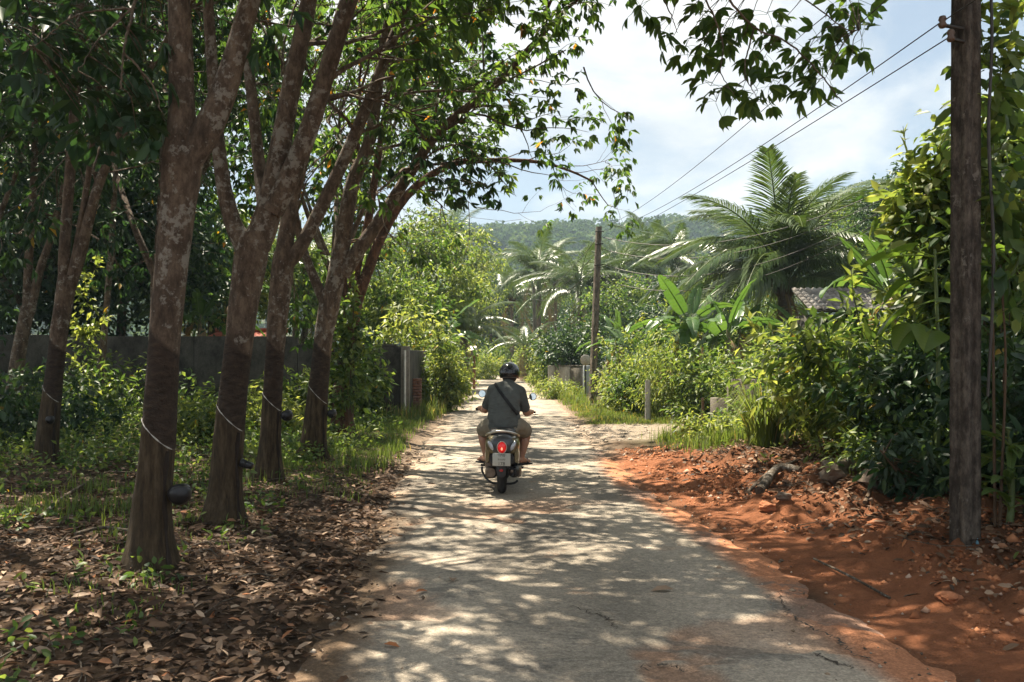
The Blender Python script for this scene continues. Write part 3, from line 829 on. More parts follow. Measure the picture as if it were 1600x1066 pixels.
rubber_tree('t3', 'third rubber tree of the row, slender trunk with ball-shaped cup', 11.4,
    [(420, 758, 45), (425, 640, 38), (432, 520, 37), (440, 430, 42), (444, 395, 40)],
    [[(442, 412, 34), (450, 340, 27), (470, 250, 26), (495, 150, 25), (522, 50, 23), (555, -60, 20), (590, -190, 16)],
     [(446, 412, 30), (472, 380, 25), (520, 285, 24), (572, 165, 22), (612, 60, 20), (655, -40, 17), (720, -160, 14)]], seed=3,
    crown=dict(n=5, L=2.4, bias=(0.35, 0.05, 0.02), side=7))
rubber_tree('t4', 'fourth rubber tree of the row leaning its long limbs over the road', 13.8,
    [(488, 724, 48), (497, 620, 40), (505, 530, 36), (514, 478, 40), (518, 455, 38)],
    [[(512, 480, 22), (495, 445, 18), (472, 385, 15), (457, 310, 13), (450, 220, 11), (440, 100, 9)],
     [(517, 470, 34), (532, 395, 31), (549, 290, 27), (578, 215, 24), (592, 110, 21), (612, 0, 18), (640, -130, 14)],
     [(535, 430, 27), (560, 390, 26), (592, 345, 24), (640, 270, 21), (690, 200, 18, -.3), (775, 130, 15, -.6), (850, 50, 11, -.9)]], seed=4,
    crown=dict(n=5, L=2.2, bias=(0.3, 0.05, -0.02), side=9))
rubber_tree('t5', 'gnarled reddish tree with many stems behind the rubber tree row', 17.6,
    [(535, 684, 44), (536, 620, 36), (540, 560, 32), (548, 500, 34), (552, 470, 36)],
    [[(548, 490, 24), (556, 420, 18), (572, 360, 16), (585, 280, 14), (600, 180, 12), (620, 60, 10)],
     [(552, 480, 26), (572, 430, 20), (600, 360, 18), (640, 300, 16), (700, 258, 12), (760, 250, 10), (840, 252, 7), (890, 266, 5), (925, 282, 4)],
     [(545, 490, 20), (535, 430, 15), (540, 360, 13), (556, 260, 11), (560, 150, 9)]], tapped=False, seed=5, matl=M_BARKR, lm=M_BARKR,
    name='gnarled_tree', group=None, crown=dict(n=3, L=1.5, bias=(0.2, 0, 0.0), side=6))

# the plantation behind the row
rubber_tree('l1', 'rubber tree at far left forking into three stems', 12.6,
    [(72, 738, 40), (80, 640, 36), (90, 540, 32), (101, 460, 34), (104, 430, 32)],
    [[(100, 450, 22), (100, 380, 20), (110, 230, 19), (118, 80, 17), (125, -60, 14)],
     [(106, 445, 15), (118, 390, 13), (138, 260, 11), (150, 140, 9), (160, 20, 8)],
     [(107, 450, 24), (125, 395, 21), (150, 295, 18), (187, 205, 14), (230, 110, 11), (280, 20, 9)]], seed=6,
    group='rubber trees in the plantation', crown=dict(n=6, L=2.6, bias=(0, 0, 0.05), side=6))
rubber_tree('l2', 'slim twin-stemmed rubber tree at the left edge', 17.5,
    [(17, 695, 30), (24, 600, 27), (36, 520, 25), (44, 480, 26)],
    [[(42, 490, 18), (44, 400, 15), (50, 290, 13), (52, 160, 11), (50, 20, 9)],
     [(46, 490, 17), (62, 420, 14), (88, 340, 12), (105, 230, 10), (110, 100, 8)]], tapped=False, matl=M_BARK, seed=7,
    group='rubber trees in the plantation', crown=dict(n=6, L=3.0, bias=(0, 0, 0.0), side=7))
rubber_tree('l3', 'thin young rubber trunk by the shaded wall', 20.5,
    [(150, 672, 15), (158, 590, 13), (165, 500, 12), (172, 400, 11)],
    [[(172, 410, 11), (176, 320, 10), (182, 200, 8), (186, 80, 7)]], tapped=False, matl=M_BARK, seed=8,
    group='rubber trees in the plantation', crown=dict(n=4, L=2.8, bias=(0, 0, 0.0), side=4))

def plain_rubber(key, label, X0, Y0, seed, h=3.2):
    q = lambda x, z: (800 + x / Y0 * F, HZ - (z - EYE) / Y0 * F)
    rng = np.random.default_rng(seed + 90); k = F / Y0
    trunk = [(*q(X0, 0), .32 * k), (*q(X0 + .04, 1.2), .26 * k), (*q(X0 + .1, 2.2), .24 * k), (*q(X0 + .12, h), .25 * k)]
    limbs = []
    for s in (-.9, .1, 1.0):
        limbs.append([(*q(X0 + .12, h - .15), .17 * k, 0), (*q(X0 + .12 + s * .5, h + .9), .14 * k, rng.normal(0, .3)), (*q(X0 + .12 + s * 1.0, h + 2.2), .11 * k, rng.normal(0, .6)), (*q(X0 + .12 + s * 1.5, h + 3.6), .08 * k, rng.normal(0, .9))])
    rubber_tree(key, label, Y0, trunk, limbs, seed=seed, group='rubber trees in the plantation', crown=dict(n=6, L=2.6, bias=(0, 0, 0.0), side=6))
plain_rubber('m1', 'tall rubber tree behind the gnarled tree', -4.3, 21.2, 31, 3.6)
plain_rubber('m2', 'tall rubber tree rising behind the stained wall', -5.2, 26.0, 32, 4.2)
plain_rubber('l4', 'added unseen rubber tree beyond the left edge, shading the plantation', -9.6, 13.8, 11)  # this and the next three trees are added to shade the plantation floor
plain_rubber('l5', 'added rubber tree hidden behind the foremost trunk, for its shade', -6.85, 17.2, 12)
plain_rubber('l6', 'added farther rubber tree beyond the left edge, for its shade', -11.2, 18.5, 13)
plain_rubber('l7', 'added near rubber tree out of view at left, for its shade', -5.9, 8.6, 14)

# limbs of the crowns that hang into the picture
def hang(key, paths, whorls, Yd, nl=6, meshes=LEAF, seed=0, r0=0.016, up=0.0):
    d = TREES[key]; rng = np.random.default_rng(seed)
    mb = MB(); allp = []
    for k, pth in enumerate(paths):
        P = smooth_path([at(q[0], q[1], Yd + (q[2] if len(q) > 2 else 0)) for q in pth], 8 * len(pth))
        P[1:] += rng.normal(0, 0.003, P[1:].shape)
        r = r0 * (1.0 if k == 0 else 0.55)
        tube(mb, P, np.linspace(r, r * 0.3, len(P)), 6, 5.0, caps=False)
        allp.append(P)
    A = np.vstack(allp); Wh = []
    for q in whorls:
        w = at(q[0], q[1], Yd + (q[2] if len(q) > 2 else rng.uniform(-0.4, 0.4)))
        j = np.argmin(np.linalg.norm((A - w) * [1, 0.6, 1], axis=1)); a = A[j]
        mid = (a + w) / 2 + np.array([0, 0, 0.05]) + rng.normal(0, 0.02, 3)
        S = smooth_path([a, mid, w], 7)
        tube(mb, S, np.linspace(0.006, 0.0025, 7), 4, 5.0, caps=False)
        Wh.append((w, unit(unit(S[-1] - S[-2]) + [0, 0, up])))
    br = mb.build('branch', d['lm'], d['obj'], smooth=True)
    place_leaves(br, d['obj'], Wh, rng, nl, meshes)
    return br

hang('t2', [[(600, -140, -.9), (760, -190, -.9), (900, -130, -.9), (1010, -60, -.9), (1120, -20, -.9), (1180, 40, -.9), (1230, 62, -.9), (1280, 110, -.9), (1318, 158, -.9)],
            [(1010, -60, -.9), (1045, 10, -.9), (1060, 50, -.9)],
            [(1095, -28, -.9), (1130, 60, -.9), (1128, 110, -.9), (1150, 150, -.9)],
            [(1180, 40, -.9), (1165, 110, -.9), (1185, 150, -.9)],
            [(1120, -20, -.9), (1230, -20, -.9), (1320, 40, -.9), (1345, 45, -.9)]],
     [(1048, 66), (1072, 72), (1085, 88), (1050, 30), (1108, 22), (1120, 40), (1142, 50), (1095, 12), (1150, 25), (1125, 60), (1160, 62), (1175, 30), (1182, 78), (1196, 88),
      (1112, 132), (1120, 158), (1142, 162), (1160, 142), (1186, 140), (1194, 160), (1205, 128), (1240, 66), (1262, 80), (1278, 62), (1292, 92), (1258, 120), (1272, 138), (1290, 124), (1308, 70),
      (1322, 45), (1338, 20), (1310, 12), (1350, 58), (1335, 84), (1200, 20), (1215, 40), (1000, 10), (1020, -5), (1080, -10), (1300, 108), (1345, -5), (1325, -8)],
     8.6, nl=5, meshes=LEAF, seed=3)
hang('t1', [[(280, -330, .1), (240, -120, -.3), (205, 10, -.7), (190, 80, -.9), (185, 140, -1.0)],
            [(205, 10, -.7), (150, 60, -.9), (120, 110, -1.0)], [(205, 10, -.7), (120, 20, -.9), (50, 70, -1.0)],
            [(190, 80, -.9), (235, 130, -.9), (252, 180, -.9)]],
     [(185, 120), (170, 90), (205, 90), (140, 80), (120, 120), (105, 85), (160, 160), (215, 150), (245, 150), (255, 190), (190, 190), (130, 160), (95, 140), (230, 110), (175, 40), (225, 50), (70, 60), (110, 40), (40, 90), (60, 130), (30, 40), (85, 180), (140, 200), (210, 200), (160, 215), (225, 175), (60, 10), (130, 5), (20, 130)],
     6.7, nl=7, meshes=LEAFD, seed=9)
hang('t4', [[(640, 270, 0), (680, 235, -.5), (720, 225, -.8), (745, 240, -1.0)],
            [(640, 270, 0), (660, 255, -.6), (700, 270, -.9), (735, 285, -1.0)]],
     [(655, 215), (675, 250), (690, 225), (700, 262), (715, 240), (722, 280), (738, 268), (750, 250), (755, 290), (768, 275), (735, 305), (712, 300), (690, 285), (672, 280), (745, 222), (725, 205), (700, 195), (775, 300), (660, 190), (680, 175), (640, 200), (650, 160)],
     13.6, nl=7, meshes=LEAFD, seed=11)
for k in ('t1', 't2'): finish_tree(k, 8, 0.15, thin=1.0)
for k in ('t3', 't4'): finish_tree(k, 7, 0.14, thin=1.0)
finish_tree('t5', 7, 0.14)
for k in ('m1', 'm2'): finish_tree(k, 7, 0.17, M_RUB, thin=1.0)
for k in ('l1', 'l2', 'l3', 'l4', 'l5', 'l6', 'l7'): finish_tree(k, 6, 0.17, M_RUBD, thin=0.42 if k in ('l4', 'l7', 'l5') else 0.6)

# latex lines, spouts and cups on the tapped trunks
M_LATEX = plain('latex', (0.46, 0.44, 0.40), 0.6, var=0.45, scale=35)
M_CUP = plain('black_bowl', (0.012, 0.012, 0.014), 0.35, var=0.3, bump=0.15, bscale=25)
M_WIRE = plain('wire', (0.06, 0.055, 0.05), 0.5, metal=0.6)
M_SPLIT = plain('dark_channel', (0.022, 0.014, 0.009), 0.9, var=0.5, bump=0.5, bscale=30)
def surf(key, hz, ang, off=0.0):
    """point on the trunk at height hz, ang from the camera side (0) towards the right"""
    d = TREES[key]; i = np.interp(hz + d['zg'], d['P'][:, 2], np.arange(len(d['P'])))
    c = np.array([np.interp(i, np.arange(len(d['P'])), d['P'][:, k]) for k in range(3)]); r = np.interp(i, np.arange(len(d['R'])), d['R']) + off
    return c + np.array([math.sin(ang) * r, -math.cos(ang) * r, 0])
def tapping(key, cup_label, cup_r=0.082, cup_h=0.55, cup_ang=1.35, form='ball'):
    d = TREES[key]; t = d['obj']
    r = np.interp(1.0 + d['zg'], d['P'][:, 2], d['R'])
    mb = MB(); path = []
    for ang in np.linspace(-1.45, 1.3, 22):
        hz = 0.965 - 0.95 * r * math.sin(ang); path.append(surf(key, hz, ang, 0.0 if abs(ang) > 1.2 else 0.001))
    wdt = np.full(22, 0.0042) + 0.0022 * np.sin(np.linspace(0, 23, 22))
    tube(mb, path, wdt, 6)
    mb.build('latex_line', M_LATEX, t, smooth=True)
    mb = MB()
    ch = [surf(key, hz, 1.0 + 0.08 * math.sin(hz * 7), -0.004) for hz in np.linspace(0.96 - 0.95 * r, 0.03, 16)]
    tube(mb, ch, 0.017 + 0.006 * np.sin(np.linspace(0, 14, 16)), 7, wob=0.3)
    mb.build('bark_channel', M_SPLIT, t, smooth=True)
    # the cup is a thing of its own, hung on a wire loop
    s = surf(key, cup_h, cup_ang, 0.0)
    o = unit(np.array([math.sin(cup_ang), -math.cos(cup_ang), 0]))
    c = s + o * (cup_r + 0.012)
    cup = thing('latex_cup', cup_label, 'cup', c - np.array([0, 0, cup_r]), 'black latex cups hung on the tapped trunks')
    mb = MB()
    if form == 'ball':
        prof = [(0.001, -1.0), (0.35, -0.95), (0.68, -0.74), (0.92, -0.40), (1.0, -0.02), (0.95, 0.32), (0.86, 0.50), (0.80, 0.50), (0.86, 0.3), (0.9, 0.0), (0.6, -0.66), (0.001, -0.88)]
        ax = unit(np.array([-0.35, 0.42, 0.8]))
    else:
        prof = [(0.001, -1.25), (0.5, -1.22), (0.62, -1.1), (0.72, 0.0), (0.80, 1.0), (0.86, 1.05), (0.80, 1.0), (0.66, 0.0), (0.55, -1.05), (0.001, -1.1)]
        ax = unit(np.array([-0.9, 0.1, 0.28]))
    lathe(mb, np.array(prof) * cup_r, c, 24, ax)
    mb.build('bowl', M_CUP, cup, smooth=True)
    mb = MB()
    a1 = surf(key, cup_h + 0.10, cup_ang, -0.01)
    th = np.linspace(0, 2 * math.pi, 20)
    e1 = unit(np.cross(ax, [0, 0, 1.0])); e2 = np.cross(ax, e1)
    ring = c + cup_r * 0.99 * (np.cos(th)[:, None] * e1 + np.sin(th)[:, None] * e2) + ax * cup_r * 0.12
    tube(mb, ring, 0.0028, 5)
    tube(mb, smooth_path([a1, a1 + o * 0.03 + [0, 0, -0.03], c + ax * cup_r * 0.12 - o * cup_r], 8), 0.0028, 5)
    mb.build('hanger', M_WIRE, cup, smooth=True)
tapping('t1', 'round black cup on the foremost rubber trunk', 0.085, 0.54, 1.25)
tapping('t2', 'tube-shaped black cup lying sideways on the second rubber trunk', 0.052, 0.53, 1.3, 'tube')
tapping('t3', 'round black cup on the third rubber trunk', 0.078, 0.80, 1.3)
tapping('t4', 'round black cup on the fourth rubber trunk', 0.075, 0.68, 1.35)
tapping('l1', 'small dark cup on the three-stemmed rubber trunk at far left', 0.06, 0.62, 0.5)
# ------------------------------------------------------------------ other vegetation
def bush(name, label, px, Y0, w, h, z0=0.0, matl=None, L=0.10, Wd=0.05, n=3000, clumps=60, cat='bush', stems=5, group=None, seed=0, kind='q', down=0.4, stem_mat=None,
         depth=None, tone=0.0, shape='dome', stem_r=0.018, x=None, flat=0.7, cr=None, sprigs=None):
    """shrub w wide and h tall whose foliage starts z0 above the ground"""
    rng = np.random.default_rng(1000 + seed + int(px) * 7 + int(Y0 * 10))
    if kind == 'q': L, Wd, n = L * 1.35, Wd * 1.3, int(n * 0.72)
    bx = gx(px, Y0) if x is None else x; g = float(ground_z(bx, Y0))
    t = thing(name, label, cat, (bx, Y0, g), group)
    dp = depth or w
    o = unit(rng.normal(size=(clumps, 3)))
    rr = rng.random(clumps) ** 0.45
    if shape == 'dome':
        o[:, 2] = o[:, 2] * 0.5 + 0.5
        C = o * rr[:, None] * [w / 2, dp / 2, h - z0] + [bx, Y0, g + z0 * 1.0]
    elif shape == 'column':
        C = np.stack([o[:, 0] * rr * w / 2, o[:, 1] * rr * dp / 2, rng.random(clumps) * (h - z0)], 1) + [bx, Y0, g + z0]
    else:
        C = o * rr[:, None] * [w / 2, dp / 2, (h - z0) / 2] + [bx, Y0, g + (h + z0) / 2]
    C += rng.normal(0, 0.06 * w, C.shape) * [1, 1, 0.6]
    C[:, 2] = np.maximum(C[:, 2], g + 0.05)
    mb = MB()
    clump_cloud(mb, C, cr or (0.17 * (w * dp * h) ** (1 / 3) + 0.5 * L), max(1, n // clumps), L, Wd, rng, kind, down, tone, flat=flat)
    tag(mb.build('foliage', matl or M_BUSH, t), kind='stuff')
    # shoots that stick out of the mass and break its outline
    ns = sprigs if sprigs is not None else int(8 + 5 * w)
    mb2 = MB(); mbl = MB()
    for k in range(ns):
        c = C[rng.integers(clumps)]
        d = unit(unit(c - np.array([bx, Y0, g + 0.4 * h])) * [1, 1, 0.7] + [0, 0, 0.75] + rng.normal(0, 0.35, 3)); ln = rng.uniform(0.25, 0.6) * (0.5 + 0.5 * min(h, 2.2))
        P = [c]
        for q in range(6): d = unit(d + rng.normal(0, 0.12, 3) + [0, 0, -0.06]); P.append(P[-1] + d * ln / 6)
        P = np.array(P); tube(mb2, P, np.linspace(0.008, 0.003, 7), 4, caps=False)
        nl_ = int(10 + 8 * ln / max(L, 0.05) * 0.35); ii_ = rng.uniform(0.8, 6, nl_); i0 = np.minimum(ii_.astype(int), 5); pp = P[i0] + (P[i0 + 1] - P[i0]) * (ii_ - i0)[:, None]
        dd = unit(unit(P[i0 + 1] - P[i0]) * 0.5 + rng.normal(0, 0.7, (nl_, 3)) + [0, 0, -0.15])
        leaves(mbl, pp, dd, unit(rng.normal(0, 0.4, (nl_, 3)) + [0, 0, 1]), L * rng.uniform(0.7, 1.3, nl_), Wd * rng.uniform(0.8, 1.2, nl_), np.clip(0.6 + tone + rng.normal(0, 0.18, nl_), 0, 0.95), kind)
    if ns:
        tag(mb2.build('shoots', M_GSTEM, t), kind='stuff'); tag(mbl.build('shoot_leaves', matl or M_BUSH, t), kind='stuff')
    if stems:
        for k in range(stems):
            c = C[rng.integers(clumps)]
            s = np.array([bx + rng.normal(0, 0.06 * w), Y0 + rng.normal(0, 0.06 * dp), g - 0.05])
            mid = (s + c) / 2 + rng.normal(0, 0.05 * w, 3) + [0, 0, 0.08 * h]
            mb = MB()
            P = smooth_path([s, mid, c], 10)
            tube(mb, P, np.linspace(stem_r, stem_r * 0.4, 10), 6)
            for q in range(5):
                i = rng.integers(3, 9); c2 = C[rng.integers(clumps)]
                e2 = P[i] + (c2 - P[i]) * min(1.0, 0.6 * w / max(np.linalg.norm(c2 - P[i]), 1e-3))
                tube(mb, smooth_path([P[i], (P[i] + e2) / 2 + [0, 0, 0.06 * h], e2], 6), np.linspace(stem_r * 0.4, stem_r * 0.15, 6), 4, caps=False)
            mb.build('stem', stem_mat or M_STEM, t, smooth=True)
    return t

def broad_tree(label, px, Y0, top, low, w, matl=None, L=0.22, Wd=0.12, n=9000, clumps=110, seed=0, name='broadleaf_tree', group='trees beyond the verge', lean=0.0, tr=0.16, bk=None, x=None, tone=0.0, flat=0.65):
    """tree whose crown spans photograph rows top..low at distance Y0, w metres wide"""
    rng = np.random.default_rng(3000 + seed + int(px) * 3 + int(Y0 * 10))
    bx = gx(px, Y0) if x is None else x; g = float(ground_z(bx, Y0))
    zt = EYE - (top - HZ) / F * Y0; zl = max(EYE - (low - HZ) / F * Y0, g + 0.3)
    t = thing(name, label, 'tree', (bx - lean, Y0, g), group)
    o = unit(rng.normal(size=(clumps, 3))); rr = rng.random((clumps, 1)) ** 0.4
    C = o * rr * [w / 2, w / 2, (zt - zl) / 2] + [bx, Y0, (zt + zl) / 2]
    C += rng.normal(0, 0.05 * w, C.shape)
    cl = 0.13 * (w * w * (zt - zl)) ** (1 / 3) + 0.3 * L
    mb = MB(); clump_cloud(mb, C, cl * rng.uniform(0.6, 1.3, clumps), int(n * 0.9) // clumps, L, Wd, rng, 'q', 0.45, tone, flat=flat)
    tag(mb.build('crown', matl or M_BUSH, t), kind='stuff')
    mb = MB()
    fork = np.array([bx - lean * 0.4, Y0, zl + 0.15 * (zt - zl)])
    P = smooth_path([[bx - lean, Y0, g - 0.1], [bx - lean * 0.8 + rng.normal(0, .1), Y0, (g + fork[2]) / 2], fork], 16)
    tube(mb, P, np.linspace(tr * 1.15, tr * 0.75, 16), 10, 5.0, wob=0.06)
    mb.build('trunk', bk or M_BARKG, t, smooth=True)
    mb = MB()
    for k in range(9):
        c = C[rng.integers(clumps)]
        tube(mb, smooth_path([fork, (fork + c) / 2 + rng.normal(0, 0.05 * w, 3) + [0, 0, 0.1 * (zt - zl)], c], 9), np.linspace(tr * 0.5, tr * 0.1, 9), 6, 5.0, caps=False)
    mb.build('limbs', bk or M_BARKG, t, smooth=True)
    return t

# ---- coconut palms: fronds share a few meshes
def frond_mesh(seed, Lf=4.4, sag=0.55, nl=104, wide=1.1, hang=0.5, matl=None):
    rng = np.random.default_rng(seed); mb = MB()
    u = np.linspace(0, 1, 26)
    P = np.stack([np.zeros(26), Lf * (u - 0.18 * sag * u ** 3), Lf * (0.30 * u - sag * u ** 2.2)], 1)
    P[:, 0] += 0.12 * Lf * rng.normal(0, 0.5) * u ** 2
    tube(mb, P, np.linspace(0.045, 0.006, 26) * Lf / 4.4, 5, 0.8, caps=False)
    t, N, B = frames(P)
    s = np.linspace(0.14, 0.99, nl)
    for side in (-1, 1):
        i = np.clip((s * 25), 0, 24.99); i0 = i.astype(int); fr = (i - i0)[:, None]
        base = P[i0] * (1 - fr) + P[i0 + 1] * fr; tt = t[i0]
        sx = np.array([side, 0, 0.0])
        ln = wide * Lf / 4.4 * np.interp(s, [0.1, 0.25, 0.5, 0.8, 1], [0.55, 0.95, 1.0, 0.72, 0.35]) * rng.uniform(0.85, 1.1, nl)
        fwd = np.interp(s, [0, 0.5, 1], [0.35, 0.75, 1.6])[:, None]
        d1 = unit(tt * fwd + sx + [0, 0, 0.18] + rng.normal(0, 0.07, (nl, 3)))
        d2 = unit(d1 + np.array([0, 0, -hang]) * rng.uniform(0.6, 1.6, (nl, 1)))
        d3 = unit(d2 + np.array([0, 0, -hang * 1.5]) * rng.uniform(0.6, 1.4, (nl, 1)))
        p1 = base + d1 * (ln * 0.33)[:, None]; p2 = p1 + d2 * (ln * 0.36)[:, None]; p3 = p2 + d3 * (ln * 0.31)[:, None]
        wv = unit(np.cross(d1, [0, 0, 1.0] + 0.4 * tt)); 
        wd = 0.017 * Lf / 4.4
        v = np.stack([base + wv * wd * .5, base - wv * wd * .5, p1 + wv * wd, p1 - wv * wd, p2 + wv * wd * .75, p2 - wv * wd * .75, p3], 1).reshape(-1, 3)
        a = np.clip(0.45 + rng.normal(0, 0.16, nl), 0, 0.96)
        o = np.arange(nl)[:, None] * 7
        nb = mb.n
        mb.add(v, np.concatenate([o + [0, 2, 3, 1], o + [2, 4, 5, 3]]), np.repeat(a, 7))
        f3 = o + [4, 6, 5]; mb.f.append(f3 + nb); mb.m.append(np.zeros(nl, np.int32))
    return mb.mesh('frond', matl or M_PALM)
FR_UP = [frond_mesh(50 + k, sag=0.55, hang=0.65, wide=1.2) for k in range(3)]
FR_MID = [frond_mesh(60 + k, sag=0.85, hang=0.8) for k in range(4)]
FR_LOW = [frond_mesh(70 + k, sag=0.8, hang=1.0) for k in range(3)]
M_DRYFROND = leaf_mat('dry_frond', (0.10, 0.065, 0.03), (0.19, 0.125, 0.06), (0.30, 0.21, 0.11), transl=0.2)
FR_DRY = [frond_mesh(80, sag=0.9, hang=1.2, nl=40, matl=M_DRYFROND)]
M_PTRUNK = bark('palm_bark', (0.22, 0.17, 0.125), (0.10, 0.075, 0.055), (0.30, 0.27, 0.23), 0.6)
def palm(label, px, Y0, crown_py, size=1.0, nf=22, seed=0, dry=2, x=None, group='coconut palms', tr=0.16, lean=0.0):
    rng = np.random.default_rng(500 + seed)
    bx = gx(px, Y0) if x is None else x; g = float(ground_z(bx, Y0)); zc = EYE - (crown_py - HZ) / F * Y0
    t = thing('coconut_palm', label, 'palm tree', (bx + lean, Y0, g), group)
    mb = MB(); n = 40
    P = smooth_path([[bx + lean, Y0, g - 0.1], [bx + lean * 0.6, Y0, (g + zc) / 2], [bx, Y0, zc]], n)
    R = tr * size * (1 + 0.06 * np.sin(np.arange(n) * 2.1)) * np.linspace(1.15, 0.85, n)
    tube(mb, P, R, 12, 5.0, wob=0.04)
    mb.build('trunk', M_PTRUNK, t, smooth=True)
    mb = MB()
    for k in range(10):
        a = k * 2.4; d = np.array([math.cos(a), math.sin(a), 0])
        c0 = np.array([bx, Y0, zc - 0.25 * size])
        tube(mb, smooth_path([c0 + d * 0.05, c0 + d * 0.22 * size + [0, 0, 0.2 * size], c0 + d * 0.35 * size + [0, 0, 0.55 * size]], 6), np.linspace(0.10, 0.04, 6) * size, 5, 0.5)
    tag(mb.build('leaf_bases', M_STEM, t, smooth=True), kind='stuff')
    for k in range(nf + dry):
        az = k * 2.39996 + rng.normal(0, 0.18)
        f = k / nf
        if k >= nf: me, el = FR_DRY[0], -0.75
        elif f < 0.28: me, el = FR_UP[k % 3], rng.uniform(1.05, 1.45)
        elif f < 0.66: me, el = FR_MID[k % 4], rng.uniform(0.65, 1.15)
        else: me, el = FR_LOW[k % 3], rng.uniform(0.2, 0.75)
        o = bpy.data.objects.new('frond', me); COL.objects.link(o); o.parent = t
        o.matrix_parent_inverse = INV[t.name]
        o.matrix_basis = Matrix.Translation((bx, Y0, zc)) @ Matrix.Rotation(az, 4, 'Z') @ Matrix.Rotation(el - 0.25, 4, 'X') @ Matrix.Rotation(rng.normal(0, 0.22), 4, 'Y') @ Matrix.Scale(size * rng.uniform(0.85, 1.08), 4)
    return t

# ---- banana plants: blade with a raised midrib, torn here and there
def blade_mesh(seed, Lb=1.9, Wb=0.5, sag=0.5, torn=4, matl=None, shape='banana', nm='leaf'):
    rng = np.random.default_rng(seed); mb = MB()
    n = 34; u = np.linspace(0, 1, n)
    pet = 0.16 if shape == 'banana' else 0.40
    P = np.stack([0.10 * Lb * rng.normal() * u ** 2, Lb * (u - 0.2 * sag * u ** 3), Lb * (0.35 * u - sag * u ** 2.3)], 1)
    tube(mb, P, np.linspace(0.022, 0.003, n) * (Lb / 1.9), 6, 0.75, caps=False)
    t, N, B = frames(P)
    s = np.clip((u - pet) / (1 - pet), 0, 1)
    if shape == 'banana': prof = np.sin(np.clip(s, 0, 1) ** 0.62 * math.pi) ** 0.55
    else: prof = np.clip(np.sin(np.clip(s, 0, 1) ** 0.40 * math.pi), 0, 1) ** 0.75
    i0 = int(np.argmax(u >= pet))
    for side in (-1, 1):
        cuts = set(rng.integers(i0 + 3, n - 3, torn).tolist()) if torn else set()
        segs = []; cur = [i0]
        for i in range(i0 + 1, n):
            cur.append(i)
            if i in cuts: segs.append(cur); cur = [i]
        segs.append(cur)
        for sg in segs:
            if len(sg) < 2: continue
            rows = []
            dz = rng.normal(0, 0.06) * Wb; sl = rng.normal(0, 0.04) * Wb
            for q, i in enumerate(sg):
                w = Wb * 0.5 * prof[i] * (0.93 if (q in (0, len(sg) - 1) and torn) else 1.0)
                sx = np.array([side, 0, 0.0]); up = np.cross(sx * side, t[i]); up = up * np.sign(up[2] + 1e-6)
                gap = 0.0
                if q == 0 and i != i0: gap = 0.012
                for f_, hgt in ((0.02, 0.0), (0.5, 0.16), (1.0, 0.02)):
                    rows.append(P[i] + sx * w * f_ + up * (w * hgt + dz * f_) + t[i] * (sl * f_ + gap * f_))
            m_ = len(sg)
            v = np.array(rows)
            f = []
            for q in range(m_ - 1):
                for c in range(2): f.append([q * 3 + c, q * 3 + c + 1, (q + 1) * 3 + c + 1, (q + 1) * 3 + c])
            av = np.clip(0.45 + rng.normal(0, 0.1) + 0.06 * np.sin(np.arange(len(v)) * 1.1), 0, 0.95)
            mb.add(v, f, av)
    return mb.mesh(nm, matl or M_BANANA, smooth=True)
BAN_UP = [blade_mesh(90 + k, 1.9, 0.40, 0.22, 5) for k in range(3)]
BAN_MID = [blade_mesh(95 + k, 2.1, 0.46, 0.62, 10) for k in range(4)]
BAN_LOW = [blade_mesh(100 + k, 1.9, 0.44, 0.9, 12) for k in range(2)]
BAN_DRY = [blade_mesh(110, 1.6, 0.3, 0.9, 8, M_DRYFROND)]
M_PSEUDO = plain('banana_stem', (0.13, 0.13, 0.06), 0.6, var=0.5, scale=5)
def banana(label, px, Y0, crown_py, size=1.0, nl=9, seed=0, az0=0.0, dry=2, group='banana plants', x=None):
    rng = np.random.default_rng(700 + seed)
    bx = gx(px, Y0) if x is None else x; g = float(ground_z(bx, Y0)); zc = max(EYE - (crown_py - HZ) / F * Y0, g + 0.4)
    t = thing('banana_plant', label, 'banana plant', (bx, Y0, g), group)
    mb = MB(); P = smooth_path([[bx, Y0, g - 0.05], [bx + rng.normal(0, .05), Y0, (g + zc) / 2], [bx, Y0, zc + 0.15]], 14)
    tube(mb, P, np.linspace(0.11, 0.05, 14) * size, 10, wob=0.08)
    mb.build('stem', M_PSEUDO, t, smooth=True)
    for k in range(nl + dry):
        az = az0 + k * 2.4 + rng.normal(0, 0.25); f = k / nl
        if k >= nl: me, el = BAN_DRY[0], -0.6
        elif f < 0.3: me, el = BAN_UP[k % 3], rng.uniform(0.8, 1.15)
        elif f < 0.8: me, el = BAN_MID[k % 4], rng.uniform(0.35, 0.8)
        else: me, el = BAN_LOW[k % 2], rng.uniform(-0.1, 0.3)
        o = bpy.data.objects.new('leaf', me); COL.objects.link(o); o.parent = t; o.matrix_parent_inverse = INV[t.name]
        o.matrix_basis = Matrix.Translation((bx, Y0, zc + rng.uniform(-0.15, 0.1))) @ Matrix.Rotation(az, 4, 'Z') @ Matrix.Rotation(el - 0.3, 4, 'X') @ Matrix.Rotation(rng.normal(0, 0.35), 4, 'Y') @ Matrix.Scale(size * rng.uniform(0.8, 1.1), 4)
    return t

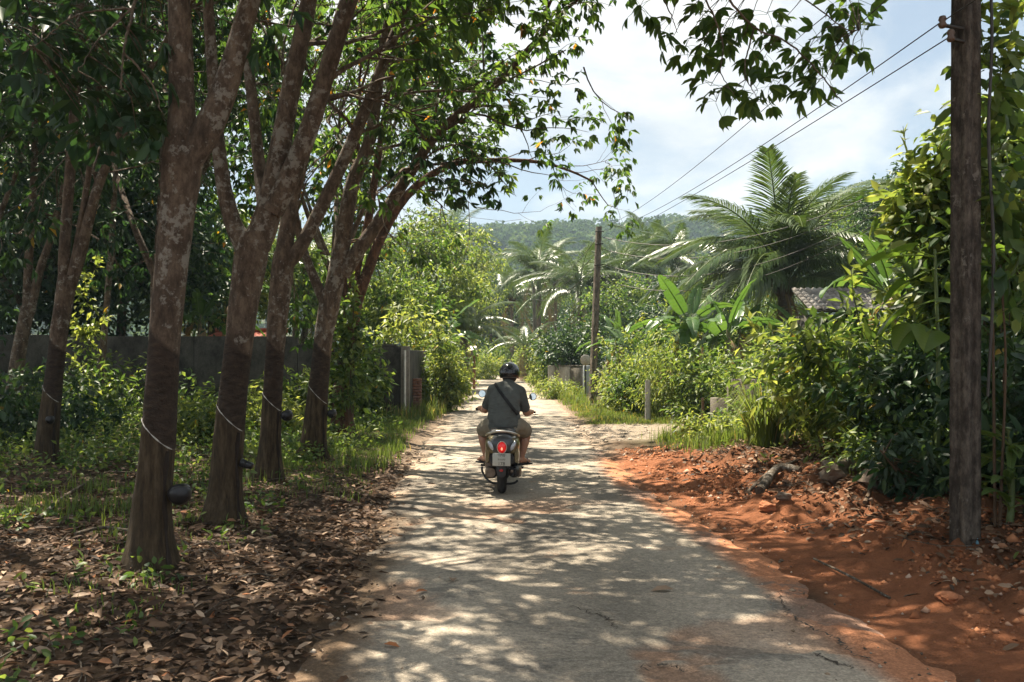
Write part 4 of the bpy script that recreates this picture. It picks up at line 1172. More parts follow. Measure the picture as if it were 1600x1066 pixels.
TARO = [blade_mesh(120 + k, 1.05, 0.56, 0.35, 0, M_TARO, 'heart') for k in range(3)]
LANCE = [blade_mesh(130 + k, 0.62, 0.10, 0.45, 0, M_BUSH, 'banana') for k in range(3)]
def rosette(name, label, px, Y0, py, meshes, n, size, seed, cat='plant', els=(0.2, 1.0), height=None, stem_mat=None, group=None, spread_z=0.5, azs=None):
    """plant whose single large leaves spring from upright stalks"""
    rng = np.random.default_rng(900 + seed); bx = gx(px, Y0); g = float(ground_z(bx, Y0)); zc = EYE - (py - HZ) / F * Y0
    t = thing(name, label, cat, (bx, Y0, g), group)
    mb = MB(); tube(mb, smooth_path([[bx, Y0, g - 0.05], [bx + 0.04, Y0 + 0.03, (g + zc) / 2], [bx, Y0, zc + 0.1]], 10), np.linspace(0.03, 0.012, 10), 7)
    mb.build('stem', stem_mat or M_GSTEM, t, smooth=True)
    for k in range(n):
        az = (k * 2.4 + rng.normal(0, 0.3)) if azs is None else azs[k % len(azs)] + rng.normal(0, 0.15)
        o = bpy.data.objects.new('leaf', meshes[k % len(meshes)]); COL.objects.link(o); o.parent = t; o.matrix_parent_inverse = INV[t.name]
        o.matrix_basis = Matrix.Translation((bx, Y0, zc + rng.uniform(-spread_z, 0.1))) @ Matrix.Rotation(az, 4, 'Z') @ Matrix.Rotation(rng.uniform(*els) - 0.3, 4, 'X') @ Matrix.Rotation(rng.normal(0, 0.3), 4, 'Y') @ Matrix.Scale(size * rng.uniform(0.75, 1.1), 4)
    return t

# ---- grass
def blades(mb, P, h, w, rng, lean=0.5, tone=0.0):
    n = len(P); h = np.broadcast_to(h, (n,)) * (0.35 + 1.5 * sstep(0.3, 0.75, fbm(P[:, 0] * 2.2, P[:, 1] * 1.6, 66))) * rng.uniform(0.5, 1.3, n); az = rng.uniform(0, 2 * math.pi, n)
    d = np.stack([np.cos(az), np.sin(az), np.zeros(n)], 1); s = np.stack([-d[:, 1], d[:, 0], np.zeros(n)], 1)
    ln = (rng.random(n) * lean)[:, None]; h = h[:, None]; w = np.broadcast_to(w, (n,))[:, None] * rng.uniform(0.7, 1.3, (n, 1))
    up = np.array([0, 0, 1.0])
    m1 = P + up * h * 0.55 + d * h * ln * 0.3; tip = P + up * h * (1 - 0.35 * ln) + d * h * ln * 1.0
    v = np.stack([P - s * w / 2, P + s * w / 2, m1 + s * w * 0.38, m1 - s * w * 0.38, tip], 1).reshape(-1, 3)
    o = np.arange(n)[:, None] * 5; nb = mb.n
    a = np.clip(0.45 + tone + rng.normal(0, 0.2, n), 0, 1)
    mb.add(v, o + [0, 1, 2, 3], np.repeat(a, 5))
    mb.f.append(o + [3, 2, 4] + nb); mb.m.append(np.zeros(n, np.int32))

def scatter(n, x0, x1, y0, y1, fn, rng):
    """random ground points kept with probability fn(x, y)"""
    x = rng.uniform(x0, x1, n); y = y0 + (y1 - y0) * rng.random(n)
    k = rng.random(n) < fn(x, y); x, y = x[k], y[k]
    return np.stack([x, y, ground_z(x, y) - 0.01], 1)

def off_road(x, y): return np.abs(x - road_c(y)) - road_w(y)

def grass_patch(name, label, n, x0, x1, y0, y1, fn, h, w, seed, lean=0.6, tone=0.0):
    rng = np.random.default_rng(seed); P = scatter(n, x0, x1, y0, y1, fn, rng)
    mb = MB(); blades(mb, P, h, w, rng, lean, tone)
    return tag(mb.build(name, M_GRASS), label, 'grass', kind='stuff')

grass_patch('grass', 'short green grass on the left verge below the rubber trees', 75000, -4.2, -1.1, 9.3, 34,
    lambda x, y: sstep(0.15, 0.7, off_road(x, y)) * sstep(9.3, 12, y) * (0.25 + 1.1 * sstep(0.42, 0.6, fbm(x * 1.2, y * 1.0, 4))) * sstep(-4.6, -3.0, x + 0.12 * (y - 14)), 0.11, 0.012, 41)
grass_patch('grass', 'pale sunlit grass at the mouth of the side lane', 20000, 1.2, 4.3, 20.2, 28,
    lambda x, y: sstep(0.1, 0.5, off_road(x, y)) * sstep(20.2, 20.9, y) * sstep(4.6, 3.6, x), 0.09, 0.012, 42, tone=0.2)
grass_patch('grass', 'weedy grass on the bank above the red soil', 10000, 2.1, 5.4, 12.6, 17.6,
    lambda x, y: sstep(0.9, 1.5, off_road(x, y)) * sstep(12.8, 14.2, y + 0.55 * x - 1.4) * (1 - drive_mask(x, y)), 0.17, 0.013, 43, tone=0.1)
grass_patch('grass', 'long dry-tipped grass along the far left roadside', 42000, -4.5, -1.4, 22, 62,
    lambda x, y: sstep(0.05, 0.4, off_road(x, y)) * sstep(1.8, 0.9, off_road(x, y)), 0.30, 0.02, 44, tone=0.22)
grass_patch('grass', 'long grass along the far right roadside', 26000, 1.0, 4.0, 28, 64,
    lambda x, y: sstep(0.05, 0.4, off_road(x, y)) * sstep(1.4, 0.6, off_road(x, y)), 0.26, 0.02, 45, tone=0.18)
grass_patch('grass', 'sparse grass blades among the fallen leaves in the plantation', 34000, -9, -2.0, 4, 14,
    lambda x, y: sstep(0.5, 0.7, fbm(x * 0.9, y * 0.9, 15)) * sstep(0.9, 1.6, off_road(x, y)), 0.10, 0.011, 46)

# low leafy weeds over the floor of the plantation
rng = np.random.default_rng(60)
P = scatter(2600, -17, -2.3, 6.5, 23, lambda x, y: sstep(0.36, 0.62, fbm(x * 0.55, y * 0.55, 2) + 0.22 * sstep(10, 16, y) - 0.10) * (0.2 + 0.8 * sstep(9, 14, y)) * sstep(0.8, 1.6, off_road(x, y)), rng)
mb = MB(); clump_cloud(mb, P + [0, 0, 0.13], 0.22 + 0.10 * sstep(12, 18, P[:, 1]), 20, 0.085, 0.045, rng, 'q', 0.1, 0.08)
tag(mb.build('ground_cover', M_BUSH), 'low leafy weeds spread over the plantation floor', 'weeds', kind='stuff')
P = scatter(2200, -9, -1.4, 3.6, 11, lambda x, y: 0.6 * sstep(0.46, 0.6, fbm(x * 1.1, y * 1.1, 19)) * sstep(0.9, 1.5, off_road(x, y)), rng)
mb = MB(); clump_cloud(mb, P + [0, 0, 0.06], 0.08, 9, 0.07, 0.035, rng, 'e', 0.0, 0.05)
tag(mb.build('seedlings', M_BUSH), 'small green seedlings sprouting through the fallen leaves', 'seedlings', kind='stuff')
P = scatter(700, 1.8, 5.6, 4.5, 15, lambda x, y: 0.6 * sstep(0.9, 2.0, off_road(x, y)) * sstep(0.45, 0.6, fbm(x * 1.3, y * 1.3, 29)), rng)
mb = MB(); clump_cloud(mb, P + [0, 0, 0.05], 0.09, 9, 0.08, 0.035, rng, 'e', 0.0, 0.1)
tag(mb.build('seedlings', M_BUSH), 'scattered green sprouts in the red soil bank', 'seedlings', kind='stuff')

# fallen leaves
def litter(name, label, n, x0, x1, y0, y1, fn, L, seed, zoff=0.012, tone=0.0):
    rng = np.random.default_rng(seed); P = scatter(n, x0, x1, y0, y1, fn, rng)
    k = len(P); P[:, 2] += zoff + rng.random(k) * 0.022
    az = rng.uniform(0, 2 * math.pi, k); D = np.stack([np.cos(az), np.sin(az), rng.normal(0.05, 0.2, k)], 1)
    N = unit(rng.normal(0, 0.5, (k, 3)) + [0, 0, 1])
    mb = MB(); leaves(mb, P, D, N, L * rng.gamma(6, 1 / 6, k), L * 0.45 * rng.uniform(0.6, 1.3, k), np.clip(rng.beta(1.2, 1.7, k) + tone, 0, 0.98 + 0.02 * (rng.random(k) < .3)), 'e', droop=0.15, fold=0.22)
    return tag(mb.build(name, M_LITTER), label, 'leaf litter', kind='stuff')
litter('leaf_litter', 'brown fallen leaves carpeting the plantation floor', 42000, -9.5, -0.6, 3.0, 14.5,
    lambda x, y: np.clip(sstep(-0.05, 0.3, off_road(x, y)) * (0.35 + 0.9 * fbm(x * 1.3, y * 1.3, 71)) * sstep(15.5, 11, y) * (0.35 + 0.65 * sstep(11, 8, y)), 0, 1), 0.078, 51)
rng = np.random.default_rng(151)
P = scatter(60000, -9.5, -0.4, 3.0, 14.5, lambda x, y: np.clip(sstep(-0.3, 0.3, off_road(x, y)) * (0.3 + 0.8 * fbm(x * 1.7, y * 1.7, 171)) * sstep(15.5, 11, y), 0, 1), rng); k = len(P)
P[:, 2] += 0.012 + rng.random(k) * 0.008; az = rng.uniform(0, 6.283, k)
mb = MB(); leaves(mb, P, np.stack([np.cos(az), np.sin(az), rng.normal(0, 0.12, k)], 1), unit(rng.normal(0, 0.22, (k, 3)) + [0, 0, 1]), 0.05 * rng.gamma(3, 1 / 3, k), 0.028 * rng.gamma(4, 1 / 4, k), np.clip(rng.beta(1.1, 2.4, k), 0, 0.95), 'q', droop=0.05, fold=0.1)
tag(mb.build('leaf_litter', M_LITTER), 'rotting leaf fragments matted on the plantation soil', 'leaf litter', kind='stuff')
litter('leaf_litter', 'dry leaves strewn along the left edge of the road', 7000, -1.8, 0.6, 3.0, 15,
    lambda x, y: 0.5 * sstep(-0.45, 0.2, off_road(x, y)) * sstep(0.6, 0.3, off_road(x, y)), 0.085, 52, zoff=0.03)
litter('leaf_litter', 'dry leaves and chips scattered over the red soil bank', 17000, 1.9, 5.8, 3.4, 15,
    lambda x, y: np.clip(sstep(0.5, 1.6, off_road(x, y)) * (0.1 + sstep(0.42, 0.62, fbm(x * 1.5, y * 1.5, 81))), 0, 1), 0.08, 53, tone=0.08)

# crumbled earth and twigs
def crumbs(name, label, n, x0, x1, y0, y1, fn, s, matl, seed, cat):
    rng = np.random.default_rng(seed); P = scatter(n, x0, x1, y0, y1, fn, rng); k = len(P)
    o = np.array([[1, 0, 0], [0, 1, 0], [-1, 0, 0], [0, -1, 0], [0, 0, 1.0], [0, 0, -1.0]]) 
    sz = s * rng.gamma(1.6, 0.5, (k, 1, 1)) * rng.uniform(0.6, 1.3, (k, 6, 1)) 
    az = rng.uniform(0, 6.28, k); c, sn = np.cos(az), np.sin(az)
    R = np.stack([np.stack([c, -sn, c * 0], -1), np.stack([sn, c, c * 0], -1), np.stack([c * 0, c * 0, c * 0 + 0.75], -1)], 1)
    P[:, 2] = np.where(off_road(P[:, 0], P[:, 1]) < 0.15, np.maximum(P[:, 2], -0.004), P[:, 2])
    v = np.einsum('kij,kvj->kvi', R, o[None] * sz) + P[:, None] + [0, 0, 0.01]
    f = np.array([[0, 1, 4], [1, 2, 4], [2, 3, 4], [3, 0, 4], [1, 0, 5], [2, 1, 5], [3, 2, 5], [0, 3, 5]])
    mb = MB(); mb.add(v.reshape(-1, 3), (np.arange(k)[:, None, None] * 6 + f[None]).reshape(-1, 3), np.repeat(rng.random(k), 6))
    tag(mb.build(name, matl), label, cat, kind='stuff')
M_CRUMB = attr_mat('earth_crumbs', [(0, (0.15, 0.06, 0.03)), (0.5, (0.30, 0.12, 0.055)), (0.9, (0.38, 0.17, 0.085)), (1, (0.42, 0.34, 0.27))], 0.95, 0.1)
crumbs('soil_crumbs', 'crumbled red earth strewn over the bank', 42000, 1.7, 5.6, 3.6, 15.5, lambda x, y: np.clip(sstep(0.0, 0.8, off_road(x, y)) * (0.08 + 1.2 * sstep(0.42, 0.7, fbm(x * 1.6, y * 1.6, 88))), 0, 1), 0.015, M_CRUMB, 61, 'soil')
crumbs('soil_crumbs', 'pale gravel strewn over the side lane', 5000, 1.2, 6.5, 15.5, 21.5, lambda x, y: drive_mask(x, y), 0.014, attr_mat('lane_gravel', [(0, (0.2, 0.16, 0.12)), (1, (0.48, 0.42, 0.35))], 0.95, 0.1), 62, 'gravel')
crumbs('soil_crumbs', 'loose grit along both edges of the road', 6000, -1.9, 2.6, 3.2, 16, lambda x, y: sstep(-0.7, -0.05, off_road(x, y)) * sstep(0.3, 0.05, off_road(x, y)), 0.008, attr_mat('road_grit', [(0, (0.10, 0.075, 0.055)), (0.6, (0.26, 0.19, 0.13)), (1, (0.42, 0.36, 0.29))], 0.95, 0.1), 64, 'gravel')
rng = np.random.default_rng(63)
def twigs(label, n, x0, x1, y0, y1, fn):
    P = scatter(n, x0, x1, y0, y1, fn, rng); mb = MB()
    for q in P:
        a = rng.uniform(0, 6.28); d = np.array([math.cos(a), math.sin(a), 0]); L_ = rng.uniform(0.12, 0.5)
        pts = [q + [0, 0, .02], q + d * L_ * .5 + rng.normal(0, .02, 3) + [0, 0, .035], q + d * L_ + [0, 0, .02]]
        pts = np.array(pts); pts[:, 2] = ground_z(pts[:, 0], pts[:, 1]) + [0.02, 0.04, 0.025]
        tube(mb, pts, rng.uniform(0.002, 0.006), 4, caps=False)
    tag(mb.build('twigs', M_BARKG), label, 'twigs', kind='stuff')
twigs('thin dry twigs among the fallen leaves', 420, -8, -1.0, 3.2, 12, lambda x, y: sstep(0.2, 0.8, off_road(x, y)))
twigs('thin dry twigs and roots on the red bank', 260, 2.2, 5.6, 4, 14.5, lambda x, y: sstep(0.7, 1.6, off_road(x, y)))

# single dry leaves on the open road
M_RL = [None]
def road_leaf(px, py, label, sd, size=0.11, a=0.6):
    x, y = on_ground_px(px, py); rng = np.random.default_rng(sd); mb = MB(); az = rng.uniform(0, 6.28)
    leaves(mb, np.array([[x, y, road_top(x, y) + 0.012]]), np.array([[math.cos(az), math.sin(az), 0.05]]), np.array([[0.1, -0.2, 1.0]]), size, size * 0.45, a, 'e', 0.12, 0.25)
    tag(mb.build('fallen_leaf', M_LITTER), label, 'leaf', 'single dry leaves on the road')
road_leaf(1052, 925, 'tan curled leaf lying alone on the right half of the road', 1, 0.16, 0.75)
road_leaf(708, 912, 'dry leaf lying on the left half of the road', 2, 0.13, 0.7)
road_leaf(650, 928, 'orange leaf near the left edge of the road', 3, 0.09, 1.0)
road_leaf(600, 1010, 'orange-brown leaf at the lower left of the road', 4, 0.10, 0.99)

# ---- the right-hand side
bush('roadside_shrub', 'large leafy shrub in sun above the red bank', 1330, 12.8, 2.2, 1.75, 0.3, M_LIME, 0.13, 0.055, 5600, 90, stems=7, seed=1, tone=-0.05)
bush('roadside_shrub', 'dark-stemmed shrub left of the tall wooden pole', 1395, 11.0, 1.8, 1.75, 0.3, M_BUSH, 0.125, 0.052, 3800, 70, stems=9, seed=2, stem_r=0.022, tone=0.08)
bush('roadside_shrub', 'shaded shrub just behind the tall wooden pole', 1475, 9.8, 1.5, 1.7, 0.2, M_DARK, 0.12, 0.05, 4200, 60, stems=6, seed=3)
bush('roadside_shrub', 'low shrub between lemongrass and the leafy shrub', 1262, 14.4, 1.3, 1.35, 0.2, M_BUSH, 0.10, 0.045, 2400, 40, stems=5, seed=4, tone=0.08)
bush('climbing_shrub', 'tall glossy shrub crowding the right edge of the picture', 1590, 10.0, 2.0, 3.7, 0.5, M_BUSH, 0.16, 0.075, 5200, 80, stems=7, seed=5, kind='e', shape='column', stem_r=0.028)
bush('climbing_shrub', 'big-leaved shrub behind the wooden pole with yellowish shoots', 1482, 10.6, 1.1, 3.5, 1.4, M_LIME, 0.21, 0.10, 1300, 34, stems=5, seed=6, kind='e', shape='column', stem_r=0.022, cr=0.3)
bush('shade_plant', 'dark low undergrowth at the foot of the wooden pole', 1630, 8.2, 1.2, 1.15, 0.05, M_DARK, 0.13, 0.05, 2600, 45, stems=4, seed=7, kind='e')
bush('shade_plant', 'dark foliage in the lower right corner', 1690, 7.2, 1.4, 1.6, 0.05, M_DARK, 0.15, 0.06, 2400, 40, stems=4, seed=8, kind='e')
rosette('lance_leaf_plant', 'dark plant with long lance leaves beside the wooden pole', 1575, 6.95, 690, LANCE, 24, 0.95, 1, els=(-0.1, 0.9), spread_z=0.55)
rosette('giant_leaf_plant', 'plant with huge glowing heart-shaped leaves left of the wooden pole', 1462, 9.0, 405, TARO, 10, 0.70, 2, els=(-0.5, 0.5), spread_z=0.75, azs=[1.7, 2.6, 3.6, 0.9, 2.1, 3.0, 4.3, 1.2, 5.2])
bush('round_vine_bush', 'round vine-covered bush on the low concrete wall', 1175, 18.6, 1.35, 1.9, 0.7, M_BUSH, 0.07, 0.035, 4200, 60, stems=3, seed=9, tone=0.05)
bush('feathery_bush', 'feathery light green bush with reddish stems by the side lane', 1048, 22.6, 1.9, 2.0, 0.35, M_LIME, 0.10, 0.026, 5200, 80, stems=4, seed=10, stem_mat=plain('red_stem', (0.16, 0.07, 0.035), 0.8), stem_r=0.05, down=0.8)
bush('creeper_bush', 'yellow-green creeper heaped beside the far wooden pole', 990, 26.0, 2.1, 2.0, 0.0, M_LIME, 0.10, 0.055, 6500, 90, stems=3, seed=11, down=0.7)
bush('creeper_bush', 'dark gap-filled creeper behind the white post', 1012, 24.2, 1.5, 1.7, 0.0, M_BUSH, 0.10, 0.055, 4200, 60, stems=3, seed=12)
bush('creeper_bush', 'tangled shrub right of the feathery bush', 1108, 21.2, 1.8, 1.5, 0.0, M_BUSH, 0.10, 0.05, 4600, 70, stems=4, seed=13, tone=0.06)
bush('creeper_bush', 'bright shrub under the big coconut palm', 1235, 20.5, 2.2, 1.8, 0.1, M_LIME, 0.11, 0.05, 5000, 70, stems=4, seed=14)
bush('hedge_bush', 'tall shrub below the tiled roof', 1330, 18.0, 3.0, 2.0, 0.2, M_BUSH, 0.12, 0.055, 6500, 90, stems=4, seed=15, tone=0.06)
bush('hedge_bush', 'sunlit yellowish bush below the drooping palm fronds', 1125, 29.0, 2.8, 2.6, 0.2, M_LIME, 0.13, 0.06, 4800, 70, stems=3, seed=16)
bush('round_bush', 'dense rounded dark bush above the whitewashed wall', 893, 36.5, 2.5, 3.0, 0.9, M_DARK, 0.13, 0.07, 6500, 90, stems=3, seed=17, tone=0.22)
bush('round_bush', 'light bush left of the dense rounded bush', 858, 41.0, 1.8, 2.3, 0.2, M_LIME, 0.12, 0.06, 3200, 60, stems=3, seed=18)
bush('roadside_weeds', 'weedy clump below the whitewashed wall', 872, 33.5, 1.5, 0.75, 0.0, M_LIME, 0.10, 0.03, 2600, 45, stems=0, seed=19, cat='weeds')
bush('roadside_weeds', 'small weeds at the right side of the far road', 852, 44.0, 1.3, 0.9, 0.0, M_LIME, 0.12, 0.04, 2000, 40, stems=0, seed=20, cat='weeds')
bush('creeper_bush', 'leafy bank at the foot of the far wooden pole', 972, 29.0, 1.1, 1.1, 0.0, M_LIME, 0.10, 0.04, 2800, 50, stems=2, seed=21, tone=0.05)
bush('hedge_bush', 'shrubs crowding behind the banana clump', 1060, 31.0, 3.2, 3.0, 0.2, M_BUSH, 0.14, 0.065, 5200, 80, stems=3, seed=22)

bush('bank_weeds', 'leafy weeds spilling down the bank below the dark-stemmed shrub', 1400, 9.6, 1.3, 0.8, 0.0, M_BUSH, 0.10, 0.04, 1500, 36, stems=3, seed=51, cat='weeds', kind='e')
bush('bank_weeds', 'fern-like weeds in front of the boulder', 1335, 11.0, 0.9, 0.55, 0.0, M_LIME, 0.10, 0.03, 800, 26, stems=2, seed=52, cat='weeds', kind='e')
bush('bank_weeds', 'dark weeds left of the foot of the tall wooden pole', 1440, 8.6, 0.8, 0.7, 0.0, M_DARK, 0.11, 0.045, 1100, 30, stems=3, seed=53, cat='weeds', kind='e')
bush('bank_weeds', 'pale weeds in the grass left of the lemongrass', 1120, 14.8, 1.5, 0.45, 0.0, M_LIME, 0.08, 0.032, 1600, 46, stems=0, seed=56, cat='weeds')
bush('bank_weeds', 'short weeds between the side lane and the lemongrass', 1165, 16.0, 1.4, 0.5, 0.0, M_BUSH, 0.08, 0.035, 1500, 44, stems=0, seed=57, cat='weeds')
bush('pole_vine', 'climbing vine with glossy leaves on the right of the tall pole', 1560, 6.9, 0.35, 3.9, 1.6, M_BUSH, 0.15, 0.075, 420, 30, stems=2, seed=54, cat='vine', shape='column', kind='e', stem_r=0.012)
bush('trunk_vine', 'leafy vine clinging to the gnarled tree', 548, 17.2, 0.5, 2.6, 0.6, M_BUSH, 0.12, 0.07, 900, 40, stems=2, seed=55, cat='vine', shape='column', stem_r=0.012)

# lemongrass clump
rng = np.random.default_rng(77)
lx, ly = gx(1192, 13.0), 13.0; lz = float(ground_z(lx, ly))
lg = thing('lemongrass_clump', 'tall fountain of lemongrass on the bank', 'grass clump', (lx, ly, lz))
mb = MB(); k = 420; az = rng.uniform(0, 6.283, k); rr = rng.random(k) ** 0.5
B0 = np.stack([lx + np.cos(az) * rr * 0.22, ly + np.sin(az) * rr * 0.22, np.full(k, lz)], 1); dh = np.stack([np.cos(az), np.sin(az), np.zeros(k)], 1); H = rng.uniform(0.55, 1.15, k)[:, None]; sp = (rr * rng.uniform(0.3, 1.0, k))[:, None]
S = np.stack([-dh[:, 1], dh[:, 0], np.zeros(k)], 1); w = 0.009; up = np.array([0, 0, 1.0])
q1 = B0 + up * H * 0.45 + dh * sp * H * 0.16; q2 = B0 + up * H * (0.82 - 0.12 * sp) + dh * sp * H * 0.5; q3 = B0 + up * H * (0.98 - 0.6 * sp) + dh * sp * H * 0.98
v = np.stack([B0 - S * w, B0 + S * w, q1 - S * w, q1 + S * w, q2 - S * w * .7, q2 + S * w * .7, q3], 1).reshape(-1, 3); o = np.arange(k)[:, None] * 7; nb = mb.n
mb.add(v, np.concatenate([o + [0, 1, 3, 2], o + [2, 3, 5, 4]]), np.repeat(np.clip(0.6 + rng.normal(0, .2, k), 0, 1), 7)); mb.f.append(o + [4, 5, 6] + nb); mb.m.append(np.zeros(k, np.int32))
tag(mb.build('blades', M_GRASS, lg), kind='stuff')

banana('banana plant with upright paddle leaves behind the white post', 1078, 23.6, 512, 0.95, 10, 1)
banana('banana plant with broad hanging leaves right of the upright banana', 1138, 22.4, 525, 0.95, 9, 2, 0.8)
banana('banana plant with arching leaf beside the creeper heap', 1000, 29.0, 552, 0.9, 8, 3, 1.9)
banana('small banana plant between the far pole and the creeper heap', 962, 31.0, 540, 0.75, 7, 21, 0.4)
banana('banana plant with ragged leaves left of the round vine bush', 1155, 25.0, 520, 0.8, 8, 22, 2.9)
banana('banana plant with ragged leaves below the big palm crown', 1260, 24.0, 530, 0.8, 8, 23, 1.4)
banana('banana plant in front of the tiled roof', 1392, 16.0, 462, 0.8, 7, 4, 2.6)
banana('low banana shoot beside the lemongrass', 1268, 14.9, 610, 0.55, 5, 5, 2.2, dry=0)
banana('banana plant leaning over the left roadside', 690, 33.0, 528, 1.05, 9, 6, 4.6)
banana('banana plant glowing behind the stained wall', 312, 26.0, 500, 0.9, 8, 7, 1.0)
banana('banana plant among the leaves behind the second rubber tree', 360, 30.0, 470, 1.1, 8, 8, 3.0)

palm('big coconut palm spreading its fronds over the right side', 1226, 27.5, 452, 1.08, 38, 1, tr=0.20)
palm('coconut palm rising behind the far wooden pole', 906, 55.0, 462, 0.98, 20, 2)
palm('coconut palm leaning beside the second far pole', 842, 64.0, 432, 1.0, 18, 3)
palm('tall coconut palm below the ridge of the hill', 1012, 66.0, 408, 0.95, 18, 4)
palm('hazy coconut palm left of the hill', 712, 82.0, 375, 1.0, 16, 5)
palm('coconut palm pale behind the rubber tree row', 462, 40.0, 452, 1.0, 18, 6)
palm('coconut palm crown right of the far pole', 966, 58.0, 436, 0.95, 18, 12)
palm('coconut palm crown above the misty trees', 1058, 60.0, 418, 0.95, 18, 13)
palm('small far palm left of the second far pole', 800, 72.0, 470, 0.9, 15, 14)
palm('young palm arching over the left roadside', 728, 41.0, 525, 0.62, 13, 7, dry=1)
palm('coconut palm crown between the two far poles', 868, 78.0, 445, 0.9, 16, 9)
palm('small palm with orange dying fronds by the far roadside', 822, 57.0, 545, 0.6, 9, 10, dry=3)
palm('coconut palm behind the stained wall at left', 330, 33.0, 455, 0.9, 14, 11)

# ---- the left-hand side
bush('wall_shrub', 'leafy shrub left of the wall pillar', 562, 21.2, 0.95, 1.7, 0.3, M_BUSH, 0.12, 0.055, 4200, 60, stems=4, seed=31, tone=0.08)
bush('creeper_bush', 'creeper heap tumbling over the end of the wall', 690, 26.0, 1.25, 2.1, 0.0, M_LIME, 0.11, 0.05, 6000, 80, stems=2, seed=32, tone=-0.03)
bush('roadside_weeds', 'tall weeds lining the road past the wall', 690, 30.0, 1.4, 1.3, 0.0, M_LIME, 0.13, 0.035, 4200, 60, stems=0, seed=33, cat='weeds')
bush('hedge_bush', 'hedge bush behind the leaning banana', 680, 37.0, 2.6, 3.0, 0.1, M_BUSH, 0.13, 0.06, 5200, 80, stems=3, seed=34)
bush('hedge_bush', 'hedge bush by the spirit house', 712, 46.0, 2.2, 2.2, 0.0, M_LIME, 0.13, 0.055, 4200, 60, stems=2, seed=35)
bush('hedge_bush', 'bush on the outside of the far bend', 748, 60.0, 2.8, 1.9, 0.0, M_LIME, 0.15, 0.06, 4200, 60, stems=2, seed=36)
bush('hedge_bush', 'bush closing the end of the road', 800, 74.0, 5.0, 2.6, 0.0, M_BUSH, 0.19, 0.09, 6000, 80, stems=2, seed=37, tone=0.1)
bush('hedge_bush', 'bush right of the far bend', 828, 66.0, 2.4, 2.2, 0.0, M_LIME, 0.16, 0.08, 3600, 60, stems=2, seed=38)
bush('wall_shrub', 'shrub with yellowing leaves between the third and fourth rubber trunks', 462, 18.5, 1.2, 1.25, 0.1, M_BUSH, 0.11, 0.05, 2600, 45, stems=3, seed=39, tone=0.1)
bush('wall_shrub', 'sunlit weeds between the first and second rubber trunks', 305, 15.5, 1.4, 0.85, 0.0, M_LIME, 0.09, 0.045, 3800, 60, stems=0, seed=40, cat='weeds')
bush('wall_shrub', 'sunlit weeds right of the second rubber trunk', 400, 17.0, 1.6, 0.8, 0.0, M_LIME, 0.09, 0.04, 3600, 60, stems=0, seed=41, cat='weeds')
bush('hanging_vine', 'narrow vine of bright leaves trailing beside the thin trunk', 137, 19.0, 0.35, 2.9, 0.2, M_LIME, 0.11, 0.065, 380, 30, stems=2, seed=42, shape='column', stem_r=0.008, cat='vine')
bush('wall_shrub', 'dark leafy undergrowth left of the three-stemmed tree', 20, 15.5, 2.6, 1.3, 0.0, M_DARK, 0.12, 0.06, 3800, 60, stems=3, seed=43, tone=0.1)
bush('wall_shrub', 'dim undergrowth along the stained wall', 190, 20.8, 3.2, 1.3, 0.0, M_BUSH, 0.11, 0.05, 4600, 70, stems=3, seed=44)
bush('tangled_shrub', 'bright yellow-leaved shrub beyond the gnarled tree', 640, 29.0, 2.2, 3.1, 0.6, M_LIME, 0.15, 0.07, 3600, 60, stems=4, seed=45)

LT = 'trees behind the left wall'
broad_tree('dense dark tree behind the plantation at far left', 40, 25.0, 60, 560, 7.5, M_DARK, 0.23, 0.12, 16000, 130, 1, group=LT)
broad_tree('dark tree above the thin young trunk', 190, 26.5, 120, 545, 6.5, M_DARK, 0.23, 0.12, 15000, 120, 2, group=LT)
broad_tree('light-crowned tree seen between the first two rubber trunks', 330, 34.0, 330, 520, 5.0, M_LIME, 0.24, 0.11, 12000, 100, 3, group=LT)
broad_tree('green tree filling the gap behind the third rubber trunk', 480, 36.0, 345, 520, 4.5, M_BUSH, 0.2, 0.09, 6500, 90, 4, group=LT)
broad_tree('dark leafy tree behind the gnarled tree', 610, 33.0, 360, 545, 3.9, M_BUSH, 0.2, 0.095, 7000, 90, 5, group=LT, tone=0.12)
broad_tree('glossy dark tree left of the road', 668, 42.0, 330, 520, 4.4, M_BUSH, 0.22, 0.11, 8500, 100, 6, group=LT, tone=0.15)
broad_tree('pale thin tree standing above the roadside palms', 738, 56.0, 345, 500, 3.6, M_LIME, 0.24, 0.10, 2600, 70, 7, group=LT, tr=0.1)
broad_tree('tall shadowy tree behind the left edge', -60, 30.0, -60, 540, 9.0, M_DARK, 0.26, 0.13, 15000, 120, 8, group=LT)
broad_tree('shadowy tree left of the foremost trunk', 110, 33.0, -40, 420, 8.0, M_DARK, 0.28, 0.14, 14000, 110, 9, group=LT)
broad_tree('yellow-green tree behind the leaning banana', 722, 50.0, 420, 545, 3.6, M_LIME, 0.2, 0.09, 5200, 80, 10, group=LT)
FT = 'trees at the end of the road'
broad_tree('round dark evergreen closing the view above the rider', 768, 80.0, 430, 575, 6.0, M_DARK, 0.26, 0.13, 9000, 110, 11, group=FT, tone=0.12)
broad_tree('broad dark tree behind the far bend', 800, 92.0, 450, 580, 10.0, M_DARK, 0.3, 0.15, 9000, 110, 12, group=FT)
broad_tree('misty tree left of the far palms', 770, 105.0, 395, 520, 9.0, M_BUSH, 0.32, 0.16, 7000, 100, 13, group=FT)
broad_tree('misty tree between the far palms', 850, 105.0, 400, 530, 9.0, M_BUSH, 0.32, 0.16, 7000, 100, 14, group=FT)
broad_tree('misty tree behind the far wooden pole', 935, 98.0, 405, 530, 9.0, M_BUSH, 0.32, 0.16, 7000, 100, 15, group=FT)
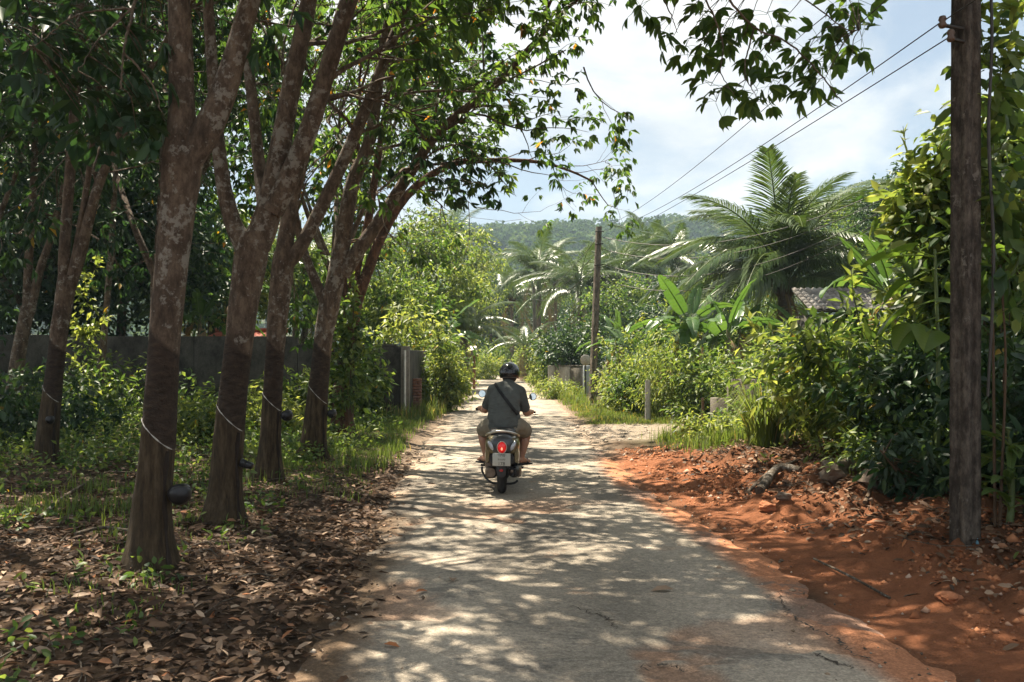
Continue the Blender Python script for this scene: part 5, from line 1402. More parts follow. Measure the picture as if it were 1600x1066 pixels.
broad_tree('misty tree below the middle of the hill', 1010, 92.0, 410, 530, 9.0, M_DARK, 0.32, 0.16, 7000, 100, 16, group=FT, tone=0.15)
broad_tree('misty tree below the right end of the hill', 1085, 85.0, 395, 520, 8.0, M_BUSH, 0.3, 0.15, 7000, 100, 17, group=FT)
RT = 'trees behind the right-hand shrubs'
broad_tree('bushy tree behind the banana clump', 985, 50.0, 425, 560, 5.0, M_BUSH, 0.22, 0.11, 6500, 90, 18, group=RT)
broad_tree('dark tree between the far pole and the big palm', 1050, 44.0, 445, 560, 4.2, M_DARK, 0.22, 0.11, 6000, 90, 19, group=RT, tone=0.1)
broad_tree('leafy tree behind the big palm', 1160, 42.0, 420, 560, 5.0, M_BUSH, 0.22, 0.10, 6500, 90, 20, group=RT)
broad_tree('round-crowned tree above the tiled roof', 1402, 40.0, 268, 440, 4.6, M_DARK, 0.22, 0.11, 9500, 110, 21, group=RT, tone=0.2)
broad_tree('sunlit tree left of the round-crowned tree', 1325, 46.0, 315, 470, 6.0, M_BUSH, 0.22, 0.10, 8000, 100, 22, group=RT)
broad_tree('leafy tree right of the wooden pole', 1620, 17.0, 215, 520, 3.2, M_BUSH, 0.16, 0.075, 8500, 110, 23, group=RT, tr=0.1)
broad_tree('shady tree beyond the right edge of the picture', 1700, 14.0, 150, 560, 4.2, M_DARK, 0.16, 0.075, 8500, 110, 24, group=RT, tr=0.12)
broad_tree('tree behind the tall glossy shrub', 1480, 30.0, 350, 520, 5.0, M_BUSH, 0.2, 0.09, 6500, 90, 25, group=RT)
# ------------------------------------------------------------------ walls, poles, small buildings
def concrete(name, base, stain, amount=0.5):
    m, nd, lk, out = mat(name)
    pos = geo_pos(nd)
    mp = nd.new('ShaderNodeMapping'); mp.inputs['Scale'].default_value = (1.2, 1.2, 0.8); lk.new(pos, mp.inputs[0])
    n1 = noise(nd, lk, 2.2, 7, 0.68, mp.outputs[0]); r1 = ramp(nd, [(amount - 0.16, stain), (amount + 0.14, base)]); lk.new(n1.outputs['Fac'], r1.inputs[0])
    n2 = noise(nd, lk, 30, 6, 0.7, pos)
    mr = nd.new('ShaderNodeMapRange'); mr.inputs[1].default_value = 0.3; mr.inputs[2].default_value = 0.7; mr.inputs[3].default_value = 0.75; mr.inputs[4].default_value = 1.2; lk.new(n2.outputs['Fac'], mr.inputs[0])
    mu = nd.new('ShaderNodeMixRGB'); mu.blend_type = 'MULTIPLY'; mu.inputs[0].default_value = 1; lk.new(r1.outputs[0], mu.inputs[1]); lk.new(mr.outputs[0], mu.inputs[2])
    p = nd.new('ShaderNodeBsdfPrincipled'); p.inputs['Roughness'].default_value = 0.9; p.inputs['Specular IOR Level'].default_value = 0.15
    lk.new(mu.outputs[0], p.inputs['Base Color'])
    b = nd.new('ShaderNodeBump'); b.inputs['Strength'].default_value = 0.5; b.inputs['Distance'].default_value = 0.02
    lk.new(n2.outputs['Fac'], b.inputs['Height']); lk.new(b.outputs[0], p.inputs['Normal']); lk.new(p.outputs[0], out.inputs[0])
    return m
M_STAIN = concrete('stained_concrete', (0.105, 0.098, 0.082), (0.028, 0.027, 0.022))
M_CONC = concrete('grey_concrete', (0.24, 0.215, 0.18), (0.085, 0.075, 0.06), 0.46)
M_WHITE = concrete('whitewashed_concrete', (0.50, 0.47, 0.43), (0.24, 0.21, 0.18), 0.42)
M_BLUEW = concrete('bluish_concrete', (0.40, 0.43, 0.45), (0.22, 0.23, 0.24), 0.4)
M_PIPE = plain('white_pipe', (0.6, 0.58, 0.54), 0.5, var=0.2)

def wall_run(mb, a, b, h, th=0.14, z0=-0.15, seg=1, wob=0.0, seed=0):
    a, b = np.array(a, float), np.array(b, float); d = unit(b - a); n = np.array([-d[1], d[0]])
    for k in range(seg):
        p = a + (b - a) * k / seg; q = a + (b - a) * (k + 1) / seg; c = (p + q) / 2
        g = float(ground_z(c[0], c[1]))
        hh = h
        box(mb, (c[0], c[1], g + (hh + z0) / 2), (np.linalg.norm(q - p) - 0.012, th, hh - z0), math.atan2(d[1], d[0]), bev=0.012)

w = thing('stained_wall', 'long stained grey wall behind the rubber trees ending in a pillar', 'wall', (gx(500, 22.7), 22.7, 0))
for k in range(6):
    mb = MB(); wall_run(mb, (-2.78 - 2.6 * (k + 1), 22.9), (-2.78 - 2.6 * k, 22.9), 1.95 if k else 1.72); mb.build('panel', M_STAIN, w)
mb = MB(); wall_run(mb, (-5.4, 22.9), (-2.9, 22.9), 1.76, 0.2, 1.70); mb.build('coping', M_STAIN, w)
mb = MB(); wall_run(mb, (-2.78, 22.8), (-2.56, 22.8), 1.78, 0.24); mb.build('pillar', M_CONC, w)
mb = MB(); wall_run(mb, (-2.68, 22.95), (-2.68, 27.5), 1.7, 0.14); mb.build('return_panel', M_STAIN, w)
mb = MB(); tube(mb, [[-2.66, 22.62, -0.05], [-2.66, 22.62, 1.0], [-2.66, 22.62, 1.72]], 0.028, 8); mb.build('drain_pipe', M_PIPE, w, smooth=True)
# brick-red drain post beside it
w2 = thing('brick_post', 'crumbling reddish brick post past the end of the wall', 'post', (gx(652, 24.0), 24.0, 0))
M_BRICK = plain('old_brick', (0.19, 0.095, 0.065), 0.9, var=0.5, scale=6, bump=0.4, bscale=30)
bm_me = MB(); box(bm_me, (0, 0, 0), (0.22, 0.105, 0.065), bev=0.008); brick_me = bm_me.mesh('brick', M_BRICK)
rng = np.random.default_rng(4); bxx = gx(652, 24.0)
for r_ in range(13):
    for k in range(2):
        o = bpy.data.objects.new('brick', brick_me); COL.objects.link(o); o.parent = w2; o.matrix_parent_inverse = INV[w2.name]
        q = (k - 0.5) * 0.115
        o.matrix_basis = Matrix.Translation((bxx + (0 if r_ % 2 == 0 else q), 24.0 + (q if r_ % 2 == 0 else 0), 0.05 + r_ * 0.075)) @ Matrix.Rotation((0 if r_ % 2 == 0 else math.pi / 2) + rng.normal(0, 0.02), 4, 'Z')

w = thing('garden_wall', 'whitewashed garden wall below the rounded bush', 'wall', (gx(888, 35.5), 35.5, 0))
xa, xb = gx(868, 35.6), gx(910, 34.8)
mb = MB(); wall_run(mb, (xa, 35.8), (xa + (xb - xa) * .58, 35.3), 1.12); mb.build('panel', M_WHITE, w)
mb = MB(); wall_run(mb, (xa + (xb - xa) * .6, 35.3), (xb, 34.9), 1.08); mb.build('panel', M_CONC, w)
mb = MB(); wall_run(mb, (gx(856, 35.7), 35.75), (gx(867, 35.7), 35.75), 1.2, 0.26); mb.build('pillar', M_WHITE, w)
mb = MB(); wall_run(mb, (gx(911, 34.6), 34.6), (gx(922, 34.6), 34.6), 1.15, 0.24); tag(mb.build('pillar', M_BLUEW, w), 'bluish right-hand pillar of the garden wall')
mb = MB(); wall_run(mb, (xa, 35.85), (xb, 34.95), 1.17, 0.2, 1.125); mb.build('coping', M_CONC, w)

w = thing('low_wall', 'low grey concrete wall with a broken top behind the lemongrass', 'wall', (gx(1160, 17.9), 17.9, 0))
for k, (a, b_, h_) in enumerate([((gx(1142, 18.2), 18.1), (gx(1205, 17.6), 17.5), 1.08), ((gx(1110, 18.6), 18.5), (gx(1141, 18.2), 18.15), 0.72), ((gx(1206, 17.5), 17.45), (gx(1290, 15.8), 15.7), 1.05), ((gx(1292, 15.7), 15.6), (gx(1380, 14.0), 13.9), 1.05)]):
    mb = MB(); wall_run(mb, a, b_, h_, 0.13); mb.build('panel', M_CONC, w)
mb = MB(); wall_run(mb, (gx(1136, 18.0), 18.0), (gx(1146, 18.0), 18.0), 0.95, 0.16); mb.build('post', M_CONC, w)
w = thing('dark_wall', 'dark wall behind the tall wooden pole', 'wall', (5.3, 9.6, 0))  # dark all over, same concrete as the long left wall
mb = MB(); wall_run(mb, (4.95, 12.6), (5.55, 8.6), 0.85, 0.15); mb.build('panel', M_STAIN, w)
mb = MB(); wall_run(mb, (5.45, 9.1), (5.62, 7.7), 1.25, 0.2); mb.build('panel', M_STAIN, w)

def post(name, label, px, Y0, py_top, wd, matl, cat='post', lean=0.0):
    x = gx(px, Y0); g = float(ground_z(x, Y0)); zt = EYE - (py_top - HZ) / F * Y0
    mb = MB(); P = smooth_path([[x, Y0, g - 0.2], [x + lean * .5, Y0, (g + zt) / 2], [x + lean, Y0, zt]], 10)
    tube(mb, P, wd / 2 * np.linspace(1.06, 0.94, 10), 8, 5.0, wob=0.05)
    o = mb.build(name, matl); tag(o, label, cat); return o
post('white_post', 'short whitewashed concrete post at the side lane', 1012, 21.7, 594, 0.13, M_WHITE)
post('fence_post', 'thin wooden fence post before the low wall', 1098, 19.4, 622, 0.06, M_STEM)
# round sign by the garden wall
x = gx(915, 32.4); sgn = thing('round_sign', 'blank round pale sign beside the far wooden pole', 'sign', (x, 32.4, 0))
mb = MB(); tube(mb, [[x, 32.43, -0.1], [x, 32.43, 1.5]], 0.025, 8); mb.build('sign_post', M_WIRE, sgn, smooth=True)
mb = MB(); lathe(mb, [(0.001, 0.012), (0.185, 0.012), (0.19, 0.0), (0.185, -0.012), (0.001, -0.012)], (x, 32.4, 1.42), 24, (0, 1, 0)); mb.build('sign_disc', M_WHITE, sgn)

# poles
M_POLE = bark('weathered_pole', (0.29, 0.245, 0.20), (0.15, 0.125, 0.10), (0.36, 0.31, 0.25), 0.7, scale=0.9)
M_POLED = bark('dark_pole_wood', (0.19, 0.158, 0.125), (0.075, 0.061, 0.049), (0.28, 0.25, 0.21), 0.60, scale=1.2)
def sq_pole(mb, P0, P1, w0, w1, rz, groove=True):
    P0, P1 = np.array(P0, float), np.array(P1, float); n = 30
    prof = [(-1, -1), (-.28, -1), (-.22, -.8), (.22, -.8), (.28, -1), (1, -1), (1, -.28), (.8, -.22), (.8, .22), (1, .28), (1, 1), (.28, 1), (.22, .8), (-.22, .8), (-.28, 1), (-1, 1), (-1, .28), (-.8, .22), (-.8, -.22), (-1, -.28)] if groove else [(-1, -1), (1, -1), (1, 1), (-1, 1)]
    prof = np.array(prof, float); c, s = math.cos(rz), math.sin(rz); prof = prof @ np.array([[c, s], [-s, c]])
    k = len(prof); V = []
    for i in range(n):
        f = i / (n - 1); p = P0 + (P1 - P0) * f; ww = (w0 + (w1 - w0) * f) / 2
        jit = 1 + 0.015 * math.sin(i * 2.7)
        V.append(np.hstack([p[:2] + prof * ww * jit, np.full((k, 1), p[2])]))
    V = np.vstack(V); i = np.arange(n - 1)[:, None] * k; j = np.arange(k)[None]; q = (j + 1) % k
    mb.add(V, np.stack([i + j, i + q, i + k + q, i + k + j], -1).reshape(-1, 4), 5.0)
    mb.add(V[-k:], [list(range(k))], 5.0)
PY = 6.7
px0 = gx(1505, PY); g0 = float(ground_z(px0, PY))
pole_r = thing('utility_pole', 'tall dark wooden utility pole near the right edge', 'utility pole', (px0, PY, g0), 'utility poles')
mb = MB(); sq_pole(mb, (px0, PY, g0 - 0.4), (gx(1519, PY), PY, 7.0), 0.15, 0.135, rad(24)); mb.build('shaft', M_POLED, pole_r)
zc = at(1500, 48, PY)[2]; xc = gx(1514, PY)
for dz, ln in ((0.0, 0.22), (0.55, 0.2), (-0.10, 0.16)):
    mb = MB(); tube(mb, [[xc, PY - .05, zc + dz], [xc - ln, PY - .09, zc + dz + 0.02]], 0.014, 6); mb.build('bracket', M_WIRE, pole_r, smooth=True)
    mb = MB(); lathe(mb, [(0.001, 0.06), (0.022, 0.055), (0.03, 0.03), (0.02, 0.015), (0.032, -0.01), (0.02, -0.03), (0.001, -0.035)], (xc - ln, PY - .09, zc + dz + 0.03), 12); mb.build('insulator', plain('insulator', (0.10, 0.06, 0.04), 0.3), pole_r, smooth=True)
mb = MB(); rng = np.random.default_rng(3)
cp = [[xc + 0.10, PY - .07, 6.8], [xc + 0.10, PY - .09, 5.2], [xc + 0.13, PY - .11, 4.0], [xc + 0.11, PY - .09, 3.2], [xc + 0.14, PY - .09, 2.3], [xc + 0.10, PY - .07, 1.3]]
tube(mb, smooth_path(cp, 30), 0.011, 6); mb.build('cable', M_WIRE, pole_r, smooth=True)

x1 = gx(925, 30.0); g1 = float(ground_z(x1, 30.0))
pole_m = thing('utility_pole', 'slim weathered wooden utility pole in the middle distance', 'utility pole', (x1, 30.0, g1), 'utility poles')
top_m = at(936, 354, 30.0)
mb = MB(); sq_pole(mb, (x1, 30.0, g1 - 0.3), top_m, 0.21, 0.16, rad(12)); mb.build('shaft', M_POLE, pole_m)
for f_ in (0.97, 0.9, 0.78):
    p_ = np.array([x1, 30, g1]) + (top_m - np.array([x1, 30, g1])) * f_
    mb = MB(); tube(mb, [p_ + [-0.12, -0.12, 0], p_ + [0.16, -0.12, 0]], 0.022, 6); mb.build('bracket', M_WIRE, pole_m, smooth=True)
x2 = gx(838, 60.0)
pole_f = thing('utility_pole', 'thin grey utility pole far down the road', 'utility pole', (x2, 60.0, 0), 'utility poles')
top_f = at(834, 448, 60.0)
mb = MB(); sq_pole(mb, (x2, 60.0, -0.2), top_f, 0.26, 0.2, 0.1); mb.build('shaft', M_CONC, pole_f)
mb = MB(); box(mb, (x2, 59.82, 1.35), (0.30, 0.06, 0.55), bev=0.01); mb.build('meter_box', M_BLUEW, pole_f)

def wire(label, a, b, sag, r, n=30):
    a, b = np.array(a, float), np.array(b, float); u = np.linspace(0, 1, n)[:, None]
    P = a + (b - a) * u; P[:, 2] -= sag * 4 * (u * (1 - u))[:, 0]
    mb = MB(); tube(mb, P, r, 5); o = mb.build('wire', M_WIRE, smooth=True); tag(o, label, 'wire', 'overhead wires')
za = zc
wire('uppermost overhead wire crossing the sky beside the tall pole', (xc - 0.2, PY - .09, za + 0.60), top_m + [0.1, -0.12, -0.05], 0.28, 0.005)
wire('upper of the two close wires running from the tall pole', (xc - 0.22, PY - .09, za + 0.05), top_m + [0.12, -0.12, -0.16], 0.25, 0.005)
wire('lower of the two close wires running from the tall pole', (xc - 0.16, PY - .09, za - 0.06), top_m + [0.12, -0.12, -0.52], 0.12, 0.005)
wire('overhead wire leaving the tall pole towards the upper right corner', (xc - 0.2, PY - .09, za + 0.06), (6.2, -12, 6.1), 0.3, 0.005)
for k, (dz, s, t_) in enumerate([(-0.35, 0.9, 'top'), (-0.75, 1.0, 'second'), (-1.25, 1.15, 'third'), (-1.75, 1.2, 'lowest')]):
    wire(f'{t_} slack cable strung from the slim pole to the right', top_m + [0.1, -0.1, dz], np.array([9.5, 20.0, 6.0 + dz * 0.3]), s, 0.011)
for k, t_ in enumerate(['upper', 'middle', 'lower']):
    wire(f'{t_} slack cable between the slim pole and the far pole', top_m + [-0.08, 0.1, -0.4 - 0.45 * k], top_f + [0.05, -0.1, -0.2 - 0.3 * k], 0.5, 0.012)
for k, t_ in enumerate(['highest', 'second', 'third', 'lowest']):
    wire(f'{t_} of the cables crossing left from the far pole', top_f + [-0.05, -0.1, -2.0 - 0.28 * k], (-9.5, 56.0, 3.7 - 0.26 * k), 0.35, 0.014)

# red-roofed shed behind the stained wall
hs = thing('red_roofed_shed', 'low shed with a rusty red roof behind the stained wall', 'shed', (gx(360, 30.5), 30.5, 0))
xs0, xs1 = gx(318, 30.0), gx(432, 30.0)
mb = MB(); box(mb, ((xs0 + xs1) / 2, 31.4, 1.0), (xs1 - xs0 - 0.3, 2.0, 2.2)); mb.build('wall', M_WHITE, hs)
M_RED = plain('red_roof_paint', (0.36, 0.085, 0.045), 0.6, var=0.3, scale=4)
nrib = 16
for k in range(nrib):
    xa_ = xs0 + (xs1 - xs0) * k / nrib; xb_ = xs0 + (xs1 - xs0) * (k + 0.94) / nrib
    mb = MB(); sl = math.atan2(0.22, 1.3)
    box(mb, ((xa_ + xb_) / 2, 30.75, 2.28), (xb_ - xa_, 1.32, 0.035), M=Matrix.Rotation(sl, 4, 'X'), bev=0.008); mb.build('roof_sheet', M_RED, hs)
mb = MB(); tube(mb, [[xs0 - 0.05, 31.4, 2.45], [xs1 + 0.05, 31.4, 2.45]], 0.085, 10); mb.build('ridge_cap', M_RED, hs, smooth=True)
mb = MB(); box(mb, ((xs0 + xs1) / 2, 30.08, 2.13), (xs1 - xs0 + 0.06, 0.03, 0.10)); mb.build('fascia', M_WHITE, hs)

# tiled roof seen over the shrubs on the right
hr = thing('tiled_house', 'small house showing only its grey tiled roof over the shrubs', 'house', (gx(1320, 24.5), 24.5, 0))
xr0, xr1 = gx(1266, 23.0), gx(1400, 23.0)
mb = MB(); box(mb, ((xr0 + xr1) / 2, 25.2, 1.3), (xr1 - xr0 - 0.4, 3.2, 2.7)); mb.build('wall', M_STAIN, hr)
M_TILE = attr_mat('grey_roof_tile', [(0, (0.14, 0.125, 0.11)), (1, (0.30, 0.28, 0.255))], 0.85, 0.2, bump=0.3, bscale=25, nscale=3, namp=0.35)
tilt = math.atan2(0.62, 1.5)
mb = MB(); box(mb, ((xr0 + xr1) / 2, 23.75, 3.02), (xr1 - xr0 - 0.05, 1.62, 0.05), M=Matrix.Rotation(tilt, 4, 'X')); roof = mb.build('roof', M_STAIN, hr)
tmes = []
for k in range(3):
    mb = MB(); u_ = np.linspace(-1, 1, 7); zz = 0.018 * np.cos(u_ * math.pi * 0.9)
    v = [[x_ * 0.083, y_, z_ + t_] for t_ in (0, 0.012) for y_ in (-0.16, 0.16) for x_, z_ in zip(u_, zz)]
    f = [[i, i + 1, 8 + i, 7 + i] for i in range(6)] + [[14 + i, 21 + i, 22 + i, 15 + i] for i in range(6)] + [[i, 14 + i, 15 + i, i + 1] for i in range(6)]
    mb.add(v, f, [0.2, 0.5, 0.85][k]); tmes.append(mb.mesh('tile', M_TILE))
rng = np.random.default_rng(8)
for r_ in range(7):
    for c_ in range(int((xr1 - xr0) / 0.172)):
        o = bpy.data.objects.new('tile', tmes[rng.integers(3)]); COL.objects.link(o); o.parent = roof
        s_ = -0.66 + r_ * 0.235
        o.matrix_basis = Matrix.Translation((xr0 + 0.1 + c_ * 0.172 + rng.normal(0, .004), 23.75 + s_ * math.cos(tilt), 3.065 + s_ * math.sin(tilt))) @ Matrix.Rotation(tilt - 0.05 + rng.normal(0, 0.012), 4, 'X') @ Matrix.Rotation(rng.normal(0, 0.02), 4, 'Z')

# spirit house on its post
xs = gx(737, 43.0)
sp = thing('spirit_house', 'little spirit house on a reddish post at the left roadside', 'spirit house', (xs, 43.0, 0))
M_REDW = plain('red_wood', (0.25, 0.10, 0.06), 0.7, var=0.3)
mb = MB(); box(mb, (xs + 0.12, 43.0, 0.75), (0.12, 0.12, 1.6), bev=0.01); mb.build('post', M_REDW, sp)
mb = MB(); box(mb, (xs, 43.0, 1.56), (0.62, 0.5, 0.07), bev=0.01); mb.build('platform', M_REDW, sp)
mb = MB(); box(mb, (xs + 0.02, 43.0, 1.71), (0.30, 0.26, 0.22), bev=0.01); mb.build('shrine', M_WHITE, sp)
mb = MB(); mb.add([[xs - .22, 42.78, 1.82], [xs + .26, 42.78, 1.82], [xs + .26, 43.22, 1.82], [xs - .22, 43.22, 1.82], [xs - .2, 43, 2.03], [xs + .24, 43, 2.03]], [[0, 1, 5, 4], [3, 4, 5, 2]]); mb.add([[xs - .22, 42.78, 1.82], [xs - .22, 43.22, 1.82], [xs - .2, 43, 2.03], [xs + .26, 42.78, 1.82], [xs + .26, 43.22, 1.82], [xs + .24, 43, 2.03]], [[0, 2, 1], [3, 4, 5]]); mb.build('roof', plain('pale_roof', (0.55, 0.50, 0.42), 0.6), sp)

# ------------------------------------------------------------------ debris on the bank
M_ROCK = plain('red_clod', (0.33, 0.125, 0.055), 0.95, var=0.35, scale=9, bump=0.6, bscale=28)
M_STONE = plain('grey_stone', (0.15, 0.115, 0.085), 0.9, var=0.3, scale=9, bump=0.5, bscale=30)
def rock(name, label, px, py, s, matl, seed, group=None, lift=0.0):
    x, y = on_ground_px(px, py); z = float(ground_z(x, y))
    for _ in range(4):                       # the bank stands above the road: walk back along the ray
        y = (EYE - z) * F / (py - HZ); x = gx(px, y); z = float(ground_z(x, y))
    rng = np.random.default_rng(seed); bm = bmesh.new(); bmesh.ops.create_icosphere(bm, subdivisions=3, radius=1.0)
    ph = rng.uniform(0, 9, 3); sc_ = s * rng.uniform(0.7, 1.2, 3) * [1, 1, 0.6]
    for v in bm.verts:
        c = v.co; k = 1 + 0.28 * math.sin(c.x * 2.3 + ph[0]) * math.cos(c.y * 2.7 + ph[1]) + 0.14 * math.sin(c.z * 5 + ph[2] + c.x * 4)
        k *= 1 + rng.normal(0, 0.05)
        v.co = Vector((c.x * sc_[0] * k, c.y * sc_[1] * k, c.z * sc_[2] * k))
    me = bpy.data.meshes.new(name); bm.to_mesh(me); bm.free(); me.materials.append(matl)
    o = link(name, me); o.location = (x, y, z + 0.2 * s + lift); o.rotation_euler = (0, 0, rng.uniform(0, 6))
    tag(o, label, 'stone', group); return o
CL = 'clods of red earth on the bank'
rock('earth_clod', 'red earth clod below the fallen log', 1198, 792, 0.08, M_ROCK, 1, CL)
rock('earth_clod', 'pair-sized orange clod at the foot of the bank', 1222, 800, 0.07, M_STONE, 2, CL)
rock('earth_clod', 'red clod at the crest left of the wooden pole', 1372, 820, 0.08, M_ROCK, 4, CL)
rock('earth_clod', 'small clod on the smooth soil near the tyre ruts', 1150, 830, 0.04, M_ROCK, 5, CL)
rock('earth_clod', 'crumbly clod above the lower right corner', 1480, 930, 0.06, M_ROCK, 8, CL)
rock('boulder', 'rounded grey boulder half hidden under the shrub', 1312, 742, 0.26, M_STONE, 10)
rock('boulder', 'brownish boulder at the shrub foot near the wooden pole', 1365, 770, 0.20, M_STONE, 11)

def stick(name, label, pts, r, matl, seg=8, cat='branch', wob=0.1, n=14, taper=0.7):
    P = []
    for (px, py, dz) in pts:
        y = EYE * F / (py - HZ); x = gx(px, y); z = float(ground_z(x, y))
        for _ in range(4): y = (EYE - z) * F / (py - HZ); x = gx(px, y); z = float(ground_z(x, y))
        P.append([x, y, z + r + dz])
    mb = MB(); tube(mb, smooth_path(P, n), np.linspace(r, r * taper, n), seg, 5.0, wob=wob); o = mb.build(name, matl, smooth=True); tag(o, label, cat); return o
stick('bamboo_stick', 'thin pale bamboo stick lying on the soil at the edge of the road', [(1270, 876, 0.01), (1325, 905, 0.02), (1388, 936, 0.0)], 0.009, M_BARKG, cat='branch', wob=0.0, taper=1.0)
stick('log', 'short thick log lying on the red bank', [(1186, 764, 0.0), (1215, 757, 0.03), (1250, 750, 0.02)], 0.055, M_BARKG, 12, 'log')
stick('fallen_branch', 'bare branch resting across the log', [(1168, 772, 0.02), (1205, 750, 0.12), (1245, 735, 0.10)], 0.022, M_BARKG)
stick('fallen_branch', 'arched brown root under the dark-stemmed shrub', [(1350, 790, 0.0), (1380, 760, 0.12), (1425, 745, 0.15)], 0.022, M_STEM)
stick('fallen_branch', 'pale stick on the forest floor left of the foremost trunk', [(60, 820, 0.02), (110, 780, 0.05), (150, 755, 0.04)], 0.018, M_BARKG)
stick('fallen_branch', 'long stick lying behind the foremost trunk', [(120, 842, 0.03), (160, 836, 0.05), (205, 838, 0.04)], 0.016, M_BARKG)
stick('fallen_branch', 'short log on the sunny grass right of the foremost trunk', [(282, 690, 0.02), (300, 690, 0.03), (318, 689, 0.02)], 0.05, M_BARKG)
stick('plastic_wrapper', 'crumpled blue plastic scrap by the foot of the pole', [(1516, 868, 0.01), (1521, 871, 0.015), (1525, 874, 0.01)], 0.014, plain('blue_plastic', (0.25, 0.5, 0.62), 0.3, var=0.2), 6, 'litter', 0.4, 6)
# ------------------------------------------------------------------ scooter
SX, SY = gx(783, 10.25), 10.25
scoot = thing('motor_scooter', 'dark bronze motor scooter ridden away along the road', 'scooter', (SX, SY, 0.012), world_parts=False)
scoot.rotation_euler = (0, rad(1.0), rad(-1.5))
M_BRONZE = plain('bronze_paint', (0.16, 0.135, 0.075), 0.28, metal=0.55, var=0.08, coat=0.5)
M_BLACKP = plain('black_plastic', (0.020, 0.020, 0.022), 0.45, var=0.15)
M_GREYP = plain('dark_grey_paint', (0.055, 0.058, 0.062), 0.28, metal=0.2, var=0.08, coat=0.4)
M_RUBBER = plain('tyre_rubber', (0.016, 0.016, 0.016), 0.85, var=0.2, bump=0.3, bscale=90)
M_CHROME = plain('satin_metal', (0.55, 0.52, 0.46), 0.28, metal=1.0, var=0.1)
M_RUSTM = plain('dull_metal', (0.16, 0.13, 0.105), 0.5, metal=0.7, var=0.4, scale=20)
M_REDL = plain('red_lens', (0.55, 0.015, 0.012), 0.15, var=0.1, emit=(1.0, 0.02, 0.02, 0.10), coat=0.6)
M_CLEAR = plain('clear_lens', (0.45, 0.48, 0.52), 0.12, metal=0.35, var=0.25, scale=40, coat=0.6)
M_PLATE = plain('plate_white', (0.42, 0.42, 0.37), 0.5, var=0.08)
M_INK = plain('plate_ink', (0.02, 0.02, 0.02), 0.6)
M_MIRROR = plain('mirror_glass', (0.75, 0.8, 0.8), 0.03, metal=1.0, var=0.02)
M_SEAT = plain('seat_vinyl', (0.022, 0.020, 0.019), 0.5, var=0.2, bump=0.2, bscale=120)

def loft(mb, secs, seg=24, p=2.6):
    """superellipse sections (y, x, z, half width, half height) joined along y"""
    th = np.arange(seg) * 2 * math.pi / seg; c, s = np.cos(th), np.sin(th)
    ex = np.sign(c) * np.abs(c) ** (2 / p); ez = np.sign(s) * np.abs(s) ** (2 / p)
    V = np.vstack([np.stack([x + w * ex, np.full(seg, y), z + h * ez], 1) for y, x, z, w, h in secs])
    n = len(secs); i = np.arange(n - 1)[:, None] * seg; j = np.arange(seg)[None]; k = (j + 1) % seg
    mb.add(V, np.stack([i + j, i + k, i + seg + k, i + seg + j], -1).reshape(-1, 4))
    mb.add(V[:seg], [list(range(seg))[::-1]]); mb.add(V[-seg:], [list(range(seg))])
def part(name, fn, m_, parent=None, smooth=True):
    mb = MB(); fn(mb); o = mb.build(name, m_, parent or scoot, smooth); return o
def ell(mb, c, s, R=None, seg=18, rings=12, a=0.5):
    u = np.linspace(0, math.pi, rings + 1)[:, None]; v = (np.arange(seg) * 2 * math.pi / seg)[None]
    P = np.stack([np.sin(u) * np.cos(v), np.sin(u) * np.sin(v), np.cos(u) * np.ones_like(v)], -1).reshape(-1, 3) * np.array(s)
    if R is not None: P = P @ np.array(R.to_3x3()).T
    i = np.arange(rings)[:, None] * seg; j = np.arange(seg)[None]; k = (j + 1) % seg
    mb.add(P + np.array(c), np.stack([i + j, i + seg + j, i + seg + k, i + k], -1).reshape(-1, 4), a)
def torus(mb, c, R, r, axis='x', seg=40, sub=14, flat=1.0):
    a = (np.arange(seg) * 2 * math.pi / seg)[:, None]; b_ = (np.arange(sub) * 2 * math.pi / sub)[None]
    rr = R + r * np.cos(b_); P = np.stack([r * flat * np.sin(b_) * np.ones_like(a), rr * np.cos(a), rr * np.sin(a)], -1).reshape(-1, 3)
    i = np.arange(seg)[:, None] * sub; j = np.arange(sub)[None]; k = (j + 1) % sub; i2 = ((np.arange(seg) + 1) % seg)[:, None] * sub
    mb.add(P + np.array(c), np.stack([i + j, i2 + j, i2 + k, i + k], -1).reshape(-1, 4))

body = part('tail_cowl', lambda m_: loft(m_, [(0.0, 0, .57, .10, .08), (0.02, 0, .57, .155, .105), (.07, 0, .565, .185, .125), (.18, 0, .56, .198, .14), (.42, 0, .545, .192, .15), (.68, 0, .50, .172, .15), (.84, 0, .45, .14, .14)]), M_BRONZE)
part('tail_panel', lambda m_: loft(m_, [(-.025, 0, .565, .06, .06), (-.012, 0, .57, .115, .095), (.03, 0, .58, .15, .115), (.14, 0, .60, .15, .105)], p=2.2), M_GREYP)
part('side_skirt', lambda m_: (loft(m_, [(.05, -.165, .46, .022, .085), (.2, -.175, .44, .026, .10), (.5, -.165, .40, .026, .10), (.8, -.14, .38, .02, .08)]), loft(m_, [(.05, .165, .46, .022, .085), (.2, .175, .44, .026, .10), (.5, .165, .40, .026, .10), (.8, .14, .38, .02, .08)])), M_BRONZE)
part('under_tail', lambda m_: loft(m_, [(.0, 0, .42, .135, .075), (.1, 0, .40, .15, .09), (.35, 0, .38, .14, .09), (.7, 0, .34, .12, .08)]), M_BLACKP)
tl = part('tail_light', lambda m_: ell(m_, (0, -.028, .552), (.048, .03, .062)), M_REDL)
part('bulb', lambda m_: ell(m_, (0, -.046, .540), (.014, .016, .022)), plain('bulb_glow', (0.9, 0.3, 0.2), 0.2, emit=(1.0, 0.25, 0.15, 0.5)), tl)
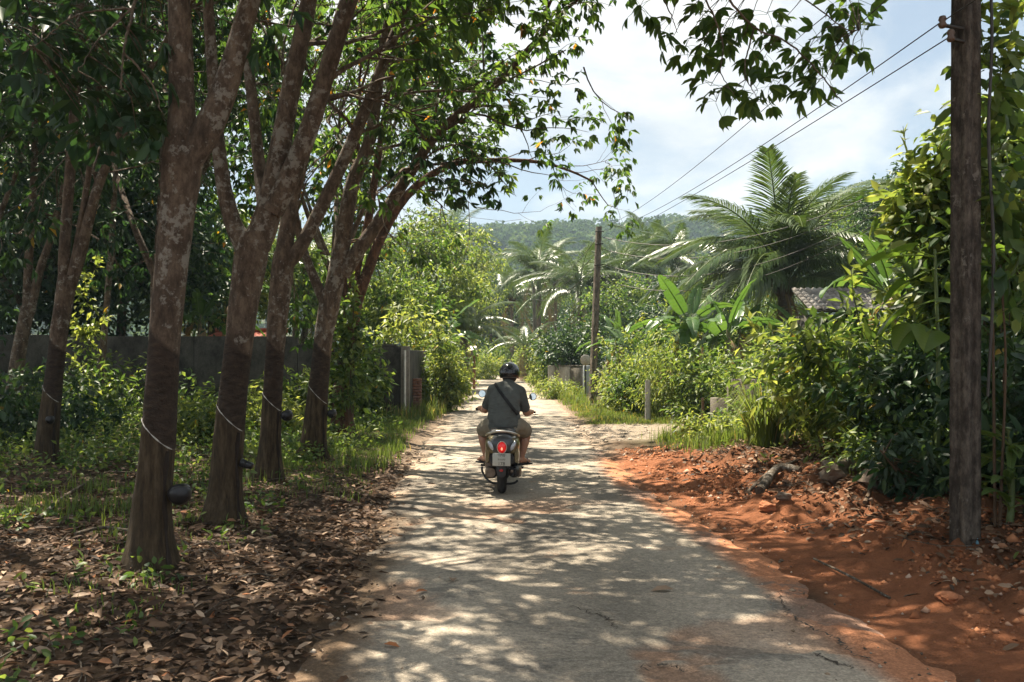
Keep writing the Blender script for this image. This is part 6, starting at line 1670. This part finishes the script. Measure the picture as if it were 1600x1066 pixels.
part('light_rim', lambda m_: [tube(m_, np.array([[.053 * math.cos(t), -.030, .552 + .067 * math.sin(t)] for t in np.linspace(0, 6.283, 26)]), .005, 6)], M_CHROME, tl)
for s_ in (-1, 1):
    part('indicator', lambda m_: ell(m_, (s_ * .122, .0, .565), (.026, .022, .062), Matrix.Rotation(s_ * rad(32), 4, 'Y')), M_CLEAR)
seat = part('seat', lambda m_: loft(m_, [(.06, 0, .70, .10, .03), (.09, 0, .705, .135, .042), (.2, 0, .715, .15, .05), (.45, 0, .70, .15, .05), (.62, 0, .69, .135, .045), (.82, 0, .68, .09, .04), (.86, 0, .675, .06, .03)]), M_SEAT)
part('grab_rail', lambda m_: tube(m_, smooth_path([[-.165, .32, .66], [-.185, .12, .675], [-.15, -.0, .705], [-.07, -.055, .732], [0, -.065, .738], [.07, -.055, .732], [.15, 0, .705], [.185, .12, .675], [.165, .32, .66]], 40), .0135, 8), M_CHROME)
part('mudguard', lambda m_: loft(m_, [(-.055, 0, .28, .05, .06), (-.035, 0, .31, .058, .09), (.01, 0, .36, .065, .10), (.08, 0, .42, .07, .06)]), M_BLACKP)
part('reflector', lambda m_: ell(m_, (0, -.058, .298), (.022, .008, .016)), plain('red_reflector', (0.3, 0.02, 0.02), 0.2))
plate = part('licence_plate', lambda m_: box(m_, (0, -.075, .422), (.20, .004, .142), bev=0.0015, M=Matrix.Rotation(rad(-8), 4, 'X')), M_PLATE, smooth=False)
def letter(txt, z, size):
    cu = bpy.data.curves.new('lettering', 'FONT'); cu.body = txt; cu.size = size; cu.align_x = 'CENTER'; cu.align_y = 'CENTER'; cu.extrude = 0.0004
    cu.materials.append(M_INK)
    tmp = bpy.data.objects.new('tmp', cu); COL.objects.link(tmp); dg = bpy.context.evaluated_depsgraph_get()
    me = bpy.data.meshes.new_from_object(tmp.evaluated_get(dg)); bpy.data.objects.remove(tmp); me.name = 'lettering'
    o = bpy.data.objects.new('lettering', me); COL.objects.link(o); o.parent = plate
    o.matrix_basis = Matrix.Translation((0, -.0785 + (z - .422) * .139, z)) @ Matrix.Rotation(rad(82), 4, 'X')
letter('1กข', .470, .050); letter('ระนอง', .424, .034); letter('178', .374, .054)
part('plate_bracket', lambda m_: box(m_, (0, -.055, .43), (.12, .03, .10), bev=.005), M_BLACKP, smooth=False)
def wheel(y, R):
    w_ = part('wheel', lambda m_: lathe(m_, [(.001, .03), (.035, .03), (.04, .02), (.12, .015), (.15, .035), (.165, .04), (.165, -.04), (.15, -.035), (.12, -.015), (.04, -.02), (.035, -.03), (.001, -.03)], (0, y, R), 28, (1, 0, 0)), M_RUSTM)
    part('tyre', lambda m_: torus(m_, (0, y, R), R - .052, .052, flat=1.0), M_RUBBER, w_)
    return w_
wheel(.252, .252); wheel(1.50, .25)
part('muffler', lambda m_: (tube(m_, smooth_path([[.135, .02, .275], [.14, .05, .272], [.15, .3, .255], [.14, .5, .245], [.12, .56, .24]], 20), np.interp(np.linspace(0, 1, 20), [0, .06, .5, .9, 1], [.045, .062, .068, .062, .04]), 16), ), M_BLACKP)
part('exhaust_tip', lambda m_: (tube(m_, [[.118, -.005, .285], [.12, .06, .285]], .022, 12, caps=False), tube(m_, [[.118, .0, .285], [.12, .06, .285]], .017, 12)), M_RUSTM)
part('heat_shield', lambda m_: loft(m_, [(.06, .178, .27, .018, .05), (.1, .19, .27, .022, .062), (.3, .20, .255, .022, .062), (.36, .19, .25, .015, .045)]), M_RUSTM)
part('engine_case', lambda m_: (loft(m_, [(.12, -.125, .25, .05, .05), (.17, -.13, .25, .065, .075), (.35, -.12, .25, .07, .085), (.6, -.10, .24, .07, .075)]), loft(m_, [(.16, -.15, .33, .035, .045), (.2, -.155, .335, .045, .055), (.4, -.14, .33, .04, .05)])), M_RUSTM)
part('shock_absorber', lambda m_: tube(m_, [[-.10, .22, .27], [-.10, .27, .35], [-.10, .33, .45]], [.022, .028, .02], 10), M_BLACKP)
part('centre_stand', lambda m_: (tube(m_, smooth_path([[-.245, .42, .275], [-.235, .38, .22], [-.17, .32, .14], [-.10, .28, .105]], 14), .013, 8), tube(m_, [[-.10, .28, .105], [.09, .28, .105]], .012, 8), tube(m_, smooth_path([[.09, .28, .105], [.15, .27, .12], [.18, .27, .15]], 8), .013, 8)), M_BLACKP)
part('foot_peg', lambda m_: (tube(m_, [[-.15, .46, .29], [-.26, .44, .295]], .014, 8), tube(m_, [[.15, .46, .27], [.24, .44, .275]], .014, 8)), M_BLACKP)
part('floorboard', lambda m_: box(m_, (0, 1.0, .275), (.40, .46, .06), bev=.02), M_BLACKP, smooth=False)
part('leg_shield', lambda m_: loft(m_, [(1.16, 0, .52, .17, .22), (1.22, 0, .56, .215, .29), (1.30, 0, .60, .21, .30), (1.40, 0, .62, .13, .22), (1.45, 0, .62, .06, .14)]), M_BRONZE)
part('front_fender', lambda m_: loft(m_, [(1.26, 0, .40, .05, .05), (1.36, 0, .50, .065, .05), (1.52, 0, .52, .065, .045), (1.68, 0, .46, .05, .04)]), M_BRONZE)
part('handlebar_cover', lambda m_: loft(m_, [(1.06, 0, .90, .07, .04), (1.10, 0, .905, .12, .06), (1.18, 0, .91, .15, .07), (1.27, 0, .90, .12, .065), (1.32, 0, .89, .06, .05)]), M_BRONZE)
part('headlight', lambda m_: ell(m_, (0, 1.305, .89), (.07, .03, .05)), M_CLEAR)
BARL, BARR = np.array([-.360, 1.03, .915]), np.array([.360, 1.03, .885])
hb = part('handlebar', lambda m_: tube(m_, smooth_path([BARL, [-.2, 1.08, .92], [0, 1.13, .91], [.2, 1.08, .90], BARR], 24), .011, 8), M_RUSTM)
for e_, i_ in ((BARL, -1), (BARR, 1)):
    d_ = unit(np.array([i_ * 1.0, -.33, 0]))
    part('grip', lambda m_: tube(m_, [e_ - d_ * .10, e_ + d_ * .01], .017, 10), M_RUBBER, hb)
    part('brake_lever', lambda m_: tube(m_, smooth_path([e_ - d_ * .12 + [0, .05, -.01], e_ - d_ * .05 + [0, .075, -.02], e_ + d_ * .045 + [0, .055, -.03]], 10), np.linspace(.008, .005, 10), 6), M_CHROME, hb)
for mx_, mz_, i_ in ((-.300, 1.10, -1), (.335, 1.075, 1)):
    st = part('mirror', lambda m_: (lathe(m_, [(.001, .012), (.042, .010), (.048, .0), (.044, -.012), (.03, -.028), (.001, -.034)], (mx_, 1.14, mz_), 24, (0.05 * -i_, -1, 0.08))), M_BLACKP)
    part('mirror_glass', lambda m_: lathe(m_, [(.001, .0135), (.041, .0132)], (mx_, 1.14, mz_), 24, (0.05 * -i_, -1, 0.08)), M_MIRROR, st, smooth=False)
    part('mirror_stem', lambda m_: tube(m_, smooth_path([[i_ * .20, 1.10, .92], [i_ * .215, 1.14, 1.0], [mx_ - i_ * .045, 1.155, mz_ - .02], [mx_, 1.16, mz_]], 14), .006, 6), M_BLACKP, st)

# ------------------------------------------------------------------ rider
rider = thing('person', 'rider in grey shirt, beige shorts and black helmet seen from behind', 'person', (SX, SY, 0.012), world_parts=False)
rider.rotation_euler = (0, rad(1.0), rad(-1.5))
def cap(mb, p0, p1, r0, r1, seg=14):
    p0, p1 = np.array(p0, float), np.array(p1, float); L_ = np.linalg.norm(p1 - p0); d = (p1 - p0) / max(L_, 1e-6)
    t = np.linspace(-1, 0, 6)[:-1]; a = [p0 + d * r0 * q for q in t] + [p0 + (p1 - p0) * q for q in np.linspace(0, 1, 5)] + [p1 + d * r1 * -q for q in t[::-1]]
    r = [r0 * math.sqrt(max(1 - q * q, 0.0004)) for q in t] + [r0 + (r1 - r0) * q for q in np.linspace(0, 1, 5)] + [r1 * math.sqrt(max(1 - q * q, 0.0004)) for q in t[::-1]]
    tube(mb, a, r, seg)
def chain(mb, pts, rs):
    for (a, b_, ra, rb_) in zip(pts[:-1], pts[1:], rs[:-1], rs[1:]): cap(mb, a, b_, ra, rb_)
def skin_mesh(name, mb, vox, m_, it=4, parent=None):
    tmp = mb.build('tmp', m_); md = tmp.modifiers.new('r', 'REMESH'); md.mode = 'VOXEL'; md.voxel_size = vox
    sm = tmp.modifiers.new('s', 'SMOOTH'); sm.iterations = it; sm.factor = 0.5
    dg = bpy.context.evaluated_depsgraph_get(); me = bpy.data.meshes.new_from_object(tmp.evaluated_get(dg)); me.name = name
    old = tmp.data; bpy.data.objects.remove(tmp); bpy.data.meshes.remove(old)
    me.polygons.foreach_set('use_smooth', np.ones(len(me.polygons), bool))
    if not me.materials: me.materials.append(m_)
    return link(name, me, parent)
m, nd, lk, out = mat('skin'); p = nd.new('ShaderNodeBsdfPrincipled'); n_ = noise(nd, lk, 14, 4, 0.6, geo_pos(nd)); r_ = ramp(nd, [(0.3, (0.33, 0.165, 0.105)), (0.7, (0.43, 0.225, 0.145))]); lk.new(n_.outputs['Fac'], r_.inputs[0]); lk.new(r_.outputs[0], p.inputs['Base Color'])
p.inputs['Roughness'].default_value = 0.5; p.inputs['Subsurface Weight'].default_value = 0.08; p.inputs['Subsurface Scale'].default_value = 0.02; lk.new(p.outputs[0], out.inputs[0]); M_SKIN = m
def cloth(name, col, wr=0.5):
    m, nd, lk, out = mat(name); p = nd.new('ShaderNodeBsdfPrincipled'); p.inputs['Roughness'].default_value = 0.92; p.inputs['Specular IOR Level'].default_value = 0.1
    tc = nd.new('ShaderNodeTexCoord'); n_ = noise(nd, lk, 6, 5, 0.6, tc.outputs['Object']); r_ = ramp(nd, [(0.3, [c * 0.8 for c in col]), (0.7, [c * 1.15 for c in col])]); lk.new(n_.outputs['Fac'], r_.inputs[0]); lk.new(r_.outputs[0], p.inputs['Base Color'])
    mp = nd.new('ShaderNodeMapping'); mp.inputs['Scale'].default_value = (5, 5, 11); mp.inputs['Rotation'].default_value = (0, rad(20), 0); lk.new(tc.outputs['Object'], mp.inputs[0])
    n2 = noise(nd, lk, 1.0, 3, 0.5, mp.outputs[0], 0.6); b = nd.new('ShaderNodeBump'); b.inputs['Strength'].default_value = wr; b.inputs['Distance'].default_value = 0.05
    lk.new(n2.outputs['Fac'], b.inputs['Height']); lk.new(b.outputs[0], p.inputs['Normal']); lk.new(p.outputs[0], out.inputs[0]); return m
M_SHIRT = cloth('grey_shirt', (0.105, 0.112, 0.105), 0.6); M_SHORTS = cloth('beige_shorts', (0.24, 0.215, 0.165), 0.6)

SHO = {-1: np.array([-.140, .60, 1.165]), 1: np.array([.182, .60, 1.155])}
ELB = {-1: np.array([-.232, .66, .930]), 1: np.array([.262, .66, .905])}
WRI = {-1: np.array([-.312, .955, .925]), 1: np.array([.325, .955, .895])}
HIP = {-1: np.array([-.105, .47, .79]), 1: np.array([.105, .47, .79])}
KNE = {-1: np.array([-.270, .86, .66]), 1: np.array([.262, .86, .66])}
ANK = {-1: np.array([-.215, .80, .355]), 1: np.array([.205, .80, .345])}
mb = MB()
chain(mb, [(0, .44, .80), (0.01, .47, .95), (0.02, .54, 1.10), (0.025, .60, 1.19)], [.13, .125, .125, .09])
chain(mb, [(.028, .61, 1.21), (.045, .66, 1.30)], [.062, .058]); cap(mb, (.05, .68, 1.37), (.05, .70, 1.41), .085, .092); cap(mb, (.05, .765, 1.34), (.05, .77, 1.36), .05, .06)
cap(mb, (.05, .80, 1.365), (.05, .815, 1.352), .012, .014)          # nose
for s_ in (-1, 1):
    cap(mb, (.05 + s_ * .088, .70, 1.375), (.05 + s_ * .092, .695, 1.345), .012, .010)   # ears
    chain(mb, [SHO[s_], ELB[s_], WRI[s_]], [.058, .045, .030])
    cap(mb, ELB[s_] * .65 + WRI[s_] * .35 + [0, 0, .0], ELB[s_] * .5 + WRI[s_] * .5, .046, .040)
    chain(mb, [HIP[s_], KNE[s_]], [.095, .068]); chain(mb, [KNE[s_], KNE[s_] * .62 + ANK[s_] * .38 + [0, -.025, 0], ANK[s_]], [.064, .062, .036])
    toe = ANK[s_] + np.array([s_ * .085, .115, -.045]); heel = ANK[s_] + np.array([-s_ * .012, -.03, -.025])
    chain(mb, [heel, toe], [.034, .026]); cap(mb, ANK[s_], ANK[s_] + np.array([s_ * .04, .05, -.03]), .034, .032)
    fd = unit(toe - heel); sd_ = unit(np.cross(fd, [0, 0, 1.0]))
    for k in range(5): cap(mb, toe + sd_ * (k - 2) * .0145 * s_ + fd * .012, toe + sd_ * (k - 2) * .016 * s_ + fd * (.034 - .004 * k) + [0, 0, -.006], .0105 - .0008 * k, .0085 - .0005 * k)
    # hand: palm behind the bar, four fingers folded over it, thumb underneath
    e_ = BARL if s_ < 0 else BARR; d_ = unit(np.array([s_ * 1.0, -.33, 0])); g_ = e_ - d_ * .05
    bw = unit(np.array([s_ * -.33, -1.0, 0]))
    palm = g_ + bw * .030 + [0, 0, .012]
    cap(mb, WRI[s_], palm, .028, .030); cap(mb, palm - d_ * .026, palm + d_ * .026, .024, .022)
    for k, ln in enumerate((.9, 1.0, .95, .78)):
        o_ = d_ * (.034 - .022 * k) * -1
        a1 = palm + o_ + [0, 0, .012]; a2 = g_ + o_ + [0, 0, .028 * ln + .002]; a3 = g_ + o_ - bw * .026 * ln + [0, 0, .012]; a4 = g_ + o_ - bw * .022 * ln + [0, 0, -.014]
        chain(mb, [a1, a2, a3, a4], [.0105, .0098, .009, .008])
    th0 = palm - d_ * .034 + [0, 0, -.008]; chain(mb, [th0, g_ - d_ * .048 + bw * .006 + [0, 0, -.022], g_ - d_ * .030 - bw * .016 + [0, 0, -.024]], [.0125, .011, .0095])
bodyo = skin_mesh('body', mb, .0075, M_SKIN, 3, rider)
mb = MB()
chain(mb, [(0, .40, .735), (0.0, .42, .83), (0.01, .46, .96), (0.02, .535, 1.10), (0.025, .585, 1.185)], [.150, .160, .150, .140, .105])
for s_ in (-1, 1):
    cap(mb, (s_ * .07, .43, .78), (s_ * .075, .52, 1.06), .128, .112); cap(mb, (s_ * .075 + .01, .52, 1.06), (s_ * .085 + .02, .585, 1.165), .112, .082)
    cap(mb, (0.02 + s_ * .04, .60, 1.205), SHO[s_], .078, .072); e2 = SHO[s_] * .24 + ELB[s_] * .76
    cap(mb, SHO[s_], e2, .073, .064)
cap(mb, (.030, .60, 1.215), (.042, .635, 1.262), .080, .070)
shirt = skin_mesh('shirt', mb, .008, M_SHIRT, 5, rider)
co = np.empty(len(shirt.data.vertices) * 3, np.float32); shirt.data.vertices.foreach_get('co', co); co = co.reshape(-1, 3).astype(float)
no = np.array([v.normal[:] for v in shirt.data.vertices])
fold_ = np.abs(fbm(co[:, 0] * 9 + co[:, 2] * 6, co[:, 2] * 15 - co[:, 0] * 5, 7, 3) - 0.5) * 2      # slanting creases, deepest at the waist
co += no * ((fold_ - 0.3) * 0.020 * (0.35 + 0.65 * sstep(1.1, 0.8, co[:, 2])))[:, None]
shirt.data.vertices.foreach_set('co', co.astype(np.float32).ravel()); shirt.data.update()
mb = MB()
cap(mb, (-.06, .44, .74), (.06, .44, .74), .135, .135)
for s_ in (-1, 1):
    kk = HIP[s_] * .16 + KNE[s_] * .84
    chain(mb, [HIP[s_] + [s_ * .0, -.01, -.02], HIP[s_] * .5 + KNE[s_] * .5, kk], [.122, .108, .098])
shorts = skin_mesh('shorts', mb, .009, M_SHORTS, 5, rider)
# helmet: open-face shell with a rim, hair showing below it
M_HELM = plain('helmet_gloss', (0.013, 0.014, 0.016), 0.16, var=0.1, coat=0.6)
def helmet(m_):
    seg, rg = 40, 22; u = np.linspace(0.001, 1.0, rg)[:, None]; a = (np.arange(seg) * 2 * math.pi / seg)[None]
    lim = 2.02 - 0.42 * np.clip(np.sin(a), 0, 1) ** 2 + 0.06 * np.cos(2 * a)
    ph = u * lim; P = np.stack([np.sin(ph) * np.cos(a) * .126, np.sin(ph) * np.sin(a) * .145, np.cos(ph) * .130], -1)
    P2 = P[::-1] * .93; A = np.concatenate([P, P2]).reshape(-1, 3); n = 2 * rg
    i = np.arange(n - 1)[:, None] * seg; j = np.arange(seg)[None]; k = (j + 1) % seg
    m_.add(A + [.052, .695, 1.375], np.stack([i + j, i + seg + j, i + seg + k, i + k], -1).reshape(-1, 4))
he = part('helmet', helmet, M_HELM, rider)
part('helmet_rim', lambda m_: tube(m_, np.array([[.052 + math.sin(l) * math.cos(a) * .127, .695 + math.sin(l) * math.sin(a) * .146, 1.375 + math.cos(l) * .131] for a in np.linspace(0, 6.283, 44) for l in [2.02 - 0.42 * max(math.sin(a), 0) ** 2 + 0.06 * math.cos(2 * a)]]), .005, 6), M_RUSTM, he)
part('strap_buckle', lambda m_: ell(m_, (.055, .548, 1.372), (.012, .008, .02)), M_GREYP, he)
M_HAIR = plain('dark_hair', (0.012, 0.009, 0.008), 0.6, var=0.4, scale=60, bump=0.5, bscale=150)
part('hair', lambda m_: ell(m_, (.052, .66, 1.325), (.088, .085, .075)), M_HAIR, rider)
M_EYE = plain('eye_white', (0.7, 0.68, 0.64), 0.2)
for s_ in (-1, 1): part('eye', lambda m_: ell(m_, (.05 + s_ * .032, .785, 1.385), (.013, .012, .009)), M_EYE, rider)
part('mouth', lambda m_: ell(m_, (.05, .825, 1.318), (.022, .006, .006)), plain('lips', (0.3, 0.12, 0.09), 0.5), rider)
# bag strap laid over the back of the shirt
from mathutils.bvhtree import BVHTree
bv = BVHTree.FromPolygons([v.co.copy() for v in shirt.data.vertices], [list(q.vertices) for q in shirt.data.polygons])
def strap(m_):
    L_, R_ = [], []
    for f_ in np.linspace(0, 1, 30):
        x_ = -.125 + .285 * f_; z_ = 1.255 - .36 * f_
        for lst, o_ in ((L_, .016), (R_, -.016)):
            q = Vector((x_ + o_ * .78, -1, z_ + o_ * .62)); h = bv.ray_cast(q, Vector((0, 1, 0)))
            lst.append((h[0] + h[1] * .007) if h[0] is not None else None)
    pr = [(a, b_) for a, b_ in zip(L_, R_) if a is not None and b_ is not None]
    v = [list(a) for a, _ in pr] + [list(b_) for _, b_ in pr]; k = len(pr)
    m_.add(v, [[i, i + 1, k + i + 1, k + i] for i in range(k - 1)])
so = part('bag_strap', strap, plain('black_webbing', (0.014, 0.014, 0.015), 0.8), rider)
so.modifiers.new('t', 'SOLIDIFY').thickness = 0.005
def sandal(m_, s_):
    toe = ANK[s_] + np.array([s_ * .085, .115, -.045]); heel = ANK[s_] + np.array([-s_ * .012, -.03, -.025]); fd = unit((toe - heel) * [1, 1, 0]); sd_ = np.array([fd[1], -fd[0], 0])
    c0 = heel - fd * .042; ln = np.linalg.norm((toe - heel) * [1, 1, 0]) + .10; z0 = toe[2] - .040
    pts = [(0, .020), (.03, .034), (.3, .034), (.6, .044), (.85, .046), (.97, .034), (1.0, .012)]
    top = [c0 + fd * ln * a + sd_ * w for a, w in pts] + [c0 + fd * ln * a - sd_ * w for a, w in pts[::-1]]
    top = np.array(top); top[:, 2] = z0 + .014; bot = top.copy(); bot[:, 2] = z0; k = len(top)
    m_.add(np.vstack([top, bot]), [[i, (i + 1) % k, k + (i + 1) % k, k + i] for i in range(k)]); m_.add(top, [list(range(k))]); m_.add(bot, [list(range(k))[::-1]])
    tube(m_, smooth_path([c0 + fd * ln * .5 + sd_ * .042 + [0, 0, z0 + .012 - c0[2]], c0 + fd * ln * .72 + [0, 0, z0 + .075 - c0[2]], c0 + fd * ln * .5 - sd_ * .042 + [0, 0, z0 + .012 - c0[2]]], 10), .006, 6)
for s_ in (-1, 1): part('sandal', lambda m_: sandal(m_, s_), M_RUBBER, rider, smooth=False)

# ------------------------------------------------------------------ air
hz = MB(); box(hz, (0, 290, 62), (1300, 900, 127)); ho = hz.build('haze', [])
m = bpy.data.materials.new('haze'); m.use_nodes = True; nt = m.node_tree; nt.nodes.clear(); out = nt.nodes.new('ShaderNodeOutputMaterial')
pv = nt.nodes.new('ShaderNodeVolumePrincipled'); pv.inputs['Color'].default_value = (0.62, 0.80, 0.98, 1); pv.inputs['Density'].default_value = 0.0005; pv.inputs['Anisotropy'].default_value = 0.0
nt.links.new(pv.outputs[0], out.inputs['Volume']); ho.data.materials.append(m); tag(ho, 'thin blue haze over the valley', 'haze', kind='stuff')
